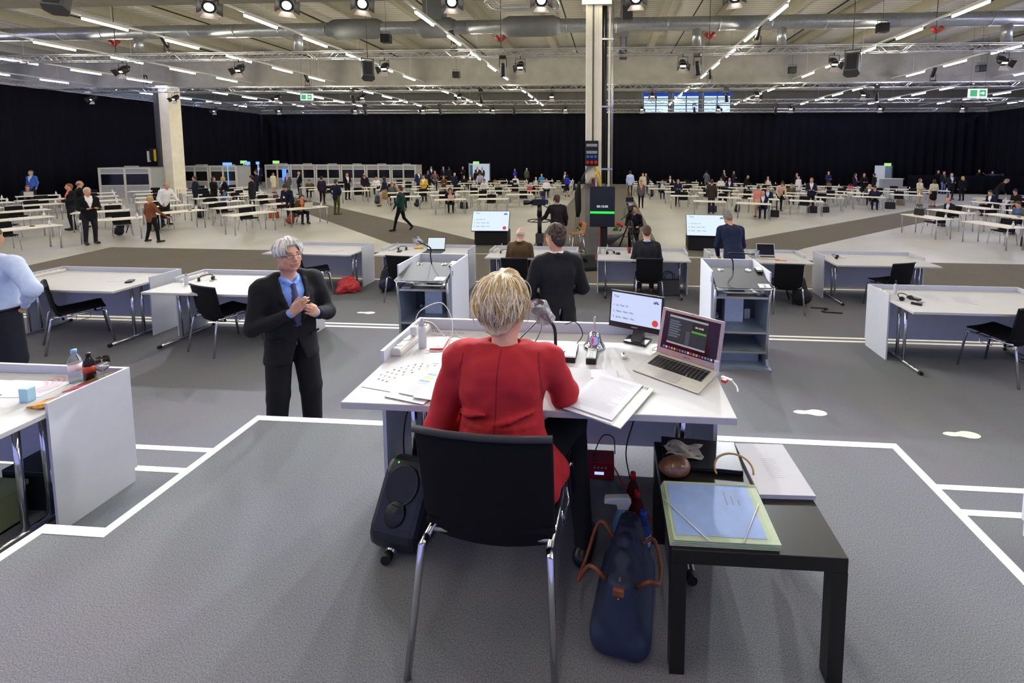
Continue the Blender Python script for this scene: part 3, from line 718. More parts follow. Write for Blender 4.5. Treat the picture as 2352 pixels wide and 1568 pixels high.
for i, (x, y, z) in enumerate(((-19.92, 18.9, 6.45), (-6.74, 18.9, 6.4), (-4.55, 18.9, 5.35), (3.53, 18.9, 5.4), (5.98, 18.9, 6.35), (-20.07, 28.4, 6.6), (-16.85, 28.4, 5.5), (-8.3, 28.4, 5.5), (6.14, 28.4, 6.5), (19.4, 28.4, 6.55), (7.12, 28.4, 5.5), (16.03, 28.4, 5.4), (-14.16, 36.5, 5.45), (-7.91, 36.5, 5.4), (6.68, 36.5, 5.4), (13.02, 36.5, 5.4), (-20.6, 36.5, 5.45), (-31.5, 28.4, 6.6))):
    nm = {18.9: 'second', 28.4: 'third', 36.5: 'fourth'}[y]; u_ = z > 6
    profile('black spotlight %s the %s truss, %s of all such spotlights' % ('standing on' if u_ else 'hanging under', nm, ORD[i]), (x, y + (.145 if u_ else -.145), 6.62 if u_ else 5.41), random.uniform(-.6, .6), R(20 if not u_ else -25), 'black spotlights', u_)
def array(label, loc, rz, s):
    t = thing('hanging_loudspeaker', label, 'loudspeaker', loc, rz)
    poly = [(-.28, -.26), (.28, -.26), (.34, .1), (.2, .34), (-.2, .34), (-.34, .1)]
    MB().prism([(x * s, y * s) for x, y in poly], -.5 * s, .45 * s).build('cabinet', M_dgrey, t, rot=(R(-25), 0, 0), bevel=.02)
    MB().box(-.2 * s, .2 * s, -.275 * s, -.262 * s, -.42 * s, .35 * s).build('grille', M_matte, t, rot=(R(-25), 0, 0))
    MB().tube([(-.3 * s, 0, 0), (-.3 * s, 0, .62 * s), (.3 * s, 0, .62 * s), (.3 * s, 0, 0)], .02, 6).tube([(0, 0, .62 * s), (0, 0, 8.9 - loc[2])], .012, 6).build('yoke', M_black, t)
array('dark loudspeaker hanging at the top left corner', (-11.82, 9, 5.05), .5, .62)
array('dark loudspeaker hanging left of the pillar below the truss', (-9.47, 17, 5.0), .6, .72)
array('dark loudspeaker hanging right of the pillar below the truss', (8.73, 17, 5.05), -.6, .8)
for i, (x, y, z) in enumerate(((-9.71, 19, 6.73), (10.86, 19, 6.86), (-9.09, 26, 6.43), (10.14, 26, 6.52), (20.13, 26, 6.52))):
    t = thing('small_loudspeaker', 'small black box loudspeaker on a wire under the ceiling, %s of five' % ORD[i], 'loudspeaker', (x, y, z), 0, 'small hung loudspeakers')
    MB().box(-.2, .2, -.15, .15, -.2, .16).build('cabinet', M_black, t, bevel=.02)
    MB().tube([(-.2, 0, .1), (-.2, 0, .27), (.2, 0, .27), (.2, 0, .1)], .012, 6).tube([(0, 0, .27), (0, 0, 9.0 - z)], .006, 4).build('hanger', M_black, t)
for i, (x, y, z) in enumerate(((-4.81, 19.5, 6.66), (4.15, 19.5, 6.66), (13.26, 19.5, 6.76), (-22.93, 19.5, 6.71))):
    t = thing('red_horn', 'red twin horn siren under the ceiling, %s from the left' % ORD[[1, 2, 3, 0][i]], 'siren', (x, y, z), 0, 'red sirens')
    MB().cyl((0, 0, 0), (-.2, -.05, .2), .05, .1, 10).build('horn', mat('siren_red', '9a2a2c', .5), t); MB().cyl((0, 0, 0), (.2, -.05, .2), .05, .1, 10).build('horn', MATS['siren_red'], t)
    MB().tube([(0, 0, -.3), (0, 0, 9.0 - z)], .015, 6).build('stem', M_dgrey, t)
M_exit = emat('exit_green', '2fae62', 1.0); M_exitw = emat('exit_white', 'e6f5ea', 1.1)
def exit_sign(label, loc, s, rz=0):
    t = thing('exit_sign', label, 'exit sign', loc, rz)
    MB().box(-.5 * s, .5 * s, -.04, .04, -.25 * s, .25 * s).build('panel', M_exitw, t)
    MB().box(-.42 * s, -.05 * s, -.05, -.04, -.18 * s, .18 * s).build('pictogram', M_exit, t)
    MB().box(.08 * s, .42 * s, -.05, -.04, -.18 * s, .18 * s).build('pictogram', M_exit, t)
    a = MB().prism_axis([(.12 * s, -.04 * s), (.25 * s, -.04 * s), (.25 * s, -.1 * s), (.37 * s, 0), (.25 * s, .1 * s), (.25 * s, .04 * s), (.12 * s, .04 * s)], -.056, -.05, 'y'); a.build('arrow', M_exitw, t)
    MB().tube([(-.4 * s, 0, .25 * s), (-.4 * s, 0, 9.0 - loc[2])], .006, 4).tube([(.4 * s, 0, .25 * s), (.4 * s, 0, 9.0 - loc[2])], .006, 4).build('hanging_wire', M_matte, t)
exit_sign('white and green emergency exit sign hanging at left', (-19.06, 27, 5.29), .8); exit_sign('white and green emergency exit sign hanging at right', (20.82, 27, 5.29), 1.0)
for x, z, l in ((-34.4, .95, 'above the first booths'), (-31.2, .95, 'above the long booth row'), (-13.43, .89, 'above the lit doorway'), (26.15, .89, 'above the white door')):
    MB().box(-.3, .3, -.04, .04, -.14, .14).box(-.02, .02, -.02, .02, ZH - z if x < -30 else -.14, -.13).build('exit_sign', emat('exit_glow', '9fd07c', 1.3), loc=(x, 43.7 if x > -30 else 39.5, z), label='small glowing green exit sign ' + l, cat='exit sign')
# doorways in the back curtain
t = thing('doorway', 'lit white doorway in the back curtain', 'doorway', (-13.1, 43.75, ZH))
MB().box(-1.0, 1.0, 0, .05, 0, 2.0).build('white_panel', emat('bright_room', 'c9d6e2', .75), t)
MB().box(-1.1, -1.0, -.05, .1, 0, 2.05).box(1.0, 1.06, -.05, .1, 0, 2.05).build('jamb', M_grey, t); MB().box(-.98, -.7, -.02, -.005, .3, 1.9).build('blue_poster', mat('poster_blue', '35608f', .5, var=.4, scale=4), t)
t = thing('door', 'pale open door at the right of the back curtain', 'door', (25.5, 43.6, ZH))
MB().box(-.55, .35, -.05, .02, 0, 2.0).build('door_leaf', mat('pale_door', 'e6ebee', .5), t); MB().box(.35, .95, -.05, 0, 0, 1.95).build('glass_pane', mat('pale_glass', '7f929b', .2), t); MB().box(.95, 1.05, -.08, .02, 0, 2.0).build('frame', M_dgrey, t)

# ---------------------------------------------------------------- hall plan in metres: (block, x, y, turn)
TABS = [
 ('far left', -17.51, 11.91, 74.7),
 ('far left', -20.12, 13.62, 72.1),
 ('far left', -22.73, 15.44, 69.0),
 ('far left', -24.79, 17.39, 68.0),
 ('far left', -27.23, 19.34, 65.0),
 ('far left', -29.97, 21.2, 57.5),
 ('edge left', -29.75, 18.92, 70.0),
 ('edge left', -27.62, 17.7, 70.0),
 ('edge left', -25.3, 15.83, 70.0),
 ('second left', -16.86, 13.79, 48.4),
 ('second left', -19.53, 15.65, 44.8),
 ('second left', -22.08, 17.53, 53.0),
 ('second left', -23.95, 19.08, 60.6),
 ('second left', -26.41, 21.01, 59.3),
 ('second left', -28.71, 22.84, 52.3),
 ('third left', -16.58, 15.87, 68.6),
 ('third left', -18.8, 17.52, 67.0),
 ('third left', -21.18, 19.29, 55.5),
 ('third left', -23.13, 21.02, 44.1),
 ('third left', -25.25, 22.81, 37.0),
 ('third left', -27.48, 24.44, 33.7),
 ('fourth left', -13.45, 15.61, 69.4),
 ('fourth left', -15.78, 17.56, 68.6),
 ('fourth left', -17.95, 19.3, 65.4),
 ('fourth left', -20.08, 21.05, 56.9),
 ('fourth left', -22.06, 22.59, 45.8),
 ('fourth left', -24.14, 24.22, 36.9),
 ('fourth left', -26.39, 26.28, 33.7),
 ('aisle left', -12.59, 17.45, 60.2),
 ('aisle left', -14.66, 19.03, 62.3),
 ('aisle left', -16.8, 20.76, 68.7),
 ('aisle left', -19.24, 22.54, 76.9),
 ('aisle left', -20.47, 23.76, 78.6),
 ('aisle left', -21.85, 24.58, 77.9),
 ('aisle left', -23.23, 25.74, 74.0),
 ('aisle left', -24.34, 27.74, 64.5),
 ('centre left', -15.38, 25.75, 34.6),
 ('centre left', -16.33, 28.37, 30.5),
 ('centre left', -13.95, 27.07, 31.4),
 ('centre left', -12.49, 24.69, 29.7),
 ('centre left', -10.8, 22.68, 25.9),
 ('centre left', -14.86, 29.33, 28.1),
 ('centre left', -16.64, 30.86, 24.1),
 ('centre left', -19.02, 33.18, 17.8),
 ('centre left', -20.09, 31.42, 18.8),
 ('centre left', -19.85, 28.29, 27.5),
 ('centre left', -18.12, 26.71, 34.0),
 ('centre left', -16.84, 33.9, 19.8),
 ('centre left', -15.05, 31.81, 23.2),
 ('centre left', -15.45, 34.85, 20.2),
 ('centre left', -12.98, 29.99, 26.0),
 ('centre left', -12.05, 27.75, 28.5),
 ('centre left', -10.74, 25.4, 27.3),
 ('centre left', -9.03, 23.61, 25.0),
 ('centre left', -7.91, 21.37, 24.8),
 ('centre', -13.56, 35.78, 10.7),
 ('centre', -11.74, 36.11, 10.3),
 ('centre', -9.32, 36.64, 9.0),
 ('centre', -7.64, 36.77, 8.0),
 ('centre', -11.16, 33.63, 10.3),
 ('centre', -9.27, 33.98, 9.2),
 ('centre', -7.29, 34.25, 7.9),
 ('centre', -9.18, 31.22, 9.2),
 ('centre', -7.25, 31.66, 8.1),
 ('centre', -11.04, 30.8, 10.1),
 ('centre', -10.43, 28.63, 9.6),
 ('centre', -8.29, 29.01, 8.7),
 ('centre', -6.32, 29.29, 7.9),
 ('centre', -8.56, 26.23, 8.9),
 ('centre', -6.83, 26.73, 8.3),
 ('centre', -4.86, 27.06, 7.6),
 ('centre', -6.99, 24.09, 8.5),
 ('centre', -5.06, 24.44, 8.0),
 ('centre', -5.88, 21.86, 8.4),
 ('centre', -5.59, 34.45, 7.2),
 ('centre', -5.52, 37.14, 7.1),
 ('centre', -3.8, 37.47, 6.8),
 ('centre', -3.63, 34.78, 6.7),
 ('centre', -5.51, 32.04, 7.3),
 ('centre', -3.47, 32.35, 6.7),
 ('centre', -4.38, 29.7, 7.1),
 ('centre right', 2.73, 37.32, 0.9),
 ('centre right', 2.64, 34.75, 0.7),
 ('centre right', 2.43, 32.32, 0.1),
 ('centre right', 4.6, 36.91, 0.2),
 ('centre right', 4.65, 34.56, -0.1),
 ('centre right', 4.51, 32.06, -0.9),
 ('centre right', 3.33, 29.52, -1.6),
 ('centre right', 4.05, 26.96, -3.6),
 ('centre right', 4.06, 24.48, -5.7),
 ('centre right', 6.46, 36.78, -0.5),
 ('centre right', 6.3, 34.1, -1.0),
 ('centre right', 6.6, 31.64, -2.1),
 ('centre right', 5.27, 29.25, -2.7),
 ('centre right', 5.95, 26.53, -4.8),
 ('centre right', 4.81, 21.7, -8.6),
 ('right', 8.62, 35.89, -9.6),
 ('right', 8.66, 33.54, -10.1),
 ('right', 10.21, 35.48, -11.7),
 ('right', 8.62, 30.89, -11.7),
 ('right', 7.34, 28.51, -13.9),
 ('right', 6.12, 23.78, -17.9),
 ('right', 10.42, 32.98, -12.3),
 ('right', 10.2, 30.49, -12.8),
 ('right', 12.03, 34.82, -15.0),
 ('right', 11.75, 29.95, -14.5),
 ('right', 7.72, 25.8, -17.3),
 ('right', 6.66, 20.89, -18.3),
 ('right', 7.85, 23.16, -18.8),
 ('right', 12.05, 32.3, -14.8),
 ('right', 9.73, 25.2, -18.4),
 ('right', 13.96, 34.25, -18.4),
 ('right', 13.49, 31.11, -16.8),
 ('right', 11.2, 26.91, -17.3),
 ('right', 12.9, 28.73, -16.5),
 ('right', 12.75, 26.3, -17.9),
 ('right', 9.63, 22.35, -19.6),
 ('right', 11.54, 24.27, -19.3),
 ('right', 15.8, 33.04, -20.5),
 ('far right', 15.44, 30.18, -21.8),
 ('far right', 14.55, 28.25, -22.3),
 ('far right', 17.78, 32.07, -22.2),
 ('far right', 14.88, 27.14, -22.8),
 ('far right', 13.98, 24.86, -22.8),
 ('far right', 17.23, 28.94, -23.4),
 ('far right', 19.23, 30.84, -23.8),
 ('far right', 16.81, 26.29, -24.1),
 ('far right', 18.84, 28.5, -24.7),
 ('far right', 20.81, 29.81, -25.6),
 ('front right', 11.6, 16.94, -77.6),
 ('front right', 13.7, 18.68, -80.3),
 ('front right', 15.89, 20.27, -81.7),
 ('front right', 18.1, 22.22, -81.0),
 ('front right', 12.5, 15.2, -78.7),
 ('front right', 14.88, 17.36, -81.6),
 ('front right', 16.74, 18.73, -82.8),
 ('front right', 20.57, 23.03, -81.2),
 ('front right', 22.06, 24.66, -81.5),
 ('front right', 19.56, 23.91, -81.0)]
SEATED = {130, 132, 5, 134, 138, 28, 39, 42, 45, 54, 56, 59, 61, 66, 75, 78, 80, 85, 87, 97, 99, 104, 107, 108, 113, 122, 123}
# (x, y, height, pose, facing, shirt, jacket, trousers, hair, hair colour, label, table)
PEOPLE = [
 (-33.37, 23.38, 1.93, 'stand', 10, 'lightblue', 'blue', 'dark', 'short', 'grey', 'grey-haired man in a bright blue jacket standing far left before the curtain', -1),
 (-30.66, 21.27, 1.27, 'sit_write', 58, 'grey', 'navy', 'dark', 'short', 'ginger', 'ginger-haired woman in navy seated behind a white laptop at far left', 5),
 (-20.54, 15.47, 1.78, 'front', -20, 'coral', 'black', 'dark', 'short', 'ginger', 'woman in a black coat with a coral pink scarf beside the dark suits', -1),
 (-20.78, 15.98, 1.86, 'stand', 160, 'white', 'black', 'dark', 'fringe', 'grey', 'balding man in a black suit seen from behind at the left tables', -1),
 (-16.75, 13.07, 1.84, 'front', 70, 'white', 'black', 'dark', 'short', 'white', 'white-haired man in a black suit reading white papers', -1),
 (-15.14, 13.55, 1.55, 'spread', 170, 'brownpat', 'brownpat', 'black', 'short', 'blond', 'blonde woman in a brown patterned jacket and black trousers', -1),
 (-18.21, 16.85, 1.79, 'reach', 80, 'white', 'white', 'dark', 'fringe', 'brown', 'bald man in a white shirt reaching across a table beside the concrete pillar', -1),
 (-21.89, 21.94, 1.75, 'front', -60, 'white', 'navy', 'dark', 'short', 'brown', 'man in a navy suit holding up a lit phone before the grey booths', -1),
 (-21.35, 22.46, 1.68, 'front', 100, 'black', 'black', 'black', 'long', 'brown', 'woman with long brown hair dressed in black by the booths', -1),
 (-20.77, 22.43, 1.7, 'hip', -20, 'lightblue', 'black', 'jeans', 'long', 'blond', 'blonde woman in black jacket and blue jeans raising a cup', -1),
 (-17.51, 20.51, 1.88, 'front', -70, 'white', 'dark', 'dark', 'short', 'dark', 'dark-haired man in an open suit and white shirt looking left', -1),
 (-23.31, 27.73, 1.85, 'stand', -60, 'wine', 'dark', 'dark', 'short', 'brown', 'man in a dark suit behind the man in an open suit', -1),
 (-32.84, 39.37, 1.92, 'stand', 30, 'white', 'navy', 'dark', 'short', 'brown', 'farthest man left of the booths in a navy suit', -1),
 (-25.23, 31.57, 1.53, 'skirt', 80, 'cream', 'cream', 'cream', 'long', 'dark', 'woman in a long cream coat standing by a booth', -1),
 (-21.95, 28.78, 1.64, 'stand', 0, 'pink', 'grey', 'grey', 'short', 'grey', 'man in a grey suit with a pink tie before the booths', -1),
 (-22.33, 30.4, 1.67, 'stand', -20, 'lightblue', 'black', 'dark', 'fringe', 'white', 'bald man in a dark suit and pale shirt before the booths', -1),
 (-14.18, 18.65, 1.68, 'lean', 10, 'navy', 'navy', 'dark', 'bun', 'dark', 'woman in a navy blouse leaning over the table behind the masked woman', -1),
 (-13.1, 17.81, 1.26, 'sit_write', 60, 'orange', 'brown', 'dark', 'long', 'brown', 'long-haired woman in a white face mask at a laptop', 28),
 (-16.93, 24.93, 1.62, 'stand', 190, 'plum', 'plum', 'black', 'short', 'dark', 'man in a plum jacket seen from behind near the aisle', -1),
 (-13.21, 20.49, 1.72, 'hip', 170, 'navy', 'navy', 'olive', 'short', 'brown', 'man in a navy blazer and olive green trousers seen from behind', -1),
 (-20.36, 28.72, 1.22, 'sit_write', 27, 'olive', 'olive', 'dark', 'short', 'brown', 'woman in an olive top bent over a table before the booths', 45),
 (-16.79, 27.22, 1.75, 'front', 60, 'white', 'black', 'black', 'short', 'dark', 'man in a black jacket and white shirt gesturing with both hands', -1),
 (-17.18, 29.89, 1.59, 'stand', 20, 'plum', 'plum', 'dark', 'fringe', 'grey', 'bald man in a purple sweater beside the person in a blue shirt', -1),
 (-16.6, 29.31, 1.62, 'lean', -10, 'blue', 'dark', 'brown', 'short', 'brown', 'person in a blue shirt and dark jacket bending forward', -1),
 (-17.1, 31.33, 1.28, 'sit', 24, 'white', 'white', 'dark', 'fringe', 'grey', 'bald man in a white shirt seated near the booths', 42),
 (-12.63, 23.96, 1.66, 'walkskirt', -80, 'navy', 'navy', 'khaki', 'long', 'brown', 'woman in a navy top and khaki skirt walking left', -1),
 (-12.82, 25.22, 1.28, 'sit_phone', 30, 'grey', 'grey', 'dark', 'short', 'brown', 'person in grey seated with a hand at the ear', 39),
 (-7.95, 16.26, 1.75, 'walk', -85, 'white', 'green', 'black', 'short', 'brown', 'man in a dark green jacket and blue gloves walking left', -1),
 (-20.67, 45.43, 1.65, 'front', -10, 'white', 'white', 'khaki', 'fringe', 'brown', 'man in a white shirt at a camera right of the last booth', -1),
 (-14.03, 31.57, 1.78, 'stand', 60, 'white', 'navyblue', 'navyblue', 'fringe', 'white', 'grey-haired man in a bright navy suit beside the yellow jacket', -1),
 (-11.5, 26.66, 1.66, 'cross', 0, 'white', 'yellow', 'black', 'long', 'dark', 'woman in a yellow jacket with folded arms', -1),
 (-14.27, 33.88, 1.63, 'stand', 180, 'navy', 'navy', 'dark', 'short', 'grey', 'grey-haired man in navy seen from behind beside the yellow jacket', -1),
 (-17.01, 41.12, 1.8, 'stand', 40, 'white', 'navy', 'dark', 'short', 'brown', 'man in a navy suit far behind the yellow jacket', -1),
 (-13.58, 33.55, 1.66, 'hip', 30, 'red', 'grey', 'black', 'short', 'ginger', 'woman in a grey dress with a red scarf and hand on hip', -1),
 (-15.87, 41.25, 1.78, 'stand', 30, 'blue', 'black', 'dark', 'short', 'brown', 'man in a black suit with a blue shirt near the back curtain', -1),
 (-15.56, 41.9, 1.72, 'stand', 180, 'dark', 'dark', 'dark', 'short', 'dark', 'dark figure seen from behind near the back curtain', -1),
 (-11.18, 29.1, 1.51, 'cross', 0, 'brown', 'brown', 'brown', 'bun', 'brown', 'woman in a brown dress with folded arms', -1),
 (-11.25, 31.4, 1.61, 'stand', 170, 'navy', 'navy', 'dark', 'fringe', 'white', 'bald man in a navy suit seen from behind in the centre block', -1),
 (-8.13, 21.95, 1.27, 'sit_write', 25, 'skin', 'black', 'dark', 'long', 'brown', 'woman in a black sleeveless top at a pink laptop', 54),
 (-14.23, 42.05, 1.76, 'front', -20, 'black', 'black', 'dark', 'fringe', 'grey', 'man in black holding something left of the lit doorway', -1),
 (-11.49, 34.2, 1.28, 'sit', 10, 'black', 'black', 'dark', 'short', 'brown', 'person in black seated left of the lit doorway', 59),
 (-11.81, 36.73, 1.3, 'sit', 10, 'white', 'black', 'dark', 'short', 'brown', 'man in a black suit seated before the lit doorway', 56),
 (-9.65, 32.4, 1.7, 'lean', 10, 'lilac', 'lilac', 'dark', 'short', 'brown', 'man in a pale lilac shirt and tie bending over a table', -1),
 (-8.52, 29.6, 1.29, 'sit_write', 9, 'white', 'white', 'dark', 'short', 'dark', 'dark-haired man in a white shirt seated behind two laptops', 66),
 (-12.76, 43.51, 1.63, 'stand', 10, 'white', 'green', 'dark', 'short', 'dark', 'man in a green jacket standing in the lit doorway', -1),
 (-13.04, 42.82, 1.74, 'stand', 30, 'white', 'black', 'dark', 'fringe', 'grey', 'bald man in black standing in the lit doorway', -1),
 (-14.43, 46.16, 1.72, 'stand', 60, 'wine', 'wine', 'dark', 'short', 'brown', 'figure in wine red at the edge of the lit doorway', -1),
 (-11.64, 37.82, 1.57, 'stand', 180, 'black', 'black', 'dark', 'short', 'dark', 'figure in black seen from behind at the lit doorway', -1),
 (-9.25, 42.6, 1.57, 'cross', -40, 'royal', 'royal', 'dark', 'short', 'dark', 'person in a royal blue polo shirt with folded arms', -1),
 (-7.53, 34.85, 1.29, 'sit', 8, 'white', 'white', 'dark', 'short', 'brown', 'man in a white shirt and tie at a dark laptop', 61),
 (-8.0, 42.12, 1.63, 'stand', 170, 'grey', 'olivegrey', 'dark', 'short', 'white', 'white-haired man in a grey jacket seen from behind', -1),
 (-5.51, 32.66, 1.28, 'sit', 7, 'white', 'grey', 'dark', 'fringe', 'grey', 'bald man in a grey suit seated behind a laptop', 78),
 (-5.87, 37.72, 1.28, 'sit', 7, 'skyblue', 'skyblue', 'dark', 'short', 'blond', 'blonde woman in a sky blue top seated in the back row', 75),
 (-4.39, 30.32, 1.29, 'sit', 7, 'white', 'white', 'dark', 'short', 'ginger', 'man in a white shirt seated left of the blue coat', 80),
 (-3.48, 34.18, 1.61, 'stand', -30, 'white', 'dark', 'dark', 'fringe', 'brown', 'balding man in a dark suit behind the blue coat', -1),
 (-2.97, 30.65, 1.55, 'walkskirt', 150, 'royal', 'royal', 'black', 'long', 'dark', 'woman in a flared royal blue coat walking away', -1),
 (1.42, 31.4, 1.82, 'stand', 175, 'lightblue', 'lightblue', 'brown', 'short', 'dark', 'man in a pale blue shirt and brown trousers seen from behind', -1),
 (1.71, 24.49, 1.54, 'stand', 0, 'coral', 'grey', 'black', 'short', 'brown', 'woman in a grey jacket with an orange shoulder bag', -1),
 (2.29, 31.16, 1.68, 'stand', 10, 'cream', 'cream', 'cream', 'short', 'brown', 'woman in a cream blouse behind the orange shoulder bag', -1),
 (2.67, 33.27, 1.57, 'stand', 0, 'navy', 'navy', 'dark', 'fringe', 'grey', 'bald man in navy behind the cream blouse', -1),
 (3.51, 30.14, 1.27, 'sit_write', -2, 'white', 'navyblue', 'navy', 'short', 'grey', 'man in a navy suit at a laptop right of the centre aisle', 87),
 (4.71, 35.18, 1.3, 'sit', 0, 'white', 'black', 'dark', 'short', 'grey', 'grey-haired man in a black suit and tie in the back row right of the aisle', 85),
 (3.87, 25.52, 1.57, 'front', 0, 'navy', 'navy', 'black', 'long', 'brown', 'woman with curly brown hair in a navy dress behind a table', -1),
 (7.84, 36.64, 1.63, 'phone', 170, 'grey', 'grey', 'grey', 'short', 'dark', 'man in a grey suit holding a phone to the ear', -1),
 (5.07, 22.44, 1.73, 'stand', 170, 'white', 'darkbrown', 'darkplum', 'short', 'brown', 'man in a dark brown suit seen from behind at the centre right tables', -1),
 (10.11, 40.14, 1.61, 'front', 40, 'white', 'dark', 'dark', 'fringe', 'brown', 'balding man in a dark jacket and white shirt near the back curtain', -1),
 (10.56, 38.69, 1.57, 'front', 40, 'navy', 'navy', 'navy', 'long', 'ginger', 'woman in navy holding a phone near the back curtain', -1),
 (8.4, 34.22, 1.26, 'sit_write', -10, 'white', 'white', 'dark', 'bun', 'dark', 'woman in a white blouse seated in the right block', 97),
 (8.35, 31.58, 1.36, 'sit', -12, 'lightblue', 'navy', 'dark', 'fringe', 'white', 'bald man in a navy suit with a striped tie', 99),
 (9.5, 31.87, 1.55, 'reach', 60, 'black', 'black', 'dark', 'fringe', 'grey', 'man in a black sweater leaning on a table', -1),
 (12.29, 35.39, 1.3, 'sit', -15, 'white', 'navy', 'dark', 'short', 'grey', 'man in a navy suit seated beside a laptop far right of centre', 104),
 (8.96, 24.0, 1.68, 'lean', 0, 'mint', 'peach', 'black', 'bun', 'dark', 'woman in a peach cardigan and mint top over a black bag', -1),
 (7.0, 21.39, 1.49, 'skirt', 180, 'salmon', 'salmon', 'beige', 'bun', 'dark', 'woman in a salmon jacket and beige skirt seen from behind', -1),
 (7.22, 21.36, 1.28, 'sit', -18, 'white', 'navy', 'navy', 'fringe', 'brown', 'man in a navy suit seated beside the salmon jacket', 107),
 (8.24, 23.68, 1.32, 'sit', -19, 'lightblue', 'navy', 'navy', 'short', 'grey', 'grey-haired man in a navy suit talking beside the salmon jacket', 108),
 (10.99, 27.62, 1.26, 'sit_write', -17, 'grey', 'olive', 'dark', 'short', 'grey', 'grey-haired person in an olive jacket behind an orange bag', 113),
 (14.2, 34.78, 1.61, 'front', 40, 'white', 'black', 'dark', 'short', 'brown', 'man in black with a white scarf right of centre', -1),
 (13.61, 32.94, 1.43, 'stand', 10, 'white', 'white', 'dark', 'short', 'grey', 'person in a white top below the white scarf', -1),
 (10.48, 23.78, 1.78, 'front', -20, 'white', 'navy', 'black', 'short', 'ginger', 'man in a navy blazer holding a phone at a right hand table', -1),
 (17.27, 36.29, 1.66, 'front', 10, 'navy', 'navyblue', 'dark', 'short', 'blond', 'blonde woman in blue at a brown basket', -1),
 (17.47, 32.82, 1.68, 'front', 30, 'pink', 'navy', 'dark', 'long', 'dark', 'woman in a navy jacket and pink blouse beside the pink case', -1),
 (17.41, 31.61, 1.74, 'front', -10, 'black', 'black', 'dark', 'short', 'brown', 'person all in black right of the pink blouse', -1),
 (19.59, 34.24, 1.62, 'stand', -150, 'dark', 'dark', 'dark', 'short', 'dark', 'man with a dark backpack near the white door', -1),
 (15.5, 27.56, 1.26, 'sit_write', -23, 'white', 'olivegrey', 'dark', 'short', 'blond', 'blonde person in a grey jacket bent over a table', 122),
 (14.52, 25.3, 1.3, 'sit_write', -23, 'navy', 'navy', 'navy', 'bun', 'dark', 'woman in a navy dress with a bun seated at a right hand table', 123),
 (27.98, 45.47, 1.59, 'stand', -60, 'royal', 'royal', 'dark', 'short', 'dark', 'person in a royal blue shirt by the white door', -1),
 (18.22, 27.29, 1.6, 'front', 20, 'white', 'cream', 'beige', 'long', 'ginger', 'woman in a cream jacket and beige trousers facing the stage', -1),
 (18.57, 26.66, 1.58, 'skirt', 180, 'cream', 'cream', 'black', 'long', 'brown', 'woman in a cream cardigan and black skirt seen from behind', -1),
 (26.8, 38.11, 1.76, 'stand', 10, 'black', 'black', 'dark', 'short', 'brown', 'person in black before the right hand curtain', -1),
 (25.72, 35.96, 1.76, 'stand', 10, 'grey', 'dark', 'jeans', 'short', 'brown', 'person in a dark jacket and jeans before the right hand curtain', -1),
 (22.91, 31.33, 1.78, 'front', -10, 'lightblue', 'dark', 'dark', 'short', 'grey', 'man in a dark suit and blue tie with a cup', -1),
 (23.0, 30.49, 1.6, 'stand', 175, 'black', 'black', 'black', 'long', 'blond', 'blonde woman all in black seen from behind', -1),
 (33.07, 42.06, 1.7, 'stand', 0, 'black', 'black', 'dark', 'fringe', 'brown', 'bald man half hidden in the dark at far right', -1),
 (33.88, 41.64, 1.61, 'raise', -30, 'denim', 'denim', 'dark', 'short', 'brown', 'man in a denim shirt stretching out one arm', -1),
 (35.26, 42.3, 1.7, 'stand', 60, 'dark', 'dark', 'dark', 'short', 'brown', 'person in dark clothes behind the stretched arm', -1),
 (21.71, 26.32, 1.78, 'lean', 50, 'lightblue', 'black', 'navy', 'short', 'grey', 'grey-haired man in a black jacket and blue shirt bending down', -1),
 (18.64, 22.77, 1.3, 'sit_write', -81, 'white', 'navy', 'navy', 'short', 'dark', 'man in navy drinking from a white cup behind a laptop', 132),
 (20.28, 23.35, 1.3, 'sit_write', -81, 'black', 'black', 'dark', 'bun', 'dark', 'woman in black with a red headband at far right', 138),
 (14.22, 19.34, 1.22, 'sit_write', -80, 'lightblue', 'dark', 'dark', 'fringe', 'dark', 'bald man in a grey suit writing at a front right table', 130),
 (15.47, 17.61, 1.27, 'sit_write', -82, 'blue', 'grey', 'dark', 'short', 'brown', 'man in a grey suit and blue shirt at the right border', 134)]
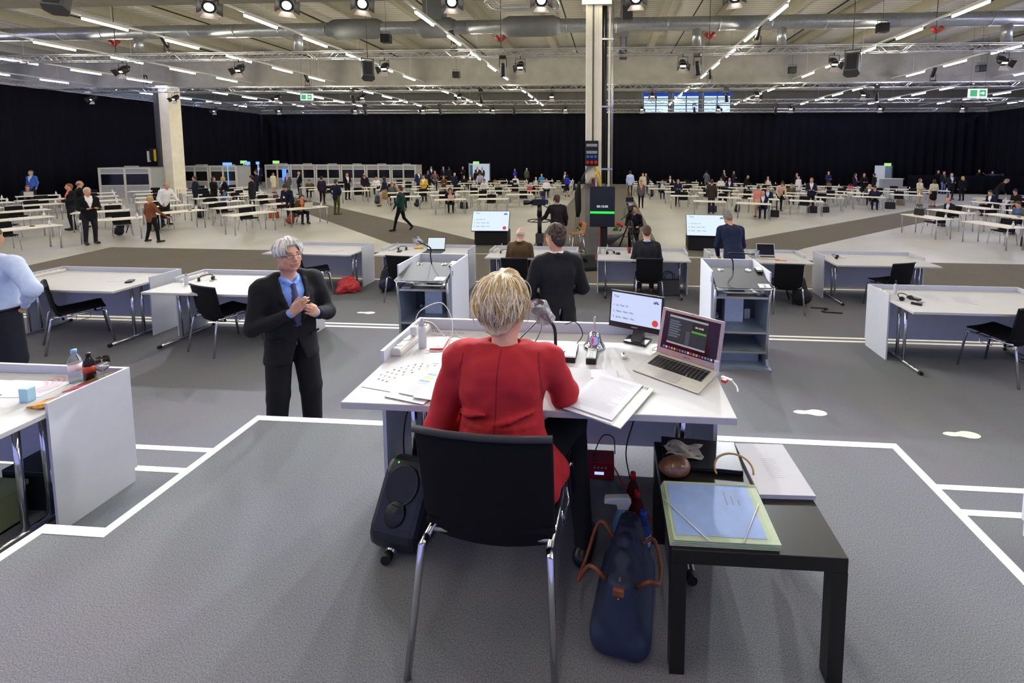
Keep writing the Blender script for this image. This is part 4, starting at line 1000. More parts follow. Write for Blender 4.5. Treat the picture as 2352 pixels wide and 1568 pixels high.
# ---------------------------------------------------------------- the hall: tables, chairs, small things
TL, TD, TH = 1.5, .70, .72
table0 = thing('hall_table', 'white hall table', 'table', (0, 0, -50))
MB().box(-TL / 2, TL / 2, -TD / 2, TD / 2, TH - .028, TH).build('tabletop', M_hallwhite, table0)
legm = MB().tube([(0, 0, 0), (0, 0, TH - .03)], .019, 8).mesh('leg', M_steel)
for sx in (-1, 1):
    for sy in (-1, 1): place(legm, 'leg', table0, (sx * (TL / 2 - .06), sy * (TD / 2 - .05), 0))
def chair_meshes():
    b = MB()                                   # curved upholstered shell: seat and back
    prof = [(-.235, .455), (-.20, .462), (-.05, .452), (.12, .445), (.19, .46), (.215, .52), (.235, .66), (.265, .84)]
    seat = MB(); back = MB()
    def shell(mb, pr, w0, w1, th):
        n = len(pr)
        for i in range(n - 1):
            pass
        vs = []; W = 8
        for i, (y, z) in enumerate(pr):
            d = Vector((0, pr[min(i + 1, n - 1)][0] - pr[max(i - 1, 0)][0], pr[min(i + 1, n - 1)][1] - pr[max(i - 1, 0)][1])).normalized()
            nn = Vector((0, -d.z, d.y)); w = w0 + (w1 - w0) * i / (n - 1)
            for sgn in (0, 1):
                for j in range(W + 1):
                    q = -1 + 2 * j / W
                    bow = .028 * (q * q) * (1 if mb is back else .3)
                    vs.append(Vector((q * w, y, z)) + nn * (th * sgn + bow))
        fs = []; r = 2 * (W + 1)
        for i in range(n - 1):
            for j in range(W):
                a = i * r + j; fs.append((a, a + 1, a + r + 1, a + r)); a += W + 1; fs.append((a, a + r, a + r + 1, a + 1))
            for j in (0, W):
                a = i * r + j; c = a + W + 1; fs.append((a, a + r, c + r, c) if j == 0 else (a, c, c + r, a + r))
        for i in (0, n - 1):
            for j in range(W): a = i * r + j; c = a + W + 1; fs.append((a, c, c + 1, a + 1))
        mb.add(vs, fs, 0, True)
    shell(seat, prof[:5], .225, .225, .022); shell(back, [(.155, .375), (.17, .42)] + prof[4:], .222, .232, .02)
    return seat, back
_s, _b = chair_meshes()
chair0 = thing('upholstered_chair', 'black chair', 'chair', (0, 0, -50))
place(_s.mesh('seat', M_fabric), 'seat', chair0, bevel=.006)
place(_b.mesh('backrest', M_fabric), 'backrest', chair0, bevel=.006)
rim = MB().tube([(-.232, .238, .842), (-.12, .258, .846), (0, .265, .847), (.12, .258, .846), (.232, .238, .842)], .011, 8)
rim.build('top_edge', M_rim, chair0)
fr = MB()
for s in (-1, 1): fr.tube([(s * .215, -.2, .43), (s * .215, .2, .432)], .012, 8)
fr.tube([(-.215, .14, .41), (.215, .14, .41)], .011, 8).tube([(-.215, -.15, .43), (.215, -.15, .43)], .01, 8)
for s in (-1, 1): fr.tube([(s * .225, .02, .42), (s * .235, .02, .36), (s * .235, -.1, .36), (s * .225, -.1, .42)], .005, 6)
fr.build('seat_frame', M_chrome, chair0)
for s in (-1, 1):
    MB().tube([(s * .215, -.2, .432), (s * .222, -.232, .425), (s * .245, -.29, .0)], .0125, 8).build('leg', M_chrome, chair0)
    MB().tube([(s * .215, .2, .434), (s * .222, .222, .42), (s * .25, .29, .0)], .0125, 8).build('leg', M_chrome, chair0)
for o in [table0, chair0]: pass
bottle_me = MB().lathe([(.0, 0), (.036, 0), (.036, .09), (.026, .12), (.012, .135), (.012, .16), (.018, .162), (.018, .185), (.0, .186)], n=10).mesh('sanitiser_bottle', M_wplastic)
sheet_me = MB().box(-.105, .105, -.15, .15, 0, .004).mesh('paper', M_paper)
def copy_to(root, first, loc, rz, label, group):
    if root not in USED0:
        USED0.add(root); root.location = loc; root.rotation_euler = (0, 0, rz); root['label'] = label; root['group'] = group; return root
    return dup(root, loc, rz, label, group)
USED0 = set()
rank = {}
tabs_by = {}
for i, (bk, x, y, th) in enumerate(TABS): tabs_by.setdefault(bk, []).append((math.hypot(x, y), i))
for bk, l in tabs_by.items():
    for n, (d, i) in enumerate(sorted(l)): rank[i] = n
BLK = {'far left': 'outermost left column', 'edge left': 'left border of the photo', 'second left': 'second left column', 'third left': 'column before the left pillar', 'fourth left': 'fourth left column', 'aisle left': 'column left of the diagonal aisle',
       'centre left': 'block right of the diagonal aisle', 'centre': 'block left of the pillar', 'centre right': 'block just right of the pillar', 'right': 'right hand block', 'far right': 'outer right block', 'front right': 'front right block beyond the aisle'}
def tloc(i, lx, ly, z=0):
    bk, x, y, th = TABS[i]; r = R(th)
    return (x + lx * math.cos(r) - ly * math.sin(r), y + lx * math.sin(r) + ly * math.cos(r), ZH + z)
random.seed(3)
for i, (bk, x, y, th) in enumerate(TABS):
    o = ORD[rank[i]]
    copy_to(table0, None, (x, y, ZH), R(th), 'white hall table, %s from the podium in the %s' % (o, BLK[bk]), 'white hall tables')
    near = math.hypot(x, y) < 33
    if i not in SEATED:
        l = tloc(i, random.uniform(-.25, .3), TD / 2 + .22 + random.uniform(0, .15))
        if all((l[0] - p[0]) ** 2 + (l[1] - p[1]) ** 2 > .4 ** 2 for p in PEOPLE):
            copy_to(chair0, None, l, R(th + random.uniform(-14, 14)), 'empty black chair at the %s white table of the %s' % (o, BLK[bk]), 'empty hall chairs')
    place(bottle_me, 'sanitiser_bottle', loc=tloc(i, .62, random.uniform(-.1, .15), TH), label='white sanitiser bottle on the %s table of the %s' % (o, BLK[bk]), cat='bottle', group='sanitiser bottles on the hall tables')
    if near and random.random() < .45:
        place(sheet_me, 'paper', loc=tloc(i, random.uniform(-.45, .35), random.uniform(-.12, .1), TH), rot=(0, 0, R(th + random.uniform(-25, 25))), label='paper lying on the %s table of the %s' % (o, BLK[bk]), cat='paper', group='papers on the hall tables')
    if near and random.random() < .4:
        q = MB().tube(smooth_path([(-.06, 0, .012), (0, .05, .012), (.06, .0, .012), (.02, -.05, .012), (-.05, -.02, .012)], 4), .012, 6)
        q.build('headset', M_black, loc=tloc(i, random.uniform(.25, .45), random.uniform(-.15, .1), TH), label='black headset on the %s table of the %s' % (o, BLK[bk]), cat='headset', group='headsets on the hall tables')
# people in the hall; each seated one gets a chair
for (x, y, h, pose, ang, shirt, top, bot, hair, hc, lab, ti) in PEOPLE:
    person(lab, pose, (x, y, ZH), R(ang), h, shirt, top, bot, hair, hc, shoe=M_shoeb if 'brown' in bot or 'olive' in bot else None, group='people in the hall')
    if ti >= 0:
        r = R(ang); copy_to(chair0, None, (x - math.sin(r) * .02, y + math.cos(r) * .02, ZH), r, 'black chair under the ' + ' '.join(lab.split(' seated')[0].split()[:11]), 'occupied hall chairs')
# laptops standing on hall tables: lid seen from behind
def lap(i, lx, c, label):
    t = thing('laptop', label, 'laptop', tloc(i, lx, .02, TH), R(TABS[i][3]), 'laptops on the hall tables')
    m = mat('laptop_' + c, {'silver': 'c9c8c0', 'pink': 'c9a9a6', 'dark': '1d1d20', 'cream': 'd9d3bb'}[c], .35, .3)
    MB().box(-.16, .16, -.11, .11, 0, .016).build('base', m, t); MB().box(-.16, .16, -.006, .006, 0, .22).build('lid', m, t, loc=(0, -.11, .016), rot=(R(18), 0, 0))
seat_lap = {'white laptop': 'silver', 'masked': 'silver', 'mask at a laptop': 'silver', 'pink laptop': 'pink', 'two laptops': 'silver', 'dark laptop': 'dark', 'behind a laptop': 'silver', 'at a laptop': 'silver', 'beside a laptop': 'cream'}
for p in PEOPLE:
    if p[11] < 0: continue
    for k_, c in seat_lap.items():
        if k_ in p[10]:
            bk, x, y, th = TABS[p[11]]; r = R(th); lx = (p[0] - x) * math.cos(r) + (p[1] - y) * math.sin(r)
            lap(p[11], max(-.55, min(.5, lx)), c, 'laptop in front of the ' + p[10].split(' seated')[0].split(' at a')[0][:70]); break
# bags on the hall floor and on tables
def bag(label, loc, rz, s, col, kind='back', cat='bag'):
    m = mat('bag_' + col, {'black': '17171b', 'navy': '1d2038', 'rust': '8a4526', 'wine': '4a2026', 'taupe': '857a66', 'red': 'b23a44', 'pink': 'b3616a', 'tan': 'a8743c', 'brown': '6b4a2c', 'cognac': 'a65a26', 'grey': '3c3d42'}[col], .75, var=.15, scale=25, bump=.2)
    t = thing('backpack' if kind == 'back' else 'bag', label, cat, loc, rz)
    if kind == 'back':
        B = Body(); B.cap((0, 0, .12 * s), (0, .03 * s, .36 * s), .12 * s, .085 * s, 0, 1.25, .85); B.ell((0, -.1 * s, .15 * s), (.11 * s, .06 * s, .1 * s), 0); me = B.mesh('body', .022 * s, .05 * s, 1)
        o = place(me, 'body', t); dress(o, [m]); 
        MB().tube(smooth_path([(-.05 * s, .03 * s, .44 * s), (0, .03 * s, .5 * s), (.05 * s, .03 * s, .44 * s)], 4), .012 * s, 6).build('handle', M_matte, t)
        for q in (-1, 1): MB().tube(smooth_path([(q * .08 * s, .11 * s, .42 * s), (q * .11 * s, .18 * s, .28 * s), (q * .1 * s, .12 * s, .06 * s)], 4), .014 * s, 6).build('strap', M_matte, t)
    else:
        MB().prism_axis([(-.1 * s, 0), (.1 * s, 0), (.07 * s, .3 * s), (-.07 * s, .3 * s)], -.2 * s, .2 * s, 'x').build('body', m, t, bevel=.03 * s)
        for q in (-1, 1): MB().tube(smooth_path([(-.1 * s, q * .06 * s, .3 * s), (-.07 * s, q * .06 * s, .42 * s), (.07 * s, q * .06 * s, .42 * s), (.1 * s, q * .06 * s, .3 * s)], 5), .01 * s, 6).build('handle', M_matte if col == 'black' else m, t)
for (x, y, s, c, kd, l) in [(-17.61, 14.62, 1.1, 'black', 'back', 'black backpack on the hall floor behind the suit with white papers'), (-17.4, 15.6, 1.0, 'brown', 'bag', 'patterned brown bag under a left table'), (-13.74, 25.2, 1.1, 'grey', 'back', 'dark backpack on the floor left of the khaki skirt'),
    (-10.77, 23.96, 1.0, 'navy', 'back', 'navy backpack on the floor right of the man in green'), (-13.3, 17.5, 1.15, 'rust', 'back', 'rust brown backpack under the masked woman table'), (-15.4, 19.2, 1.0, 'cognac', 'bag', 'orange brown bag beside a table left of the masked woman'), (-14.75, 19.6, 1.0, 'wine', 'bag', 'dark wine bag beside the orange brown bag'),
    (7.85, 21.6, 1.1, 'black', 'bag', 'black case on the floor right of the salmon jacket'), (2.87, 31.2, 1.2, 'black', 'back', 'black backpack on the floor right of the centre aisle'), (10.35, 23.3, 1.2, 'black', 'bag', 'black bag under the table with the phone holder'), (11.1, 23.5, 1.0, 'black', 'bag', 'smaller black bag by the table leg'),
    (15.5, 25.5, 1.25, 'black', 'bag', 'black trolley case beside the navy dress'), (-18.7, 18.9, 1.1, 'black', 'back', 'black backpack with red top beside a left table'), (-17.5, 15.9, 1.0, 'black', 'back', 'black backpack by the brown patterned jacket'), (-2.95, 36.3, 1.2, 'black', 'back', 'black trolley bag near the centre aisle far back'),
    (-7.9, 23.4, 1.2, 'black', 'bag', 'black bag beside the sleeveless woman'), (5.3, 23.2, 1.1, 'navy', 'bag', 'navy bag on the floor under a centre right table'), (6.55, 23.2, .9, 'black', 'back', 'small black backpack by a table leg at centre right'), (17.25, 27.4, 1.1, 'taupe', 'bag', 'taupe tote bag on the hall floor at right'),
    (13.6, 15.1, 1.1, 'black', 'bag', 'black case at the right border of the photo'), (19.47, 24.4, 1.0, 'black', 'back', 'black bag with strap under a front right table')]:
    bag(l, (x, y, ZH), random.uniform(-.6, .6), s, c, kd)
def table_near(x, y): return min(range(len(TABS)), key=lambda i: (TABS[i][1] - x) ** 2 + (TABS[i][2] - y) ** 2)
for (x, y, lx, s, c, kd, l) in [(-4.81, 27.0, -.1, .9, 'red', 'bag', 'red handbag with pale handles standing on a table'), (-4.81, 27.0, .35, .55, 'cognac', 'back', 'small brown pouch on the table of the red handbag'), (12.3, 34.0, 0, .8, 'tan', 'bag', 'tan handbag on a far right hand table'), (15.3, 30.0, .3, 1.0, 'pink', 'bag', 'pink case on a right hand table'),
    (15.6, 32.9, .0, .9, 'brown', 'bag', 'brown basket bag in front of the blonde woman in blue'), (11.2, 17.1, -.35, 1.0, 'black', 'bag', 'black bag lying on the nearest front right table'), (13.0, 28.4, .1, .7, 'tan', 'bag', 'orange tan bag before the olive jacket'), (-9.2, 33.7, .3, .8, 'tan', 'bag', 'tan bag on a table below the lit doorway'), (-16.4, 20.8, .3, .7, 'wine', 'bag', 'dark red bag on a table before the cream coat')]:
    i = table_near(x, y); bag(l, tloc(i, lx, .05, TH), R(TABS[i][3]), s * .8, c, kd)
# interpreter booths
def booth(label, p0, p1, n, h=2.0, open_end=False):
    """row of n booths, glass front facing the podium"""
    p0 = Vector(p0 + (ZH,)); p1 = Vector(p1 + (ZH,)); d = p1 - p0; L = d.length; a = math.atan2(d.y, d.x); w = L / n
    for i in range(n):
        t = thing('interpreter_booth', label % ORD[i], 'booth', tuple(p0 + d * ((i + .5) / n)), a, 'grey interpreter booths')
        hw = w / 2 - .03; dp = 1.6
        MB().box(-hw, hw, -.03, .03, 0, .82).build('lower_panel', M_booth, t)
        MB().box(-hw, hw, -.03, .03, 1.62, h).build('upper_panel', M_booth, t)
        MB().box(-hw, -hw + .04, 0, dp, 0, h).build('side_panel', M_booth, t); MB().box(hw - .04, hw, 0, dp, 0, h).build('side_panel', M_booth, t)
        MB().box(-hw, hw, dp, dp + .04, 0, h).build('rear_panel', M_dgrey, t); MB().box(-hw, hw, 0, dp, h - .03, h).build('roof', M_booth, t)
        for s in (-1, 1): MB().box(s * hw / 2 - hw / 2 + .05, s * hw / 2 + hw / 2 - .05, -.015, .0, .84, 1.6).build('window_pane', M_glassdark, t)
        f = MB()
        for x in (-hw, -.06, hw - .1): f.box(x, x + .11, -.06, -.01, 0, h)
        f.box(-hw, hw, -.055, -.01, h - .09, h).box(-hw, hw, -.05, -.01, 1.58, 1.64).box(-hw, hw, -.05, -.01, .8, .86)
        f.build('frame', M_boothf, t)
        MB().box(-.3, .3, .5, .9, h, h + .1).build('roof_fan', M_booth, t)
booth('grey interpreter booth standing left of the left pillar, %s of the pair', (-33.2, 26.6), (-30.6, 27.6), 1)
booth('grey interpreter booth right of the left pillar, %s of two', (-32.6, 31.6), (-28.6, 32.2), 2)
booth('grey interpreter booth in the long row before the back curtain, %s from the left', (-29.8, 36.4), (-16.9, 37.6), 6)
t = thing('wall_cabinet', 'tall grey steel cabinet beside the left pillar', 'cabinet', (-32.5, 29.3, ZH), R(40)); MB().box(-.5, .5, -.3, .3, 0, 2.0).build('carcass', M_booth, t); MB().box(-.02, .02, -.32, -.3, .05, 1.95).build('door_gap', M_dgrey, t); MB().box(.1, .16, -.34, -.3, .95, 1.1).build('handle', M_black, t)
M_scrblue = emat('screen_blue', '7fb4f0', 1.2)
for x, y, z, w, h, l in ((-33.6, 39.0, .85, .5, .3, 'small lit blue screen above the first long row booth'), (-32.6, 39.0, .88, .3, .25, 'smaller lit blue screen beside the first'), (-29.2, 32.0, .95, .7, .22, 'pale blue lit sign above the booths by the left pillar')):
    MB().box(-w / 2, w / 2, -.03, .03, -h / 2, h / 2).box(-.03, .03, .0, .028, ZH - z, -h / 2).build('screen', M_scrblue, loc=(x, y, z), label=l, cat='screen')
MB().box(-.17, .17, -.03, .03, 0, 1.0).build('screen', emat('screen_blue2', '5a8ff0', 1.4), loc=(-27.9, 36.2, -.55), label='tall lit blue screen at the first long row booth', cat='screen')
t = thing('counter', 'white counter near the pale open door', 'counter', (24.6, 40.5, ZH)); MB().box(-.9, .9, -.3, .3, .9, .95).build('worktop', M_hallwhite, t); MB().box(-.85, .85, -.25, .25, 0, .9).build('body', M_booth, t)
t = thing('sideboard', 'grey sideboard with small papers near the pale open door', 'sideboard', (26.3, 38.4, ZH), R(-20)); MB().box(-.9, .9, -.3, .3, .3, 1.0).build('body', mat('sideboard_grey', '8f8f80', .6), t); MB().box(-.9, .9, -.28, .28, 0, .3).build('plinth', M_matte, t)
for i, c in enumerate(('d8d8d8', 'd0b84a', 'd8d8d8')): MB().box(-.7 + .25 * i, -.55 + .25 * i, -.32, -.3, .7, .9).build('notice', mat('notice%d' % i, c), t)

# ---------------------------------------------------------------- desks on the platforms
M_deskw = mat('desk_white', 'bebec2', .6, var=.012, scale=18, spec=.3)
M_foot = mat('foot_cap_black', '151517', .5)
def desk(label, x0, x1, y0, y1, z, legs=True):
    w, d = x1 - x0, y1 - y0
    t = thing('desk', label, 'desk', (x0, y0, z), 0)
    MB().box(.012, w - .012, 0, d - .02, .712, .74).build('desktop', M_deskw, t, bevel=.003)
    MB().box(0, w, d - .018, d, .09, .80).build('back_panel', M_panel, t)
    for x in (0, w - .018):
        MB().box(x, x + .018, d - .44, d - .018, 0, .80).build('side_panel', M_panel, t)
    for x in (.16, w - .16):
        l = MB()
        for y in (.34, .46): l.tube([(x, y, .04), (x, y, .70)], .017, 10)
        l.tube([(x, .1, .69), (x, d - .12, .69)], .014, 8)
        l.tube([(x, .06, .028), (x, d - .1, .028)], .02, 10)
        lo = l.build('leg', M_chrome, t)
        for ya, yb in ((.03, .062), (d - .1, d - .075)): MB().tube([(x, ya, .028), (x, yb, .028)], .022, 10).build('foot_cap', M_foot, lo)
    return t
main = desk('white president desk with laptop and bell in the foreground', -1.095, .505, 1.65, 2.43, Z0)
desk('white side desk with bottles and magazines at the left border', -4.98, -3.235, 1.86, 2.68, ZA)
desk('white side desk cut off by the right border', 2.46, 4.2, 1.86, 2.64, ZA)
desk('white desk behind the man in the pale blue shirt, far left on the upper tier', -7.95, -6.11, 4.95, 5.83, Z2)
desk('white desk to the left of the clapping man on the upper tier', -5.76, -3.99, 4.95, 5.83, Z2)
desk('white desk at the right on the upper tier with a headset and phone', 3.31, 5.12, 4.95, 5.80, Z2)
desk('white desk behind the clapping man on the lower tier', -6.66, -4.89, 7.93, 8.78, Z1)
desk('white desk with an open laptop and yellow packet, left of the brown jacket', -4.47, -2.73, 7.96, 8.76, Z1)
desk('white desk of the man in the brown jacket', -2.32, -.62, 7.93, 8.74, Z1)
desk('white desk with a red cup before the pillar', -.23, 1.48, 7.93, 8.76, Z1)
desk('white desk of the man bending in a navy suit', 1.86, 3.62, 7.92, 8.78, Z1)
desk('white desk with headset and empty chair, right end of the lower tier', 3.95, 5.72, 7.86, 8.76, Z1)
def schair(label, x, y, z, deg):
    return dup(chair0, (x, y, z), R(deg), label, 'stage chairs')
schair('black chair standing sideways behind the man in the pale blue shirt', -6.82, 5.10, Z2, 146)
schair('empty black chair left of the clapping man', -4.86, 5.16, Z2, 163)
schair('empty black chair at the right hand upper desk', 4.42, 5.12, Z2, 202)
schair('black chair half hidden by the head of the clapping man', -5.55, 7.85, Z1, 128)
schair('empty black chair left of lectern three', -3.72, 7.72, Z1, 172)
schair('black chair of the man in the brown jacket', -1.66, 7.72, Z1, 181)
schair('black chair of the man writing in a dark suit', .70, 7.88, Z1, 180)
schair('black chair right of lectern two with a backpack behind', 3.0, 7.66, Z1, 176)
schair('empty black chair at the right end of the lower tier', 4.86, 7.86, Z1, 198)
schair('black chair of the woman in red, seen from behind', -.395, 1.575, Z0, 177)

# ---------------------------------------------------------------- lecterns
M_lect = mat('lectern_silver', '8e9db0', .4, .35, var=.04, scale=20)
M_lectop = mat('lectern_top', '1a191c', .6, 0, var=.06, scale=30)
def bagged_mic(parent, p0, pts, tip, s=.06, base=None):
    g = MB().tube(smooth_path([p0] + pts + [tip], 6), .008, 8); g.build('gooseneck', M_matte, parent)
    d = (Vector(tip) - Vector(pts[-1])).normalized()
    MB().tube([Vector(tip), Vector(tip) + d * .045], .011, 10).build('microphone', M_matte, parent)
    b = MB(); random.seed(5)
    u, v = frame(d); c = Vector(tip) + d * .02
    rings = []
    for i, (t_, r) in enumerate(((-.055, .008), (-.04, .03), (0, .043), (.045, .045), (.075, .04))):
        for j in range(9):
            a = 2 * PI * j / 9; rr = r * (1 + .22 * math.sin(3 * a + i * 2))
            rings.append(c + d * t_ * s / .06 + (u * math.cos(a) + v * math.sin(a)) * rr * s / .06)
    fs = [(i * 9 + j, i * 9 + (j + 1) % 9, i * 9 + 9 + (j + 1) % 9, i * 9 + 9 + j) for i in range(4) for j in range(9)]
    b.add(rings, fs, 0, False); b.build('plastic_bag', M_film, parent)
def lectern(label, x, y, z, num, numside, mictip):
    t = thing('lectern', label, 'lectern', (x, y, z))
    sc = MB().box(-.325, .325, .70, .718, 0, 1.115)
    sc.build('rear_screen', M_panel, t)
    for s in (-1, 1): MB().box(s * .325 - .009, s * .325 + .009, .08, .70, 0, 1.115).build('side_screen', M_panel, t)
    for s in (-1, 1):                                           # curved silver cheeks
        poly = [(.55, 0), (-.0, 0), (-.0, .05), (.035, .12), (.06, .3), (.05, .55), (.02, .75), (-.0, .93), (.05, .965), (.40, 1.05), (.5, 1.04)]
        MB().prism_axis(poly, s * .30 - .014, s * .30 + .014, 'x').build('cheek', M_lect, t, bevel=.004)
        MB().tube([(s * .30, -.0, .93), (s * .30, .02, .75), (s * .30, .048, .55), (s * .30, .056, .3), (s * .30, .03, .12)], .016, 8).build('edge_trim', M_steel, t)
    m = Matrix.Rotation(R(13.5), 3, 'X')
    top = MB(); pl = [(-.31, -.045), (-.28, -.075), (.28, -.075), (.31, -.045), (.285, .40), (-.285, .40)]
    top.prism(pl, -.012, .012); tp = top.build('reading_top', M_lectop, t, loc=(0, .0, .975), rot=(R(13.5), 0, 0), bevel=.004)
    MB().tube([(-.31, -.045, 0), (-.28, -.077, 0), (.28, -.077, 0), (.31, -.045, 0)], .008, 8).build('front_edge', M_chrome, tp)
    for s in (-.17, .15): MB().lathe([(0, .02), (.018, .02), (.02, .014), (.04, .013), (.042, .01), (.0, .01)], (s, .35, .003), 20).build('chrome_socket', M_chrome, tp)
    dv = MB().box(.235, .30, .27, .375, .012, .04).build('voting_box', M_black, tp, bevel=.004); MB().box(.238, .297, .30, .372, .04, .046).build('white_face', M_wplastic, dv)
    MB().box(.165, .29, -.055, .03, .0125, .0145).build('number_plate', M_paper, tp)
    text(num, .08, tp, (.2275, -.042, .0148), (0, 0, 0), M_black, 'number', 'CENTER')
    text(num, .085, t, (numside * .3355, .105 if numside < 0 else .105, .99), (R(90), 0, R(90 * numside)), M_black, 'number', 'CENTER')
    MB().box(-.285, .285, .02, .45, .825, .84).build('shelf', M_dgrey, t); MB().box(-.285, .285, .012, .022, .82, .845).build('shelf_edge', M_steel, t)
    MB().box(-.26, -.16, .06, .3, .842, .862).build('paper_stack', M_paper, t, rot=(0, 0, R(6))); MB().box(.2, .235, .05, .25, .842, .85).build('ruler', M_wplastic, t, rot=(0, 0, R(8)))
    MB().box(-.115, .115, .34, .48, .43, .97).build('column', mat('lectern_column', 'a9abb0', .5), t, bevel=.01)
    MB().box(-.112, .112, .325, .34, .43, .74).build('column_lit_face', mat('lectern_column_lit', 'c9d9ee', .4), t, bevel=.006)  # added paler face, paints the light on the lower column
    MB().box(-.29, .29, .46, .50, .3, 1.0).build('rear_panel', mat('lectern_rear', '39424e', .5), t)
    MB().tube(smooth_path([(-.2, .44, .8), (-.14, .38, .68), (-.16, .4, .52), (-.22, .42, .46)]), .006, 6).build('cable', M_black, t)
    for sx in (-1, 1): MB().box(sx * .19 - .035, sx * .19 + .035, .44, .455, .44, .56 if sx > 0 else .5).build('connector_box', M_wplastic, t)
    for z_ in (.42, .19):
        MB().box(-.285, .285, .03, .48, z_, z_ + .018).build('shelf', M_lect, t); MB().box(-.287, .287, .018, .032, z_ - .006, z_ + .02).build('shelf_edge', M_steel, t)
    MB().box(-.285, .25, .16, .175, .03, .19).build('kick_panel', M_lect, t)
    base = MB(); arc = [(-.33 + .66 * i / 12, -.06 + .07 * (1 - (2 * i / 12 - 1) ** 2)) for i in range(13)]
    base.prism(arc + [(.33, .5), (-.33, .5)], 0, .03).build('base', M_lect, t)
    MB().lathe([(0, 0), (.03, 0), (.028, .04), (.012, .05), (0, .05)], (-.13, .46, .0), 10)
    bagged_mic(tp, (-.02, .36, .01), [(-.03, .38, .12), (-.05 + .03 * numside, .38, .22)], mictip)
    return t
lectern('silver lectern number three with white side screens, left of the blond head', -2.21, 4.99, Z2, '3', 1, (-.10, .30, .33))
lectern('silver lectern number two with white side screens, behind the laptop', 1.505, 4.99, Z2, '2', -1, (.13, .26, .27))

# ---------------------------------------------------------------- voting screens and timer
M_scr = emat('screen_white', 'dff0ff', 1.0)
M_txtb = emat('screen_text_blue', '3f5fc0', .5); M_dot = emat('screen_red', 'e0453c', .9)
def vote_screen(parent, w, h, y, txt, face):
    """screen contents on plane y facing -y, centred at z=0"""
    k = w / 1.2
    for s, zz, body in ((.075, .245, 'Test'), (.06, .03, '1.  Ja / Oui / Si'), (.06, -.085, '2.  Nein / Non / No'), (.06, -.2, '3.  Enth. / Abst. / Ast.')):
        text(body, s * k, parent, ((-.5 if body == 'Test' else -.53) * k, y, zz * k), (R(90), 0, 0), txt)
    MB().cyl((.46 * k, y + .002, -.235 * k), (.46 * k, y - .002, -.235 * k), .06 * k, n=24).build('red_dot', M_dot, parent)
    b = MB()
    for i in range(5):
        a = R(150 - 30 * i); b.obox((.47 * k + .045 * k * math.cos(a), y, .20 * k + .05 * k * math.sin(a)), (.022 * k, .003, .045 * k), Matrix.Rotation(-a + PI / 2, 3, 'Y'))
    b.build('logo', txt, parent)
def monitor(label, x, y, z, w, h, tilt, rz):
    t = thing('presentation_screen', label, 'screen', (x, y, z), rz, None)
    c = thing_child = MB().box(-w / 2, w / 2, -.025, .03, -h / 2, h / 2).build('housing', M_black, t, loc=(0, 0, h * .44), rot=(R(-tilt), 0, 0))
    MB().box(-w / 2 + .012, w / 2 - .012, -.028, -.025, -h / 2 + .012, h / 2 - .012).build('screen_face', M_scr, c)
    vote_screen(c, w, h, -.0285, M_txtb, None)
    return t
for x, y, rz, l in ((-3.86, 14.0, .06, 'left'), (2.97, 13.7, -.06, 'right')):
    t = thing('draped_stand', 'black draped stand under the %s voting screen' % l, 'stand', (x, y + .25, ZH), rz)
    MB().box(-.54, .54, -.3, .35, 0, .46).build('cover', M_matte, t, bevel=.05)
    MB().box(-.25, .25, .0, .2, .4, .78).build('mount', M_black, t)
    monitor('large voting screen lit white on the hall floor, %s of the pillar' % l, x, y + .05, ZH + .47, 1.21, .69, 28, rz)
t = thing('timer_screen', 'upright black timer screen on a pole before the pillar showing 00:10:00', 'screen', (-.2, 11.8, ZH))
hs = MB().box(-.335, .335, -.03, .03, 1.01, 2.1).build('housing', M_black, t, bevel=.006)
MB().box(-.325, .325, -.033, -.03, 1.02, 2.09).build('screen_face', emat('screen_dark', '0d1524', .5), hs)
MB().box(-.325, .325, -.036, -.033, 1.37, 1.432).build('green_bar', emat('screen_green', '33ee55', 1.0), hs)
text('00:10:00', .088, hs, (0, -.036, 1.535), (R(90), 0, 0), emat('screen_digits', 'eaf4ff', 1.1), 'digits', 'CENTER', .002)
MB().box(-.05, .14, .03, .1, 0, 1.9).build('pole', M_matte, t); MB().box(-.36, .36, -.25, .3, 0, .025).build('foot_plate', M_matte, t)
MB().tube(smooth_path([(-.06, .02, .99), (-.1, .0, .6), (-.12, -.02, .3), (-.25, -.1, .04), (-.4, -.2, .02)]), .012, 6).build('red_cable', M_red, t)
t = thing('floor_monitor', 'black wedge loudspeaker on the floor below the timer screen', 'loudspeaker', (-.62, 11.2, ZH), R(15)); MB().prism_axis([(-.25, 0), (.2, 0), (.2, .32), (.05, .34), (-.25, .1)], -.26, .26, 'x').build('cabinet', M_matte, t, bevel=.015)
MB().cyl((-.06, -.12, .22), (-.06, .0, .23), .1, .07, 18).build('cone', M_black, t)
# planter, wooden chair
t = thing('planter', 'wide grey bowl planter with red flowers behind the pillar', 'planter', (-.25, 14.2, ZH))
MB().lathe([(.15, 0), (.3, .04), (.62, .3), (.82, .5), (.78, .5), (.6, .42), (0, .4)], n=32).build('bowl', M_concg, t)
random.seed(11)
for i, c in enumerate((-.66, .5, -.45)):
    lf = MB()
    for j in range(26):
        a = random.uniform(0, 2 * PI); r = random.uniform(.02, .15); p = Vector((c + r * math.cos(a), -.1 + r * math.sin(a), .5 + random.uniform(0, .16)))
        n = Vector((random.uniform(-1, 1), random.uniform(-1, 1), random.uniform(.2, 1))).normalized(); u, v = frame(n); lf.add([p + u * .05, p + v * .035, p - u * .05, p - v * .035], [(0, 1, 2, 3)])
    lf.build('leaves', mat('leaf_green', '3f7a2a', .6, var=.25), t, solid=.002)
    for j in range(4):
        p = (c + random.uniform(-.14, .14), -.12 + random.uniform(-.08, .08), .68 + random.uniform(0, .08)); f = MB().ball(p, (.06, .06, .05), 7)
        f.build('red_flower', mat('petal_red', 'c11f2d', .6, var=.25, scale=60, bump=.5), t)
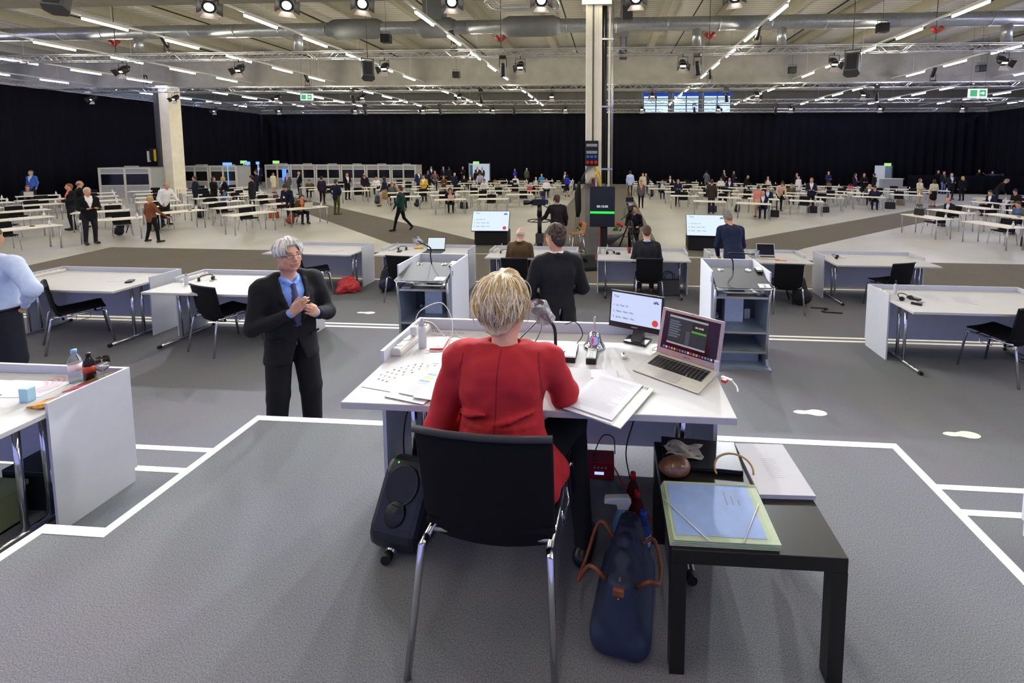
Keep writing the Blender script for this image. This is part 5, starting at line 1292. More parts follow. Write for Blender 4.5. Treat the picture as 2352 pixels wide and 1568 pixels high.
t = thing('wooden_chair', 'light wooden stool chair with chrome legs beside the pillar', 'chair', (-.92, 12.2, ZH), R(-70))
wd_ = mat('plywood', 'a5714a', .5, var=.12, scale=8)
prof = [(-.2, .77), (.0, .755), (.13, .76), (.19, .80), (.215, .92), (.235, 1.05)]
sh = MB(); sh.grid(lambda u, v: (-.2 + .4 * v, np.interp(u * 5, range(6), [p[0] for p in prof]), np.interp(u * 5, range(6), [p[1] for p in prof])), 10, 4); sh.build('shell', wd_, t, solid=.014)
for sx in (-1, 1):
    for sy in (-1, 1): MB().tube([(sx * .15, sy * .13, .745), (sx * .22, sy * .22, 0)], .012, 8).build('leg', M_chrome, t)
MB().tube([(-.195, -.19, .25), (.195, -.19, .25), (.195, .19, .25), (-.195, .19, .25), (-.195, -.19, .25)], .01, 6).build('foot_ring', M_chrome, t)
t = thing('equipment_case', 'low rack of cables and boxes on the floor left of the pillar', 'equipment', (-1.15, 11.2, ZH)); MB().box(-.28, .28, -.2, .2, 0, .12).build('tray', M_black, t)
for i, c in enumerate(('b33a3a', 'c9c9cc', '3b3d42', 'd9d9d9')): MB().box(-.24 + .12 * i, -.15 + .12 * i, -.12, .1, .12, .22 + .05 * (i % 2)).build('box', mat('tray_box%d' % i, c), t)
t = thing('cloth_cover', 'dark rolled drape hanging beside the pillar', 'drape', (-.95, 13.0, ZH)); MB().tube([(0, 0, 1.1), (.02, 0, 1.3), (0, 0, 1.8), (.05, 0, 2.15)], [.05, .09, .1, .04], 10).build('fabric', M_matte, t)
for i in range(3): MB().tube([(-.05 + .05 * i, 0, 1.15), (-.14 + .07 * i, 0, 0)], .006, 5).build('cord', M_black, t)

# ---------------------------------------------------------------- film cameras
M_lensb = mat('lens_glass', '0a0c14', .05)
def film_camera(t, z, rz):
    e = MB().box(-.08, .08, -.2, .16, z, z + .17).build('camera_body', M_black, t, rot=(0, 0, rz), bevel=.01)
    MB().tube([(0, -.2, z + .085), (0, -.3, z + .085), (0, -.32, z + .085), (0, -.45, z + .085)], [.055, .055, .065, .07], 16).build('lens_barrel', M_black, e)
    MB().cyl((0, -.45, z + .085), (0, -.455, z + .085), .06).build('lens_front', M_lensb, e)
    MB().tube([(0, -.12, z + .17), (0, -.1, z + .23), (0, .1, z + .23), (0, .12, z + .17)], .012, 8).build('top_handle', M_black, e)
    MB().box(-.09, .14, .02, .13, z + .26, z + .40).build('viewfinder', M_black, e, bevel=.01)
    MB().box(-.05, .06, .12, .24, z + .02, z + .15).build('battery', M_dgrey, e, bevel=.006)
    MB().cyl((.06, .1, z + .2), (.12, .1, z + .2), .05, n=14).build('blue_lamp', mat('blue_housing', '2a2f9a', .4), e)
    MB().tube(smooth_path([(.05, .2, z + .15), (.16, .26, z + .05), (.18, .3, z - .12), (.1, .2, z - .3)]), .007, 6).build('cable', M_black, e)
    return e
t = thing('pedestal_camera', 'television camera on a black pedestal beside the standing cameraman', 'camera', (-1.98, 12.3, ZH))
film_camera(t, 1.52, R(-70))
MB().tube([(0, 0, .12), (0, 0, .62)], .085, 14).tube([(0, 0, .62), (0, 0, 1.2)], .06, 14).build('column', M_black, t)
MB().box(-.1, .1, -.1, .1, .45, .72).build('brake_box', M_dgrey, t); MB().tube([(0, 0, 1.2), (0, 0, 1.52)], [.075, .06], 12).build('pan_head', M_black, t)
b = MB()
for i in range(24):
    a = 2 * PI * i / 24; a2 = 2 * PI * (i + 1) / 24; b.tube([(.33 * math.cos(a), .33 * math.sin(a), 1.08), (.33 * math.cos(a2), .33 * math.sin(a2), 1.08)], .014, 6)
for a in (0, 2.1, 4.2): b.tube([(0, 0, 1.14), (.33 * math.cos(a), .33 * math.sin(a), 1.08)], .01, 6)
b.build('steering_ring', M_black, t)
MB().tube([(.1, .1, 1.5), (.35, .4, 1.3), (.42, .45, 1.28)], .012, 6).build('pan_bar', M_black, t)
for a in (.6, 2.7, 4.8):
    MB().box(.0, .46, -.05, .05, .06, .14, rz=a, piv=(0, 0, 0)).build('base_arm', M_black, t); MB().cyl((.42 * math.cos(a) - .02, .42 * math.sin(a), .05), (.42 * math.cos(a) + .03, .42 * math.sin(a), .05), .05).build('castor', M_dgrey, t)
t = thing('tripod_camera', 'television camera on a tripod seen from behind right of the timer', 'camera', (.62, 13.35, ZH))
film_camera(t, 1.28, R(178))
MB().tube([(0, 0, 1.0), (0, 0, 1.16), (0, 0, 1.28)], [.06, .085, .07], 12).build('fluid_head', M_black, t)
for a in (R(-80), R(40), R(160)):
    l = MB()
    for o in (-.03, .03): l.tube([(-o * math.sin(a), o * math.cos(a), 1.02), (.38 * math.cos(a) - o * math.sin(a), .38 * math.sin(a) + o * math.cos(a), .02)], .016, 6)
    l.build('leg', M_black, t)
MB().tube([(.2 * math.cos(R(-80)), .2 * math.sin(R(-80)), .45), (.2 * math.cos(R(40)), .2 * math.sin(R(40)), .45), (.2 * math.cos(R(160)), .2 * math.sin(R(160)), .45)], .01, 6).build('spreader', M_black, t)
MB().tube([(-.05, -.05, 1.2), (-.28, -.3, 1.02)], .012, 6).build('pan_bar', M_black, t); MB().box(-.06, .05, -.16, -.12, 1.42, 1.5).build('tally_plate', mat('tally_cream', 'd8cfae'), t)

# ---------------------------------------------------------------- small things on the stage desks
def power_strip(label, p0, p1, z, n=5):
    a = Vector(p0 + (0,)); c = Vector(p1 + (0,)); d = c - a; L = d.length; rz = math.atan2(d.y, d.x)
    t = thing('power_strip', label, 'power strip', (a.x, a.y, z), rz)
    b = MB().prism_axis([(-.028, 0), (.028, 0), (.028, .022), (.018, .042), (-.018, .042), (-.028, .022)], 0, L, 'x'); b.build('housing', M_wplastic, t, bevel=.006)
    for i in range(n):
        x = L * (.12 + .62 * i / max(1, n - 1)); MB().tube([(x, 0, .0425), (x, 0, .044)], .017, 14).build('socket', mat('socket_grey', 'a5a59d', .5), t)
    MB().box(L * .87, L * .95, -.012, .012, .042, .047).build('switch', mat('switch_red', 'd24a34', .4), t)
    return t
def headset(label, x, y, z, rz=0):
    t = thing('headset', label, 'headset', (x, y, z), rz)
    MB().tube(smooth_path([(-.075, 0, .02), (-.06, .05, .05), (0, .075, .06), (.06, .05, .05), (.075, 0, .02)], 6), .006, 8).build('headband', M_black, t)
    for s in (-1, 1): MB().cyl((s * .06, -.005, .026), (s * .088, -.01, .026), .026, n=14).build('ear_cup', M_black, t)
    MB().tube(smooth_path([(.08, -.02, .01), (.12, -.06, .006), (.05, -.1, .006), (.1, -.15, .006)], 6), .0025, 5).build('cord', M_black, t)
def sheet(label, x, y, z, deg, n=1, w=.21, h=.297, lines=None, m=None, name='paper', group=None):
    t = thing(name, label, 'paper', (x, y, z), R(deg), group)
    MB().box(-w / 2, w / 2, -h / 2, h / 2, 0, .0008 + .0007 * n).build('sheet', m or M_paper, t)
    if lines:
        zt = .0008 + .0007 * n + .0003; b = MB()
        for (ya, yb, xa, xb, step) in lines:
            yy = ya
            while yy > yb:
                xe = xb - random.random() * .3 * (xb - xa) * (random.random() < .3)
                b.add([(xa, yy, zt), (xe, yy, zt), (xe, yy + .0016, zt), (xa, yy + .0016, zt)], [(0, 1, 2, 3)]); yy -= step
        b.build('print', mat('print_grey', '8f9097', .8), t)
    return t
def spray_bottle(label, x, y, z, h=.15, col=None, cap=None):
    t = thing('spray_bottle', label, 'bottle', (x, y, z))
    MB().lathe([(0, 0), (.019, 0), (.02, .004), (.02, h * .62), (.017, h * .7), (.009, h * .74), (.009, h * .78)], n=18).build('flask', col or mat('milky_plastic', 'dfe3ea', .25, trans=.35, var=.01), t)
    MB().lathe([(.011, h * .76), (.011, h * .92), (.007, h), (0, h)], n=14).build('pump_cap', cap or mat('clear_cap', 'cfcfdc', .2, trans=.5, var=0), t)
zd2, zd1 = Z2 + .74, Z1 + .74
power_strip('white power strip on the desk behind the pale blue shirt', (-7.9, 5.42), (-7.86, 5.78), zd2)
power_strip('white power strip on the desk left of the clapping man', (-5.66, 5.38), (-5.66, 5.76), zd2)
power_strip('white power strip on the right hand upper desk', (3.40, 5.5), (3.37, 5.76), zd2, 3)
power_strip('white power strip on the desk with the open laptop', (-4.33, 8.35), (-4.33, 8.7), zd1)
power_strip('white power strip on the desk of the brown jacket', (-2.24, 8.35), (-2.24, 8.68), zd1)
power_strip('white power strip on the desk with the red cup', (-.14, 8.4), (-.14, 8.7), zd1)
power_strip('white power strip on the desk of the navy suit', (1.95, 8.4), (1.95, 8.7), zd1)
spray_bottle('white hand spray on the desk left of the clapping man', -5.5, 5.3, zd2); spray_bottle('white hand spray with dark top on the right hand upper desk', 3.53, 5.6, zd2, .17, cap=M_black)
spray_bottle('white hand spray on the desk with the open laptop', -4.24, 8.5, zd1); spray_bottle('white hand spray with yellow label on the desk of the brown jacket', -2.12, 8.5, zd1); spray_bottle('white hand spray on the desk with the red cup', -.04, 8.6, zd1); spray_bottle('white hand spray on the desk of the navy suit', 2.08, 8.55, zd1)
headset('black headset on the desk left of the clapping man', -5.42, 5.5, zd2, .6); headset('black headset on the right hand upper desk', 3.5, 5.36, zd2, .4); headset('black headset on the desk with the open laptop', -4.12, 8.45, zd1, .3)
headset('black headset on the desk of the brown jacket', -2.02, 8.3, zd1); headset('black headset on the desk with the red cup', .02, 8.42, zd1, .5); headset('black headset on the right end lower desk', 4.2, 8.38, zd1, 1.0)
def gadget(label, x, y, z, rz, w=.07, d=.13, h=.022, face='2a3550'):
    t = thing('handset', label, 'device', (x, y, z), rz); MB().box(-w / 2, w / 2, -d / 2, d / 2, 0, h).build('case', M_black, t, bevel=.004); MB().box(-w * .4, w * .4, -d * .05, d * .42, h, h + .001).build('display', mat('display_' + face, face, .2), t)
gadget('small black phone on the right hand upper desk', 3.62, 5.4, zd2, .5, face='5a78b8'); gadget('black mouse like clicker before the headset on the right hand upper desk', 3.52, 5.2, zd2, .8, .06, .1, .03, 'a9abb0')
gadget('small black device on the desk with the red cup', .17, 8.42, zd1, .1); gadget('black device on the desk with the open laptop', -4.1, 8.28, zd1, .2); gadget('black remote at the end of the desk behind the pale blue shirt', -6.35, 5.35, zd2, .6)
TXT = [(.12, -.12, -.085, .08, .009)]
sheet('paper with fine print on the right hand upper desk', 3.88, 5.48, zd2, 8, 2, lines=TXT); sheet('second paper right of it on the right hand upper desk', 4.18, 5.42, zd2, -22, 2, lines=TXT)
sheet('paper at the end of the desk behind the pale blue shirt', -6.6, 5.5, zd2, 20, 2); sheet('thin folder on the desk behind the clapping man', -5.42, 8.33, zd1, 40, 6); sheet('papers at the back of the desk behind the clapping man', -5.9, 8.6, zd1, 80, 2)
sheet('paper beside the headset on the desk with the open laptop', -4.0, 8.6, zd1, 70, 2); sheet('paper with lines in front of the man writing', .3, 8.2, zd1, 65, 2, lines=TXT); sheet('paper right of the man writing in a dark suit', 1.1, 8.42, zd1, 80, 2)
sheet('paper on the desk of the brown jacket', -.95, 8.3, zd1, 70, 2); sheet('paper on the desk of the navy suit beside the laptop', 3.3, 8.25, zd1, 75, 3, lines=TXT); sheet('orange topped paper at the front of the desk of the navy suit', 3.1, 8.12, zd1, 80, 2, .1, .2, m=mat('paper_orange', 'd9653a')); sheet('paper at the back of the right end lower desk', 4.6, 8.6, zd1, 85, 2)
t = thing('yellow_packet', 'yellow paper packet on the desk with the open laptop', 'packet', (-3.86, 8.6, zd1), .3); MB().box(-.08, .08, -.06, .06, 0, .035).build('wrapper', mat('packet_yellow', 'd9a92c', .6, bump=.3), t, bevel=.012)
t = thing('paper_cup', 'red paper cup on the desk of the man writing', 'cup', (.385, 8.52, zd1)); MB().lathe([(0, 0), (.03, 0), (.042, .1), (.044, .105), (.038, .1), (.028, .01), (0, .01)], n=18).build('cup', mat('cup_red', 'a83a40', .5), t)
def open_laptop(label, x, y, z, rz, body, screen, w=.33, d=.23, tilt=18):
    t = thing('laptop', label, 'laptop', (x, y, z), rz)
    bm = {'silver': M_silver, 'black': M_black}[body]
    MB().box(-w / 2, w / 2, -d / 2, d / 2, 0, .016).build('base', bm, t, bevel=.004)
    MB().box(-w * .43, w * .43, -.01, d * .4, .0162, .0175).build('keyboard', M_matte, t)
    ld = MB().box(-w / 2, w / 2, -.004, .004, 0, d).build('lid', bm, t, loc=(0, d / 2, .016), rot=(R(-tilt), 0, 0))
    MB().box(-w / 2 + .012, w / 2 - .012, -.006, -.004, .018, d - .012).build('screen_face', screen, ld)
    return t
M_silver = mat('laptop_silver', 'cfcdcc', .32, .55, var=.02)
open_laptop('dark laptop with bright white screen on a left lower desk', -3.42, 8.3, zd1, .05, 'black', emat('lap_white', 'dff0f6', .95), .36, .25)
open_laptop('silver laptop with dark screen on the desk of the navy suit', 2.93, 8.3, zd1, -.05, 'silver', mat('lap_dark', '15110f', .1))
# bags by the stage
t = thing('plastic_bag', 'red crumpled plastic bag on the floor by a lower tier desk leg', 'bag', (-4.98, 8.0, Z1), .4)
B = Body()
for c_, r_ in (((0, 0, .12), (.17, .14, .13)), ((.1, -.05, .1), (.11, .1, .11)), ((-.1, .03, .16), (.1, .1, .12)), ((.03, .02, .25), (.08, .06, .07)), ((-.14, -.06, .06), (.08, .08, .07))): B.ell(c_, r_, 0)
me = B.mesh('body', .014, .05, 1, cut=lambda Q: .004 - Q[..., 2]); o = place(me, 'body', t); dress(o, [mat('bag_crumpled_red', 'c0353c', .4, var=.15, scale=20, bump=.8, bscale=16)])
_cr = bpy.data.textures.new('crumple', 'CLOUDS'); _cr.noise_scale = .06; m = o.modifiers.new('crumple', 'DISPLACE'); m.texture = _cr; m.strength = .05; m.mid_level = .6
bag('dark blue backpack against the chair left of lectern three', (-4.28, 8.1, Z1), .2, 1.0, 'navy', 'back')
bag('black backpack on the floor behind the chair right of lectern two', (3.38, 7.9, Z1), .5, 1.15, 'black', 'back'); bag('grey bag with pale strap under the desk with the red cup', (1.12, 8.3, Z1), .2, 1.0, 'grey', 'bag')
MB().tube(smooth_path([(3.5, 7.75, Z1 + .012), (3.75, 7.7, Z1 + .012), (3.6, 7.55, Z1 + .012), (3.9, 7.5, Z1 + .012)]), .012, 6).build('cable', M_black, label='black cable on the floor right of the black backpack', cat='cable')
MB().tube(smooth_path([(5.1, 5.4, Z2 + .015), (4.9, 5.5, Z2 + .015), (5.0, 5.2, Z2 + .015), (5.2, 5.35, Z2 + .015)]), .01, 6).build('cable', M_grey, label='grey cable bundle under the right hand upper desk', cat='cable')
# white footprints on the carpet
def foot(label, x, y, z):
    t = thing('footprint_sticker', label, 'floor sticker', (x, y, z + .001))
    for s in (0,):
        pts = []
        for i in range(28):
            a = 2 * PI * i / 28; yy = .155 * math.cos(a); w = .053 + .014 * math.cos(a) - .022 * math.exp(-((yy + .03) / .05) ** 2)
            pts.append((w * math.sin(a), yy))
        pts.reverse()
        MB().prism([(q, -p) for p, q in pts] if True else pts, 0, .0015).build('sole', M_tape, t)
foot('white footprint sticker on the dark carpet before the lectern at right, nearer one', 1.92, 4.17, Z2); foot('white footprint sticker farthest right on the dark carpet', 3.1, 3.92, Z2); foot('white footprint sticker behind the clapping man on the carpet', -4.05, 6.95, Z1)

# ---------------------------------------------------------------- things on the president desk (top at z = .74)
ZD = .74
power_strip('long white power strip along the left edge of the president desk', (-1.055, 2.06), (-1.035, 2.39), ZD, 4)
t = thing('charger', 'white plug charger in the power strip on the president desk', 'charger', (-1.03, 2.22, ZD + .044)); MB().box(-.018, .018, -.018, .018, 0, .05).build('body', M_wplastic, t, bevel=.006)
MB().tube(smooth_path([(0, 0, .05), (.02, .03, .12), (.12, .08, .15), (.2, .02, .06), (.2, -.08, -.035), (.1, -.1, -.035)]), .0022, 6).build('cable', M_wplastic, t)
MB().tube(smooth_path([(.01, 0, .05), (.03, -.01, .08), (.09, .02, .06), (.15, .04, -.02), (.28, -.03, -.04), (.3, -.06, -.04)]), .0022, 6).build('cable', M_wplastic, t)
spray_bottle('white spray bottle on the president desk beside the red phone', -.965, 2.17, ZD, .155)
t = thing('smartphone', 'smartphone in a coral red case on the president desk', 'phone', (-.89, 2.21, ZD), R(7)); MB().box(-.036, .036, -.072, .072, 0, .011).build('case', mat('case_coral', 'd9474a', .45), t, bevel=.006)
f = MB().box(-.032, .032, -.068, .068, .011, .0125).build('glass_front', M_wplastic, t); MB().box(-.028, .028, -.05, .05, .0125, .0132).build('display', mat('phone_display', '3a3836', .2, var=.8, scale=90), f)
MB().tube(smooth_path([(.0, .075, .006), (.06, .1, .004), (.13, .05, .004), (.16, -.02, .004), (.12, -.05, .004)]), .002, 6).build('cable', M_wplastic, t)
nc = thing('name_card', 'folded white name card lying by the back screen of the president desk', 'card', (-.885, 2.345, ZD), 0); MB().box(-.15, .16, -.045, .05, 0, .0012).build('sheet', M_paper, nc)
text('Présidente CN', .026, nc, (-.085, .008, .0014), (0, 0, 0), mat('print_grey', '8f9097', .8)); text('Moret Isabelle', .026, nc, (-.1, -.025, .0014), (0, 0, 0), MATS['print_grey'])
lg = MB()
for i in range(4): lg.obox((-.11 + .013 * i, .036 + .004 * math.sin(i * 2), .0015), (.005, .014, .0006), Matrix.Rotation(.4 - .25 * i, 3, 'Z'))
lg.build('logo', M_black, nc)
# papers on the left
t = sheet('seating plan sheet with rows of small portraits on the president desk', -.89, 1.87, ZD, -12, 2, .30, .27)
b = MB(); bb = MB(); z = .0024
for r_, n in ((.25, 17), (.225, 15), (.2, 13), (.175, 10)):
    for i in range(n):
        a = R(170 - 115 * i / (n - 1)); x, y = .10 + r_ * math.cos(a), -.10 + r_ * math.sin(a)
        if abs(x) < .145 and abs(y) < .13: (b if i % 3 else bb).add([(x - .004, y - .006, z), (x + .004, y - .006, z), (x + .004, y + .006, z), (x - .004, y + .006, z)], [(0, 1, 2, 3)])
b.build('portraits', mat('portrait_tone', '9b6a58', .8), t); bb.build('portraits_dark', mat('portrait_dark', '54453f', .8), t)
MB().add([(.02, -.12, z), (.07, -.12, z), (.07, -.098, z), (.045, -.088, z), (.02, -.10, z)], [(0, 1, 2, 3, 4)]).build('grey_plan', mat('plan_grey', '84868e', .8), t)
sheet('printed form sheet between the seating plan and the striped list', -.80, 1.80, ZD + .0026, -14, 2, .19, .26, lines=[(.09, -.1, -.07, .07, .022)])
t = sheet('printed list with yellow and blue stripes on the president desk', -.735, 1.84, ZD + .005, -14, 4, lines=[(.13, .03, -.08, .08, .012), (-.09, -.13, -.08, .06, .012)])
for i, c in enumerate(('7e9fd6', 'b9bcc4', 'd9cf6a', 'c8c9cc', '7e9fd6', 'b9bcc4')): MB().box(-.09, .09, .02 - .015 * i, .03 - .015 * i, .0038, .0042).build('stripe', mat('stripe_' + c, c, .8), t)
sheet('small card with a portrait on the president desk before the phone', -.86, 2.05, ZD, 2, 1, .14, .1); 
t = sheet('pale green folder under the left papers near the red sleeve', -.68, 1.79, ZD + .0085, -10, 3, .2, .24, m=mat('folder_pale_green', 'ccd4bd', .6), name='folder')
# microphone
t = thing('desk_microphone', 'gooseneck microphone in a plastic bag on a round black foot', 'microphone', (-.262, 2.09, ZD))
MB().lathe([(0, 0), (.055, 0), (.058, .006), (.052, .018), (.02, .024), (0, .024)], n=28).build('foot', M_black, t)
bagged_mic(t, (-.0, .0, .02), [(.002, 0, .08), (-.004, -.002, .16)], (-.035, -.03, .215), .062)
MB().tube(smooth_path([(.03, .05, .01), (.08, .14, .004), (.12, .24, .03), (.08, .28, .08), (.02, .3, .06)]), .003, 6).build('cable', M_black, t)
MB().tube(smooth_path([(-.5, 2.2, ZD + .004), (-.44, 2.3, ZD + .05), (-.38, 2.38, ZD + .085), (-.37, 2.3, ZD + .05), (-.40, 2.16, ZD + .004)]), .0035, 6).build('cable', M_black, label='black looped cable standing between the woman and the microphone', cat='cable')
def keypad(label, x, y, w, d, h, face):
    t = thing('voting_keypad', label, 'device', (x, y, ZD), R(-2)); MB().box(-w / 2, w / 2, -d / 2, d / 2, 0, h).build('case', M_black, t, bevel=.004)
    p = MB().box(-w * .44, w * .44, -d * .42, d * .46, h, h + .0015).build('face', face, t); k = MB()
    MB().box(-w * .25, w * .25, d * .28, d * .36, h + .0015, h + .002).build('display', mat('lcd_grey', '8d95a8', .3), p)
    for i in range(3):
        for j in range(3): k.box(-w * .3 + w * .22 * i, -w * .16 + w * .22 * i, -d * .25 + d * .14 * j, -d * .17 + d * .14 * j, h + .0015, h + .0025)
    k.build('keys', M_wplastic, p)
keypad('black voting keypad with white face left of the bell', -.187, 2.135, .06, .165, .028, mat('keypad_face', 'c9ccd6', .4))
keypad('small black badge reader with clear top before the bell', -.082, 2.1, .05, .115, .03, mat('badge_face', '9aa39f', .2))
# bell
t = thing('hand_bell', 'polished chrome hand bell on the president desk', 'bell', (-.075, 2.235, ZD))
MB().lathe([(.048, .0), (.056, .002), (.057, .008), (.05, .018), (.041, .03), (.035, .05), (.031, .068), (.022, .082), (.012, .088), (0, .089)], n=36).build('bell_body', M_chrome, t)
MB().lathe([(.008, .086), (.01, .094), (.0075, .1), (.006, .13), (.0045, .15), (.006, .152), (.008, .158), (.007, .166), (0, .169)], n=16).build('handle', M_chrome, t)
t = thing('presenter_remote', 'small white clicker with a green button on the president desk', 'remote', (.075, 2.135, ZD), R(3)); MB().box(-.012, .012, -.026, .026, 0, .016).build('case', M_wplastic, t, bevel=.008); MB().cyl((0, .014, .016), (0, .014, .018), .006).build('green_button', mat('button_green', '37a848', .4), t); MB().box(-.004, .004, -.004, .006, .016, .0175).build('grey_button', M_dgrey, t)
# small monitor
t = thing('desk_monitor', 'small monitor showing a voting list beside the laptop', 'monitor', (.155, 2.325, ZD), R(-24))
MB().box(-.065, .065, -.05, .05, 0, .012).build('foot', M_black, t, bevel=.006); MB().prism_axis([(-.03, .012), (.035, .012), (.03, .07), (.018, .07)], -.028, .028, 'x').build('neck', M_dgrey, t)
h = MB().box(-.15, .15, -.012, .012, -.098, .098).build('housing', M_black, t, loc=(-.01, -.0, .165), rot=(R(-9), 0, 0), bevel=.004)
MB().box(-.14, .14, -.0135, -.012, -.068, .088).build('screen_face', emat('monitor_white', 'cfdcff', .95), h)
M_ink = emat('monitor_ink', '2c3a9c', .35)
for s, x, z, body in ((.017, -.128, .062, 'Test'), (.0145, -.128, .016, '1.  Ja / Oui / Si'), (.0145, -.128, -.016, '2.  Nein / Non / No'), (.0145, -.128, -.047, '3.  Enth. / Abst. / Ast.')): text(body, s, h, (x, -.0138, z), (R(90), 0, 0), M_ink)
MB().cyl((.112, -.0134, -.044), (.112, -.0142, -.044), .017, n=24).build('red_dot', M_dot, h)
b = MB()
for i in range(5):
    a = R(150 - 30 * i); b.obox((.112 + .012 * math.cos(a), -.0138, .052 + .013 * math.sin(a)), (.004, .001, .012), Matrix.Rotation(-a + PI / 2, 3, 'Y'))
b.build('logo', M_black, h); text('LILLIPUT', .0095, h, (0, -.0125, -.086), (R(90), 0, 0), M_wplastic, 'lettering', 'CENTER')
MB().tube(smooth_path([(.1, .02, .1), (.14, -.02, .03), (.1, -.06, .004), (.13, -.12, .004), (.16, -.1, .02)]), .003, 6).build('cable', M_wplastic, t)
# laptop
t = thing('laptop', 'silver laptop with a painted red reflection on its screen, right end of the president desk', 'laptop', (.309, 1.996, ZD), R(-35.5))
W_, D_ = .325, .227
MB().prism_axis([(-D_ / 2, .004), (-D_ / 2 + .004, .001), (D_ / 2, 0), (D_ / 2, .016), (-D_ / 2, .0065)], -W_ / 2, W_ / 2, 'x').build('base', M_silver, t, bevel=.002)
kx = Matrix.Rotation(math.atan2(.0095, D_), 3, 'X'); k = MB(); random.seed(2)
MB().obox((0, .03, .01135 + .0012), (.275, .108, .0012), kx).build('key_well', mat('key_well', '9c9a99', .4, .3), t)
kb = MB()
for r_ in range(6):
    y = .078 - .0185 * r_; zz = .00652 + (y + D_ / 2) / D_ * .0095 + .0016; hh = .0085 if r_ == 0 else .0152; n = 14
    if r_ == 5:
        for x0, x1 in ((-.135, -.06), (.062, .135)):
            m_ = 4
            for i in range(m_): kb.obox(((x0 + (x1 - x0) * (i + .5) / m_), y, zz), ((x1 - x0) / m_ - .003, .015, .0016), kx)
        kb.obox((0, y, zz), (.115, .015, .0016), kx)
    else:
        for i in range(n): kb.obox((-.135 + .27 * (i + .5) / n, y, zz), (.27 / n - .003, hh, .0016), kx)
kb.build('keyboard', M_black, t)
MB().obox((0, -.067, .0092), (.105, .07, .0006), kx).build('trackpad', mat('trackpad', 'c2c0bf', .3, .4), t)
ld = MB().box(-W_ / 2, W_ / 2, -.003, .003, 0, .222).build('lid', mat('lid_alu', 'b4a3a6', .35, .5), t, loc=(0, D_ / 2 - .004, .016), rot=(R(-17), 0, 0), bevel=.003)
sc = MB().box(-.144, .144, -.0042, -.003, .028, .208).build('screen_face', mat('screen_red_reflection', '2a0e16', .12, var=.5, scale=7), ld)  # red reflection is painted into the screen colour
wn = MB().box(-.115, .085, -.0048, -.0043, .06, .195).build('window', emat('win_slate', '2b3440', .55), sc); MB().box(-.115, .085, -.0052, -.0048, .186, .195).build('title_bar', emat('win_bar', 'aeb4c2', .7), wn); MB().box(-.115, .085, -.0052, -.0048, .06, .068).build('title_bar', MATS['win_bar'], wn)
MB().box(.008, .082, -.0056, -.0048, .145, .182).build('timer_field', emat('win_dark', '1a0d10', .5), wn); text('00:10:00', .0125, wn, (.045, -.0058, .158), (R(90), 0, 0), emat('win_digits', 'f0f0f0', .9), 'digits', 'CENTER', .0002)
MB().box(.008, .082, -.0056, -.0048, .134, .143).build('green_bar', emat('win_green', '4c9a2a', .9), wn)
b = MB()
for i in range(7): b.box(-.11, -.06 + .01 * (i % 2), -.0055, -.0048, .165 - .012 * i, .172 - .012 * i)
for i in range(9): b.box(-.02, 0, -.0055, -.0048, .13 - .007 * i, .133 - .007 * i)
b.build('list_rows', emat('win_rows', '6f7889', .6), wn)
dk = MB(); cols = ['4f86d8', 'd9d9e0', 'd0473c', '7fb0e8', 'e0b23c', '5a5a66', '9a62c8', '5fb06a']
for i in range(18): MB().box(-.13 + .0145 * i, -.12 + .0145 * i, -.0052, -.0043, .033, .043).build('dock_icon', emat('dock_' + cols[i % 8], cols[i % 8], .6), sc)
text('MacBook Air', .007, ld, (0, -.0034, .011), (R(90), 0, 0), M_dgrey, 'lettering', 'CENTER'); MB().cyl((0, -.003, .215), (0, -.0036, .215), .0025, n=10).build('webcam', M_black, ld)
t = thing('adapter', 'white and red adapter plug hanging off the right side of the laptop', 'adapter', (.505, 1.945, ZD + .006), R(-40)); MB().box(0, .05, -.008, .008, 0, .012).build('white_part', M_wplastic, t, bevel=.002); MB().box(.012, .034, -.03, -.008, -.001, .011).build('red_part', M_red, t, bevel=.002); MB().tube(smooth_path([(.05, 0, .005), (.08, -.02, 0), (.1, -.05, -.006)]), .004, 6).build('cable', M_wplastic, t)
# papers on the right
sheet('printed speech page lying flat before the voting keypads', -.125, 1.89, ZD, -2, 2, lines=TXT); sheet('small slip with print beside the badge reader', -.02, 1.955, ZD + .0025, 3, 1, .12, .08)
t = thing('folder', 'pale green plastic folder under the speech pages at the desk edge', 'folder', (.015, 1.745, ZD + .0055), R(-28)); MB().box(-.115, .122, -.165, .155, 0, .005).build('cover', mat('folder_pale_green', 'ccd4bd', .6), t, bevel=.002); MB().box(-.1, .1, .13, .15, .005, .0056).build('clear_edge', M_film, t)
sheet('printed speech page on top of the pale green folder, hanging over the desk edge', -.012, 1.76, ZD + .0115, -27, 5, lines=TXT); sheet('printed page peeping out under the top speech page', -.02, 1.742, ZD + .0105, -24, 1)
# ---------------------------------------------------------------- side table and what lies on it
st = thing('side_table', 'square black side table right of the woman in red', 'table', (.492, 1.65, 0), R(.5))
M_lack = mat('black_lacquer', '141312', .38, var=.05)
MB().box(-.282, .282, -.275, .275, .40, .45).build('tabletop', M_lack, st, bevel=.002)
for sx in (-1, 1):
    for sy in (-1, 1): MB().box(sx * .257 - .025, sx * .257 + .025, sy * .25 - .025, sy * .25 + .025, 0, .40).build('leg', M_lack, st)
ZT = .45
t = thing('closed_laptop', 'closed black laptop at the far end of the side table', 'laptop', (.395, 1.835, ZT), R(-4)); MB().box(-.16, .16, -.095, .09, 0, .012).build('base', M_black, t, bevel=.003); MB().box(-.16, .16, -.095, .09, .0125, .02).build('lid', mat('lid_slate', '25282c', .3, .3), t, bevel=.003)
t = thing('paper_napkin', 'crumpled grey paper bag on the closed laptop', 'paper', (.325, 1.84, ZT + .0205), R(-8)); random.seed(9)
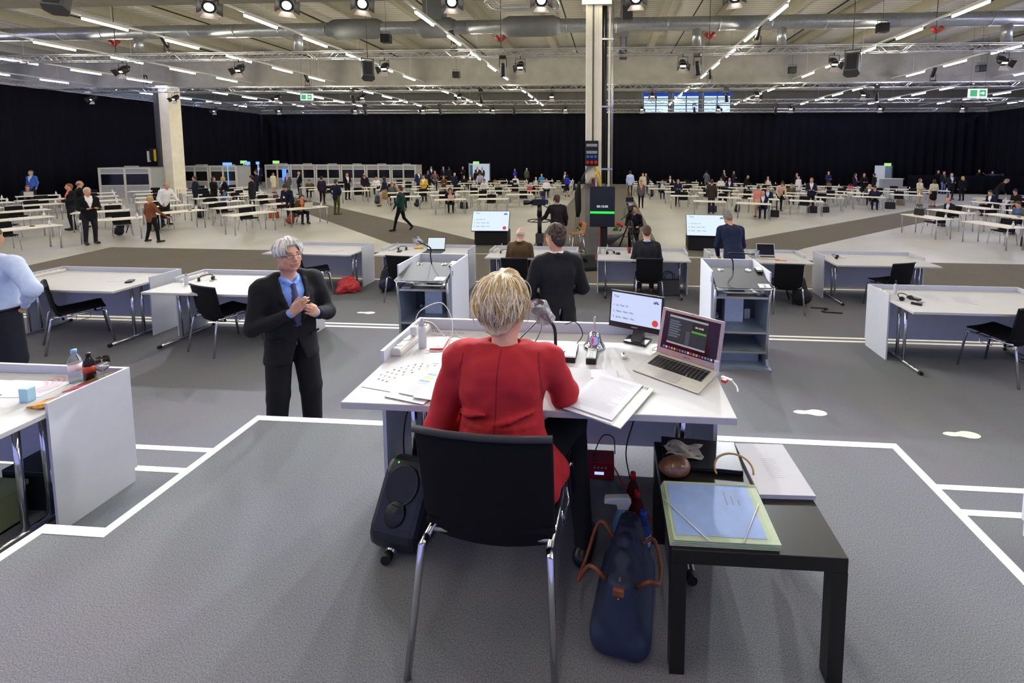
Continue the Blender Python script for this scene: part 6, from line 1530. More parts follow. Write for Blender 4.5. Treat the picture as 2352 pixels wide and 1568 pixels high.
MB().grid(lambda u, v: (-.075 + .15 * u + .01 * math.sin(9 * v), -.05 + .1 * v + .008 * math.sin(7 * u), .006 + .005 * math.sin(11 * u + 5 * v) + .004 * math.sin(17 * v)), 14, 10, smooth=False).build('paper_bag', mat('kraft_grey', '9b9690', .8, bump=.3), t, solid=.001)
t = thing('wrapped_sandwich', 'brown bread roll in clear film on the side table', 'food', (.268, 1.715, ZT)); B = Body(); B.ell((0, 0, .035), (.062, .042, .036), 0); B.ell((.02, .01, .04), (.04, .035, .03), 0); me = B.mesh('bread', .006, .02, 1); o = place(me, 'bread', t); dress(o, [mat('bread_crust', '6f4a35', .35, var=.35, scale=60, bump=.5, coat=.6)])
MB().tube([(.43 + .075 * math.cos(a) + .07, 1.70 + .05 * math.sin(a), ZT + .05 + .03 * math.sin(a)) for a in np.linspace(-.3, 3.5, 24)], .004, 8).build('rubber_band', mat('rubber_tan', 'b39356', .5), label='tan rubber strap arching behind the green folder on the side table', cat='band')
t = thing('elastic_folder', 'pale green elastic folder with a blue sheet on the side table', 'folder', (.385, 1.525, ZT), R(.5))
b = MB()
for i in range(4): b.box(-.178 + .004 * i, .178 + .002 * i, -.137, .13, .006 * i, .006 * i + .004)
b.build('cover', mat('folder_green', 'aebfa0', .5), t, bevel=.001); MB().box(-.155, .145, -.118, .118, .0225, .0232).build('blue_sheet', mat('blue_sheet', '93aee6', .5), t)
pr = MB()
for i in range(3): pr.add([(.05 + .022 * i, .02, .0234), (.053 + .022 * i, .02, .0234), (.053 + .022 * i, .085 - .02 * i, .0234), (.05 + .022 * i, .085 - .02 * i, .0234)], [(0, 1, 2, 3)])
pr.build('print', MATS['print_grey'], t); MB().box(-.16, .16, -.13, .125, .0236, .0239).build('clear_cover', mat('gloss_film', 'ffffff', .08, trans=1, alpha=.05, var=0), t)
MB().tube([(-.175, .03, .026), (-.05, -.14, .026)], .0022, 6).tube([(.165, .03, .026), (.06, -.14, .026)], .0022, 6).build('elastic', M_wplastic, t)
t = sheet('thick stack of white printed pages at the right edge of the side table', .672, 1.767, ZT, 2, 22, lines=[(.05, -.06, -.03, .03, .012)])
# ---------------------------------------------------------------- floor things round the desk
sp = thing('studio_loudspeaker', 'black studio loudspeaker tilted back under the left end of the president desk', 'loudspeaker', (-.90, 1.86, 0), R(-10))
cab = MB(); prof = []
B = Body()
cab.prism_axis([(-.15, .05), (-.155, .12), (-.02, .33), (.04, .34), (.12, .28), (.14, .05), (.1, .0), (-.1, .0)], -.115, .115, 'x'); c = cab.build('cabinet', mat('graphite', '23262d', .4, .2), sp, bevel=.03)
m = Matrix.Rotation(R(-33), 4, 'X')
w = MB().lathe([(0, -.018), (.03, -.012), (.07, .0), (.078, .004), (.08, .0)], n=28).build('woofer', M_black, sp); w.matrix_basis = Matrix.Translation((0, -.062, .275)) @ Matrix.Rotation(R(57), 4, 'X')
w = MB().lathe([(0, .004), (.012, .006), (.02, .0), (.045, .006), (.05, .0)], n=24).build('tweeter', M_black, sp); w.matrix_basis = Matrix.Translation((0, -.118, .185)) @ Matrix.Rotation(R(57), 4, 'X')
MB().cyl((-.05, -.012, .338), (-.05, -.013, .342), .004, n=8).build('green_led', emat('led_green', '40d040', 1.5), sp)
MB().tube([(-.76, 1.99, .02), (-.76, 1.99, .7)], .013, 10)
t = thing('audio_box', 'red audio box with a lit display on the floor under the president desk', 'device', (-.05, 2.3, 0)); MB().box(-.085, .085, -.05, .05, 0, .1).build('case', mat('box_red', '8c1d2a', .4), t, bevel=.004); MB().box(-.02, .03, -.052, -.05, .03, .045).build('display', emat('box_display', 'a9c4ff', 1.2), t)
for i in range(4): MB().cyl((-.02 + .02 * i, -.05, .07), (-.02 + .02 * i, -.054, .07), .006, n=10).build('knob', M_grey, t)
MB().tube(smooth_path([(.08, 0, .05), (.16, -.15, .01), (.26, -.3, .01), (.36, -.4, .01)]), .004, 6).build('cable', M_red, t); MB().tube(smooth_path([(-.03, .0, .1), (.02, .02, .2), (.08, .04, .18), (.09, .02, .1)]), .003, 6).build('cable', M_black, t)
MB().tube(smooth_path([(.2, 2.36, .68), (.16, 2.3, .4), (.1, 2.3, .15), (.12, 2.25, .01)]), .004, 6).build('cable', M_black, label='black cable hanging under the right half of the president desk', cat='cable')
MB().tube(smooth_path([(-1.03, 2.3, .6), (-1.06, 2.15, .35), (-1.02, 2.05, .2), (-.95, 1.98, .1)]), .004, 6).build('cable', M_black, label='black cable hanging at the left end of the president desk', cat='cable')
def pet(label, x, y, z, h, r, body, cap, lab, fill=None):
    t = thing('drink_bottle', label, 'bottle', (x, y, z))
    MB().lathe([(0, .004), (r * .8, 0), (r, .012), (r, h * .3), (r * .94, h * .36), (r, h * .42), (r, h * .64), (r * .8, h * .74), (r * .42, h * .86), (r * .4, h * .9)], n=24).build('shell', body, t)
    if fill: MB().lathe([(0, .008), (r * .92, .012), (r * .92, h * .5), (0, h * .5)], n=20).build('liquid', fill, t)
    MB().lathe([(r * 1.02, h * .36), (r * 1.02, h * .58)], n=24).build('wrap_label', lab, t); MB().lathe([(r * .45, h * .89), (r * .45, h * .985), (r * .4, h), (0, h)], n=18).build('cap', cap, t)
M_petblue = mat('pet_blue', '5f7fd0', .06, trans=.85, ior=1.2, var=.02); M_petclear = mat('pet_clear', 'e9f1f6', .05, trans=.92, ior=1.15, var=.01); M_petred = mat('pet_dark_red', '6a2b30', .1, trans=.5, ior=1.2, var=.05)
M_capb = mat('cap_blue', '2a50c0', .4); M_capl = mat('cap_light_blue', '7aaee8', .4)
pet('blue water bottle with blue cap beside the side table leg', .155, 1.79, 0, .225, .032, M_petblue, M_capb, mat('label_blue', '9fb6dd', .5))
pet('dark bottle with red cap behind the blue water bottle', .135, 1.89, 0, .235, .03, M_petred, M_red, M_petred); pet('second bottle with red cap, farthest under the desk', .12, 1.985, 0, .25, .03, M_petred, M_red, M_petred)
t = thing('spray_cleaner', 'white trigger spray cleaner behind the blue handbag', 'bottle', (.06, 1.83, 0)); MB().lathe([(0, 0), (.036, 0), (.038, .13), (.02, .18), (.014, .2)], n=18).build('flask', mat('cleaner_blue', '6fa6c8', .2, trans=.4, var=.02), t); MB().prism_axis([(-.075, .225), (-.07, .25), (.03, .258), (.045, .235), (.03, .2), (-.015, .2), (-.02, .222)], -.014, .014, 'y').build('trigger_head', M_wplastic, t, bevel=.004)
# handbag
hb = thing('handbag', 'dark blue fold-up handbag with brown leather handles on the carpet', 'bag', (.07, 1.575, 0), R(80))
B = Body(); 
for x in (-.13, -.065, 0, .065, .13): B.cap((x, 0, .075), (x * 1.05, .0, .27), .075, .03, 0, 1, 1.3)
B.cap((-.14, -.06, .045), (.14, -.05, .045), .05, .05, 0); B.cap((-.14, .055, .045), (.14, .06, .045), .05, .05, 0)
me = B.mesh('body', .008, .03, 1, cut=lambda Q: Q[..., 2] - .285 - .02 * np.cos(Q[..., 0] * 20) - 0 * Q[..., 0]); o = place(me, 'body', hb); dress(o, [mat('bag_nylon', '1d2842', .6, var=.2, scale=18, bump=.6, bscale=14)])
M_leather = mat('cognac_leather', '7d4427', .5, var=.15, scale=40)
for s in (-1, 1): MB().tube(smooth_path([(-.09, -.055, .2), (-.1, -.1, .24), (-.05, -.13, .19) , (.05, -.13, .17), (.1, -.1, .22), (.09, -.055, .2)] if s < 0 else [(-.09, .055, .2), (-.09, .12, .24), (-.05, .17, .13), (.06, .165, .12), (.1, .12, .25), (.09, .055, .2)], 6), .007, 8).build('handle', M_leather, hb)
for x in (-.165, .16): MB().box(x - .012, x + .012, -.02, .02, .235, .26).build('leather_tab', M_leather, hb, bevel=.004)
MB().tube([(-.15, 0, .262), (.15, 0, .262)], .006, 6).build('zip', mat('zip_grey', '5a5850', .5, bump=.4), hb)
for x, y in ((-.09, .055), (.09, .055), (-.17, 0)): MB().ball((x, y, .2 if x > -.15 else .225), .006, 6).build('gold_stud', mat('gold', 'c9a23c', .25, .9), hb)
# ---------------------------------------------------------------- left border desk
zA = ZA + .74
def wine_glass(x, y, z):
    t = thing('wine_glass', 'empty stemmed glass beside the cola bottle on the left border desk', 'glass', (x, y, z)); MB().lathe([(.032, 0), (.03, .003), (.005, .008), (.004, .07), (.012, .08), (.032, .1), (.037, .13), (.033, .17), (.031, .17), (.035, .13), (.03, .103), (.01, .085), (0, .084)], n=28).build('bowl', M_glass, t)
pet('clear water bottle with pale blue cap on the left border desk', -3.50, 2.58, zA, .22, .033, M_petclear, M_capl, mat('label_pink', 'e8d5da', .5)); pet('small dark cola bottle on the left border desk', -3.40, 2.58, zA, .2, .03, mat('cola', '1c0d0a', .08), M_black, mat('label_red', 'b8402c', .5, var=.4, scale=60)); wine_glass(-3.31, 2.585, zA)
random.seed(4)
for i, (x, y, c) in enumerate(((-3.36, 2.33, 'd98a2c'), (-3.34, 2.41, 'a9a8a4'), (-3.335, 2.49, 'c23b4a'), (-3.33, 2.57, '5f4a34'))):
    t = thing('magazine', 'colourful magazine at the side panel of the left border desk, %s from the front' % ORD[i], 'magazine', (x, y, zA), R(5 * i - 8)); MB().box(-.06, .075, -.06, .06, 0, .022 + .006 * i).build('pages', mat('magazine_%d' % i, c, .35, var=.8, scale=40), t, rot=(0, R(-14), 0))
t = thing('tumbler', 'small pale blue carton on the left border desk', 'carton', (-3.52, 2.35, zA)); MB().box(-.028, .028, -.022, .022, 0, .085).build('carton', mat('carton_blue', '9fcbe4', .4), t, bevel=.004)
t = sheet('seating plan with pink arcs on the left border desk', -3.72, 2.52, zA, 5, 2, .42, .297)
b = MB()
for r_ in (.06, .085, .11, .135):
    for i in range(16):
        a = R(-30 + 115 * i / 15); a2 = R(-30 + 115 * (i + .85) / 15); b.add([(.02 + r_ * math.cos(a), -.03 + r_ * math.sin(a), .0026), (.02 + (r_ + .012) * math.cos(a), -.03 + (r_ + .012) * math.sin(a), .0026), (.02 + (r_ + .012) * math.cos(a2), -.03 + (r_ + .012) * math.sin(a2), .0026), (.02 + r_ * math.cos(a2), -.03 + r_ * math.sin(a2), .0026)], [(0, 1, 2, 3)])
b.build('arcs', mat('print_pink', 'c99aa2', .8), t)
sheet('white page with a red line at the left border', -3.85, 2.24, zA, 8, 2, lines=[(.1, .09, -.1, .1, .05)]); sheet('white page at the near edge of the left border desk', -3.75, 2.0, zA, -12, 2, lines=TXT)
t = thing('crate', 'green plastic crate under the left border desk', 'crate', (-3.78, 2.16, ZA)); cr = mat('crate_green', '8f9c72', .5, var=.05)
b = MB().box(-.22, .22, -.16, .16, 0, .02).box(-.22, .22, -.16, -.14, 0, .24).box(-.22, .22, .14, .16, 0, .24).box(-.22, -.2, -.16, .16, 0, .24).box(.2, .22, -.16, .16, 0, .24).box(-.235, .235, -.175, .175, .22, .25); b.build('crate', cr, t, bevel=.004)
t = thing('storage_box', 'dark box deeper under the left border desk', 'box', (-3.6, 2.5, ZA)); MB().box(-.2, .2, -.12, .12, 0, .26).build('box', mat('box_teal_dark', '1f2a2a', .5), t, bevel=.006)

# ---------------------------------------------------------------- people on the platforms
LIP, TIE, NSL = 4, 5, 6           # body slots: skin, shirt, trousers, shoes, lips, tie
def xf(o, rot, s=1): 
    m = rot.to_matrix(); return lambda x, y, z: tuple(Vector(o) + m @ (Vector((x, y, z)) * s))
def head_prims(b, hc, rot, s=1, male=True):
    H = xf(hc, rot, s)
    b.ell(H(0, .010, .022), (.073 * s, .092 * s, .098 * s), 0, rot); b.ell(H(0, -.02, -.02), (.066 * s, .072 * s, .08 * s), 0, rot)
    b.ell(H(0, -.036, -.07), (.05 * s, .05 * s, .046 * s), 0, rot); b.ell(H(0, -.07, -.098), (.024 * s, .02 * s, .018 * s), 0, rot, k=.02)
    for q in (-1, 1): b.ell(H(q * .052, .0, -.065), (.018 * s, .035 * s, .03 * s), 0, rot, k=.03)
    b.cap(H(-.034, -.078, .036), H(.034, -.078, .036), .012 * s, .012 * s, 0, k=.018)                      # brow
    for q in (-1, 1):
        b.ell(H(q * .038, -.066, -.022), (.024 * s, .022 * s, .022 * s), 0, rot, k=.02)                      # cheek
        b.ell(H(q * .075, .008, -.006), (.009 * s, .019 * s, .03 * s), 0, rot, k=.006)                      # ear
        b.cap(H(q * .079, .018, .016), H(q * .08, .012, -.02), .006 * s, .005 * s, 0, k=.004)
        b.ell(H(q * .011, -.1, -.03), (.009 * s, .01 * s, .008 * s), 0, rot, k=.006)                         # nostril wing
    b.cap(H(0, -.088, .02), H(0, -.113, -.022), .009 * s, .0125 * s, 0, k=.012)                              # nose
    b.cap(H(-.02, -.086, -.058), H(.02, -.086, -.058), .007 * s, .007 * s, LIP, k=.008); b.cap(H(-.016, -.086, -.068), H(.016, -.086, -.068), .0075 * s, .0075 * s, LIP, k=.008)
    b.cap(H(-.016, -.088, -.047), H(.016, -.088, -.047), .008 * s, .008 * s, 0, k=.01)
    return H
def hand_prims(b, w, d, n, side, curl=.35, s=1, lens=1, rad=1, thumb=(.6, .5), spread=.008):
    """five fingers: d points from wrist to finger tips, n out of the palm, side=+1 puts the thumb along cross(d, n)"""
    d = Vector(d).normalized(); n = Vector(n); n = (n - d * n.dot(d)).normalized(); x = d.cross(n) * side; w = Vector(w)
    for i in range(4):
        off = (.027 - .018 * i) * s; base = w + d * (.088, .093, .089, .08)[i] * s + x * off
        b.cap(w + x * off * .55 + d * .012 * s, base, .0135 * s * rad, .0115 * s * rad, 0, k=.012)
        L = (.07, .078, .072, .056)[i] * s * lens; p = base; a = curl * (.5, .55, .65, .75)[i] * .6; r0 = (.0092, .0095, .009, .008)[i] * s * rad
        dirx = x * (off / .027) * spread * 6 * .1
        for k_, (fr, bend) in enumerate(((.45, 1), (.3, 1.5), (.25, 1.1))):
            v = (d * math.cos(a) + n * math.sin(a) + dirx).normalized(); q = p + v * L * fr; b.cap(p, q, r0 * (1 - .1 * k_), r0 * (.93 - .12 * k_), 0, k=.004); p = q; a += curl * bend
    b.cap(w + d * .02 * s + x * .014 * s, w + d * .05 * s + x * .036 * s + n * .008 * s, .015 * s * rad, .012 * s * rad, 0, k=.012)
    p = w + d * .05 * s + x * .036 * s + n * .008 * s
    v = (d * thumb[0] + x * thumb[1] + n * .35).normalized(); q = p + v * .032 * s; b.cap(p, q, .0115 * s * rad, .0098 * s * rad, 0, k=.005)
    v2 = (v + d * .5).normalized(); b.cap(q, q + v2 * .026 * s, .0098 * s * rad, .0082 * s * rad, 0, k=.004)
def fabric_mat(name, hexc, var=.1, scale=260, bump=.25):
    return mat(name, hexc, .82, var=var, scale=scale, bump=bump, bscale=scale, spec=.25)
_wr = bpy.data.textures.new('wrinkle', 'CLOUDS'); _wr.noise_scale = .13; _wr.noise_depth = 2
def wrinkle(o, st=.014, tex=None):
    m = o.modifiers.new('wrinkle', 'DISPLACE'); m.texture = tex or _wr; m.strength = st; m.mid_level = .5; m.texture_coords = 'LOCAL'
def strands(name, parent, hc, rot, rad, spec, mats, seed=1):
    """combed locks: spec() yields (azimuth, start angle, end angle, lift, width, drift, curl)"""
    random.seed(seed); b = MB(); m = rot.to_matrix(); rx, ry, rz = rad
    for az, t0, t1, lift, w, drift, curl in spec():
        pts = []; N = 9
        for i in range(N):
            u = i / (N - 1); t = t0 + (t1 - t0) * u; a = az + drift * u * u + .10 * math.sin(u * 5 + az * 7) * u
            k = 1 + lift * math.sin(PI * min(u, 1)) + curl * u ** 4
            p = Vector((math.sin(t) * math.sin(a) * rx, -math.sin(t) * math.cos(a) * ry, math.cos(t) * rz)) * k
            pts.append(Vector(hc) + m @ p)
        b.tube(pts, [w * (.55 + .9 * math.sin(PI * min(1, .15 + u * .85))) * (1 - .75 * u ** 3) for u in [i / (N - 1) for i in range(N)]], 5, random.choice(range(len(mats))))
    return b.build(name, mats, parent)
def limbs(b, J, lab_t=2, lab_s=3, thigh=.088, knee=.062, calf=.06, ank=.048, shoes=True):
    for s in (-1, 1):
        b.cap(J['hip'][s], J['kn'][s], thigh, knee, lab_t); b.cap(J['kn'][s], J['an'][s], calf, ank, lab_t, k=.02)
        a = J['an'][s]
        if shoes:
            t = J['toe'][s]; d = (Vector(t) - Vector(a)); d.z = 0; d.normalize()
            b.cap(tuple(Vector((a[0], a[1], t[2] + .01)) - d * .03), t, .042, .038, lab_s, 1, 1, k=.015)
# ---- the man clapping
def clapping_man():
    t = thing('person', 'standing man with wavy white hair, glasses, dark suit and blue tie, hands clasped', 'person', (-2.60, 3.36, Z2), R(55))
    hr = Euler((-.05, 0, R(6))); hc = (.0, -.035, 1.622)
    b = Body(); H = head_prims(b, hc, hr, 1.0)
    b.cap((0, .012, 1.42), (0, -.018, 1.55), .058, .054, 0, k=.03)
    b.cap((0, 0, 1.0), (0, .0, 1.3), .118, .128, 1, 1.25, 1); b.cap((-.13, .012, 1.39), (.13, .012, 1.39), .066, .066, 1)
    b.ell((0, -.075, 1.12), (.11, .085, .14), 1)
    ring = [(.0, .062, 1.475), (.05, .035, 1.468), (.062, -.015, 1.45), (.04, -.065, 1.425), (.012, -.088, 1.405)]
    for q in (-1, 1):
        for p0, p1 in zip(ring, ring[1:]): b.cap((q * p0[0], p0[1], p0[2]), (q * p1[0], p1[1], p1[2]), .017, .016, 1, k=.006)
        b.cap((q * .03, -.075, 1.41), (q * .058, -.092, 1.365), .013, .006, 1, k=.006)
    b.cap((0, -.098, 1.398), (0, -.108, 1.375), .017, .014, TIE, 1.2, .8, k=.004)
    for p0, p1, r0, r1 in (((0, -.112, 1.375), (0, -.142, 1.25), .012, .022), ((0, -.142, 1.25), (.0, -.168, 1.1), .022, .027)): b.cap(p0, p1, r0, r1, TIE, 1.3, .55, k=.004)
    el = {-1: (-.262, -.03, 1.10), 1: (.262, -.06, 1.10)}; wr = {-1: (-.085, -.30, 1.235), 1: (.085, -.285, 1.19)}
    for s in (-1, 1):
        v = (Vector(wr[s]) - Vector(el[s])).normalized(); b.cap(tuple(Vector(el[s])), wr[s], .035, .03, 1); b.cap(tuple(Vector(wr[s]) - v * .05), tuple(Vector(wr[s]) - v * .012), .0375, .036, 1, k=.006)
        b.cap(tuple(Vector(wr[s]) - v * .02), tuple(Vector(wr[s]) + v * .015), .027, .026, 0, k=.01)
    hand_prims(b, wr[-1], (.42, -.62, .66), (.82, .42, .12), 1, .42, 1.06, 1, 1.08, (.75, .35))
    hand_prims(b, wr[1], (-.42, -.66, .42), (-.75, .55, .35), -1, .75, 1.06, 1, 1.08, (.8, .1))
    J = dict(hip={s: (s * .09, 0, .92) for s in (-1, 1)}, kn={-1: (-.12, -.03, .5), 1: (.11, -.05, .5)}, an={-1: (-.14, .02, .1), 1: (.13, .0, .1)}, toe={-1: (-.18, -.15, .045), 1: (.17, -.17, .045)})
    limbs(b, J, thigh=.098, knee=.082, calf=.08, ank=.068)
    me = b.mesh('body', .0075, .035, NSL, relax=1); o = place(me, 'body', t)
    dress(o, [mat('skin_tan', 'c0907a', .5, var=.07, scale=40), mat('shirt_blue', '6f95e0', .7, var=.04), fabric_mat('suit_black', '17181c'), M_shoe, mat('lip', 'a86a58', .5), mat('tie_navy', '2c3358', .5, var=.3, scale=60)])
    j = Body()
    j.cap((0, .005, .98), (0, .005, 1.29), .135, .148, 0, 1.27, 1.02); j.cap((-.16, .012, 1.40), (.16, .012, 1.40), .074, .074, 0); j.cap((-.08, .03, 1.445), (.08, .03, 1.445), .05, .05, 0)
    j.ell((0, -.05, 1.12), (.16, .12, .17), 0)
    j.cap((0, .0, 1.0), (0, .005, .80), .142, .165, 0, 1.2, 1.0)
    for s in (-1, 1):
        v = (Vector(wr[s]) - Vector(el[s])).normalized()
        j.cap((s * .195, .015, 1.385), el[s], .068, .058, 0); j.cap(el[s], tuple(Vector(wr[s]) - v * .035), .058, .047, 0, k=.03)
        for p0, p1, r0, r1 in (((s * .07, .02, 1.475), (s * .085, -.06, 1.42), .02, .018), ((s * .085, -.07, 1.42), (s * .075, -.13, 1.28), .016, .022), ((s * .075, -.13, 1.28), (s * .02, -.178, 1.10), .022, .008)): j.cap(p0, p1, r0, r1, 0, 1.3, .7, k=.008)
    def cut(Q):
        x, y, z = Q[..., 0], Q[..., 1], Q[..., 2]
        wedge = np.minimum(np.minimum(np.clip((z - 1.06) * .26, -.1, .078) - np.abs(x), -(y + .02)), 1.47 - z)
        low = np.minimum(np.minimum((.97 - z) * .3 - np.abs(x), -(y + .05)), .1)
        nk = np.minimum(.062 - np.sqrt(x * x + (y - .0) ** 2), z - 1.40)
        return np.maximum(np.maximum(wedge, nk), np.maximum(low, .775 - z))
    me = j.mesh('jacket', .0085, .04, 1, cut=cut); o = place(me, 'jacket', t); dress(o, [fabric_mat('suit_black', '17181c')]); wrinkle(o, .02)
    for s in (-1, 1): MB().box(-.05, .05, -.006, .006, -.008, .008).build('pocket_flap', fabric_mat('suit_black', '17181c'), t, loc=(s * .135, -.115, .98), rot=(0, 0, R(s * 38)))
    M = xf(hc, hr)
    for q in (-1, 1):
        e = MB().ball(M(q * .031, -.073, .012), .0125, 10).build('eye', mat('eye_white', 'd8d3cc', .15), t)
        c = Vector(M(q * .031, -.073, .012)); d = (Vector(M(q * .031 + .02, -.3, .03)) - c).normalized()
        MB().cyl(c + d * .0108, c + d * .0131, .0055, n=14).build('iris', mat('iris_dark', '2b211c', .1), e)
        MB().tube([M(q * .014, -.09, .034), M(q * .032, -.0925, .04), M(q * .052, -.08, .034)], [.004, .0048, .003], 6).build('eyebrow', mat('brow_grey', '6f665f', .8), t)
    g = thing_g = MB()
    for q in (-1, 1):
        pts = [M(q * (.034 + .025 * math.cos(a)), -.105 + .006 * abs(math.cos(a)), .006 + .017 * math.sin(a)) for a in np.linspace(0, 2 * PI, 20)]
        g.tube(pts, .0016, 6); g.tube([M(q * .059, -.1, .012), M(q * .077, -.05, .014), M(q * .08, .012, .008)], .0022, 6)
    g.tube([M(-.009, -.107, .01), M(0, -.111, .013), M(.009, -.107, .01)], .0016, 6)
    gl = g.build('glasses', mat('spectacle_frame', '1d1b1b', .3, .4), t)
    def spec():
        for i in range(330):
            az = random.uniform(.62, 2 * PI - .62); back = abs(az - PI) / PI
            yield (az, random.uniform(.05, .9), random.uniform(1.55, 1.95) - .25 * back, random.uniform(.06, .2), random.uniform(.006, .010), random.uniform(-.35, .35), random.uniform(-.02, .08))
        for i in range(110):
            az = random.uniform(-.75, .75); yield (az + PI * 0, random.uniform(.70, .88), random.uniform(-.5, .1), random.uniform(.10, .24), random.uniform(.006, .009), random.uniform(-.5, .5), .02)
    hb_ = hair_mesh('short'); q = place(hb_, 'hair', t, hc, hr); dress(q, [mat('hair_silver_base', '8f9092', .7, var=.2)])
    strands('hair_locks', t, M(0, .014, .026), hr, (.088, .104, .105), spec, [mat('hair_silver', 'cfccc6', .5, var=.1, scale=80), mat('hair_silver_light', 'e0ded8', .5, var=.1, scale=80), mat('hair_silver_dark', 'a8a5a0', .5, var=.1, scale=80)], 3)
    MB().tube([tuple(Vector(wr[-1]) + Vector((.055 + .011 * math.cos(a), -.092, .10 + .011 * math.sin(a)))) for a in np.linspace(0, 6.28, 14)], .002, 6).build('ring', mat('gold', 'c9a23c', .25, .9), t)
clapping_man()
# ---- the woman in red
def woman_in_red():
    t = thing('person', 'seated blond woman in a red jacket seen from behind at the president desk', 'person', (-.40, 1.60, 0), R(180))
    hr = Euler((.16, 0, R(-6))); hc = (.02, -.095, 1.135)
    b = Body(); H = head_prims(b, hc, hr, .96)
    b.cap((.0, -.03, 1.0), (.012, -.075, 1.08), .05, .048, 0, k=.03)
    b.cap((0, .03, .56), (0, -.01, .88), .11, .12, 1, 1.25, 1)
    el = {-1: (-.225, -.115, .78), 1: (.25, .02, .69)}; wr = {-1: (-.10, -.33, .79), 1: (.13, -.19, .615)}
    for s in (-1, 1):
        v = (Vector(wr[s]) - Vector(el[s])).normalized(); b.cap(el[s], wr[s], .034, .026, 0, k=.02)
    hand_prims(b, wr[-1], (.25, -.95, -.04), (.1, .02, -1), 1, .25, .93); hand_prims(b, wr[1], (-.3, -.9, -.25), (-.2, 0, -1), -1, .3, .93)
    J = dict(hip={1: (.1, .0, .555), -1: (-.1, .0, .555)}, kn={1: (.13, -.42, .53), -1: (-.235, -.36, .52)}, an={1: (.12, -.35, .09), -1: (-.30, -.17, .10)}, toe={1: (.13, -.5, .04), -1: (-.32, -.29, .04)})
    limbs(b, J, thigh=.095, knee=.068, calf=.062, ank=.04)
    b.cap((-.08, .05, .55), (.08, .05, .55), .12, .12, 2)
    me = b.mesh('body', .0075, .035, NSL); o = place(me, 'body', t)
    dress(o, [mat('skin_rose', 'cf9a86', .5, var=.06, scale=40), mat('blouse_black', '141416', .8), fabric_mat('trousers_black', '121318'), mat('shoe_black', '141416', .35), mat('lip_rose', 'a8605a', .5), M_black])
    j = Body()
    j.cap((0, .035, .64), (0, .02, .74), .125, .112, 0, 1.22, 1); j.cap((0, .02, .74), (0, -.02, .90), .114, .128, 0, 1.30, 1)
    j.cap((-.125, -.045, .945), (.135, -.03, .955), .072, .07, 0); j.cap((-.06, -.035, .985), (.065, -.03, .99), .044, .044, 0)
    j.ell((-.06, .035, .88), (.075, .05, .09), 0); j.ell((.075, .04, .88), (.075, .05, .09), 0)
    j.cap((0, .04, .68), (0, .05, .50), .13, .15, 0, 1.22, 1.0)
    j.cap((-.10, .02, .66), (-.205, .02, .545), .06, .055, 0); j.cap((-.15, .06, .6), (-.19, .09, .52), .055, .04, 0); j.cap((.1, .04, .64), (.165, .06, .54), .06, .055, 0)
    for z_, a0, a1, rr in ((.765, -1.3, 1.2, -.001), (.735, -1.35, 1.35, .001), (.80, -1.2, .3, -.002), (.815, .1, 1.2, -.001), (.70, -1.2, 1.2, .003)):
        arc = [((.149 + rr) * math.sin(a0 + (a1 - a0) * i / 9), .025 + (.112 + rr) * math.cos(a0 + (a1 - a0) * i / 9), z_ + .010 * math.sin(i * .5 + z_ * 40)) for i in range(10)]
        for i, (p0, p1) in enumerate(zip(arc, arc[1:])): j.cap(p0, p1, .009 * math.sin(PI * (i + .3) / 9.6), .009 * math.sin(PI * (i + 1.3) / 9.8), 0, k=.009)
    for s in (-1, 1):
        v = (Vector(wr[s]) - Vector(el[s])).normalized(); sh = (-.168, -.06, .935) if s < 0 else (.18, -.035, .945)
        j.ell((sh[0], sh[1], sh[2] + .008), (.055, .06, .05), 0); j.cap(sh, el[s], .062, .055, 0, k=.025); j.cap(el[s], tuple(Vector(wr[s]) - v * .05), .055, .043, 0, k=.022)
    def cut(Q):
        x, y, z = Q[..., 0], Q[..., 1], Q[..., 2]
        nk = np.minimum(.05 - np.sqrt(((x - .004) * .88) ** 2 + (y + .045) ** 2), z - .97)
        return np.maximum(np.maximum(nk, z - 1.028 - .1 * y), .47 + .05 * (x < 0) * 0 - z)
    def paint(fc, lab):
        lab = lab * 0; lab[(np.abs(fc[:, 0]) < .0028) & (fc[:, 1] > .03)] = 1
        for s, x0 in ((-1, -.150), (1, .158)): lab[(np.abs(fc[:, 0] - (x0 + (fc[:, 2] - .9) * .12 * -s)) < .0035) & (fc[:, 1] > -.03) & (fc[:, 2] > .82) & (fc[:, 2] < 1.0)] = 1
        return lab
    me = j.mesh('jacket', .0062, .028, 2, cut=cut, paint=paint); o = place(me, 'jacket', t)
    dress(o, [fabric_mat('jacket_red', 'ad2a33', .06, 420, .18), fabric_mat('jacket_red_seam', '8a1f28', .06, 420, .2)])
    fold = bpy.data.textures.new('folds', 'CLOUDS'); fold.noise_scale = .085; fold.noise_depth = 1; wrinkle(o, .017, fold)
    # waist folds as stretched displacement
    wv = bpy.data.textures.new('waist_folds', 'WOOD'); wv.wood_type = 'BANDNOISE'; wv.noise_scale = .12; wv.turbulence = 9
    def spec():
        for i in range(1700):
            az = random.uniform(0.5, 2 * PI - .5); f = 1 - abs(az - PI) / PI
            yield (az, random.uniform(.0, 1.3), random.uniform(1.6, 2.4) - .35 * (1 - f), random.uniform(.0, .16), random.uniform(.0014, .0036), random.uniform(-.45, .45), random.uniform(-.10, .07))
        for i in range(90): yield (random.uniform(-.6, .6), random.uniform(0, .2), random.uniform(.8, 1.15), random.uniform(.08, .18), .007, random.uniform(-.5, .5), 0)
        for i in range(46): yield (random.uniform(1, 2 * PI - 1), random.uniform(.2, 1.3), random.uniform(1.5, 2.4), random.uniform(.2, .3), .0014, random.uniform(-.9, .9), random.uniform(.1, .28))
    M = xf(hc, hr)
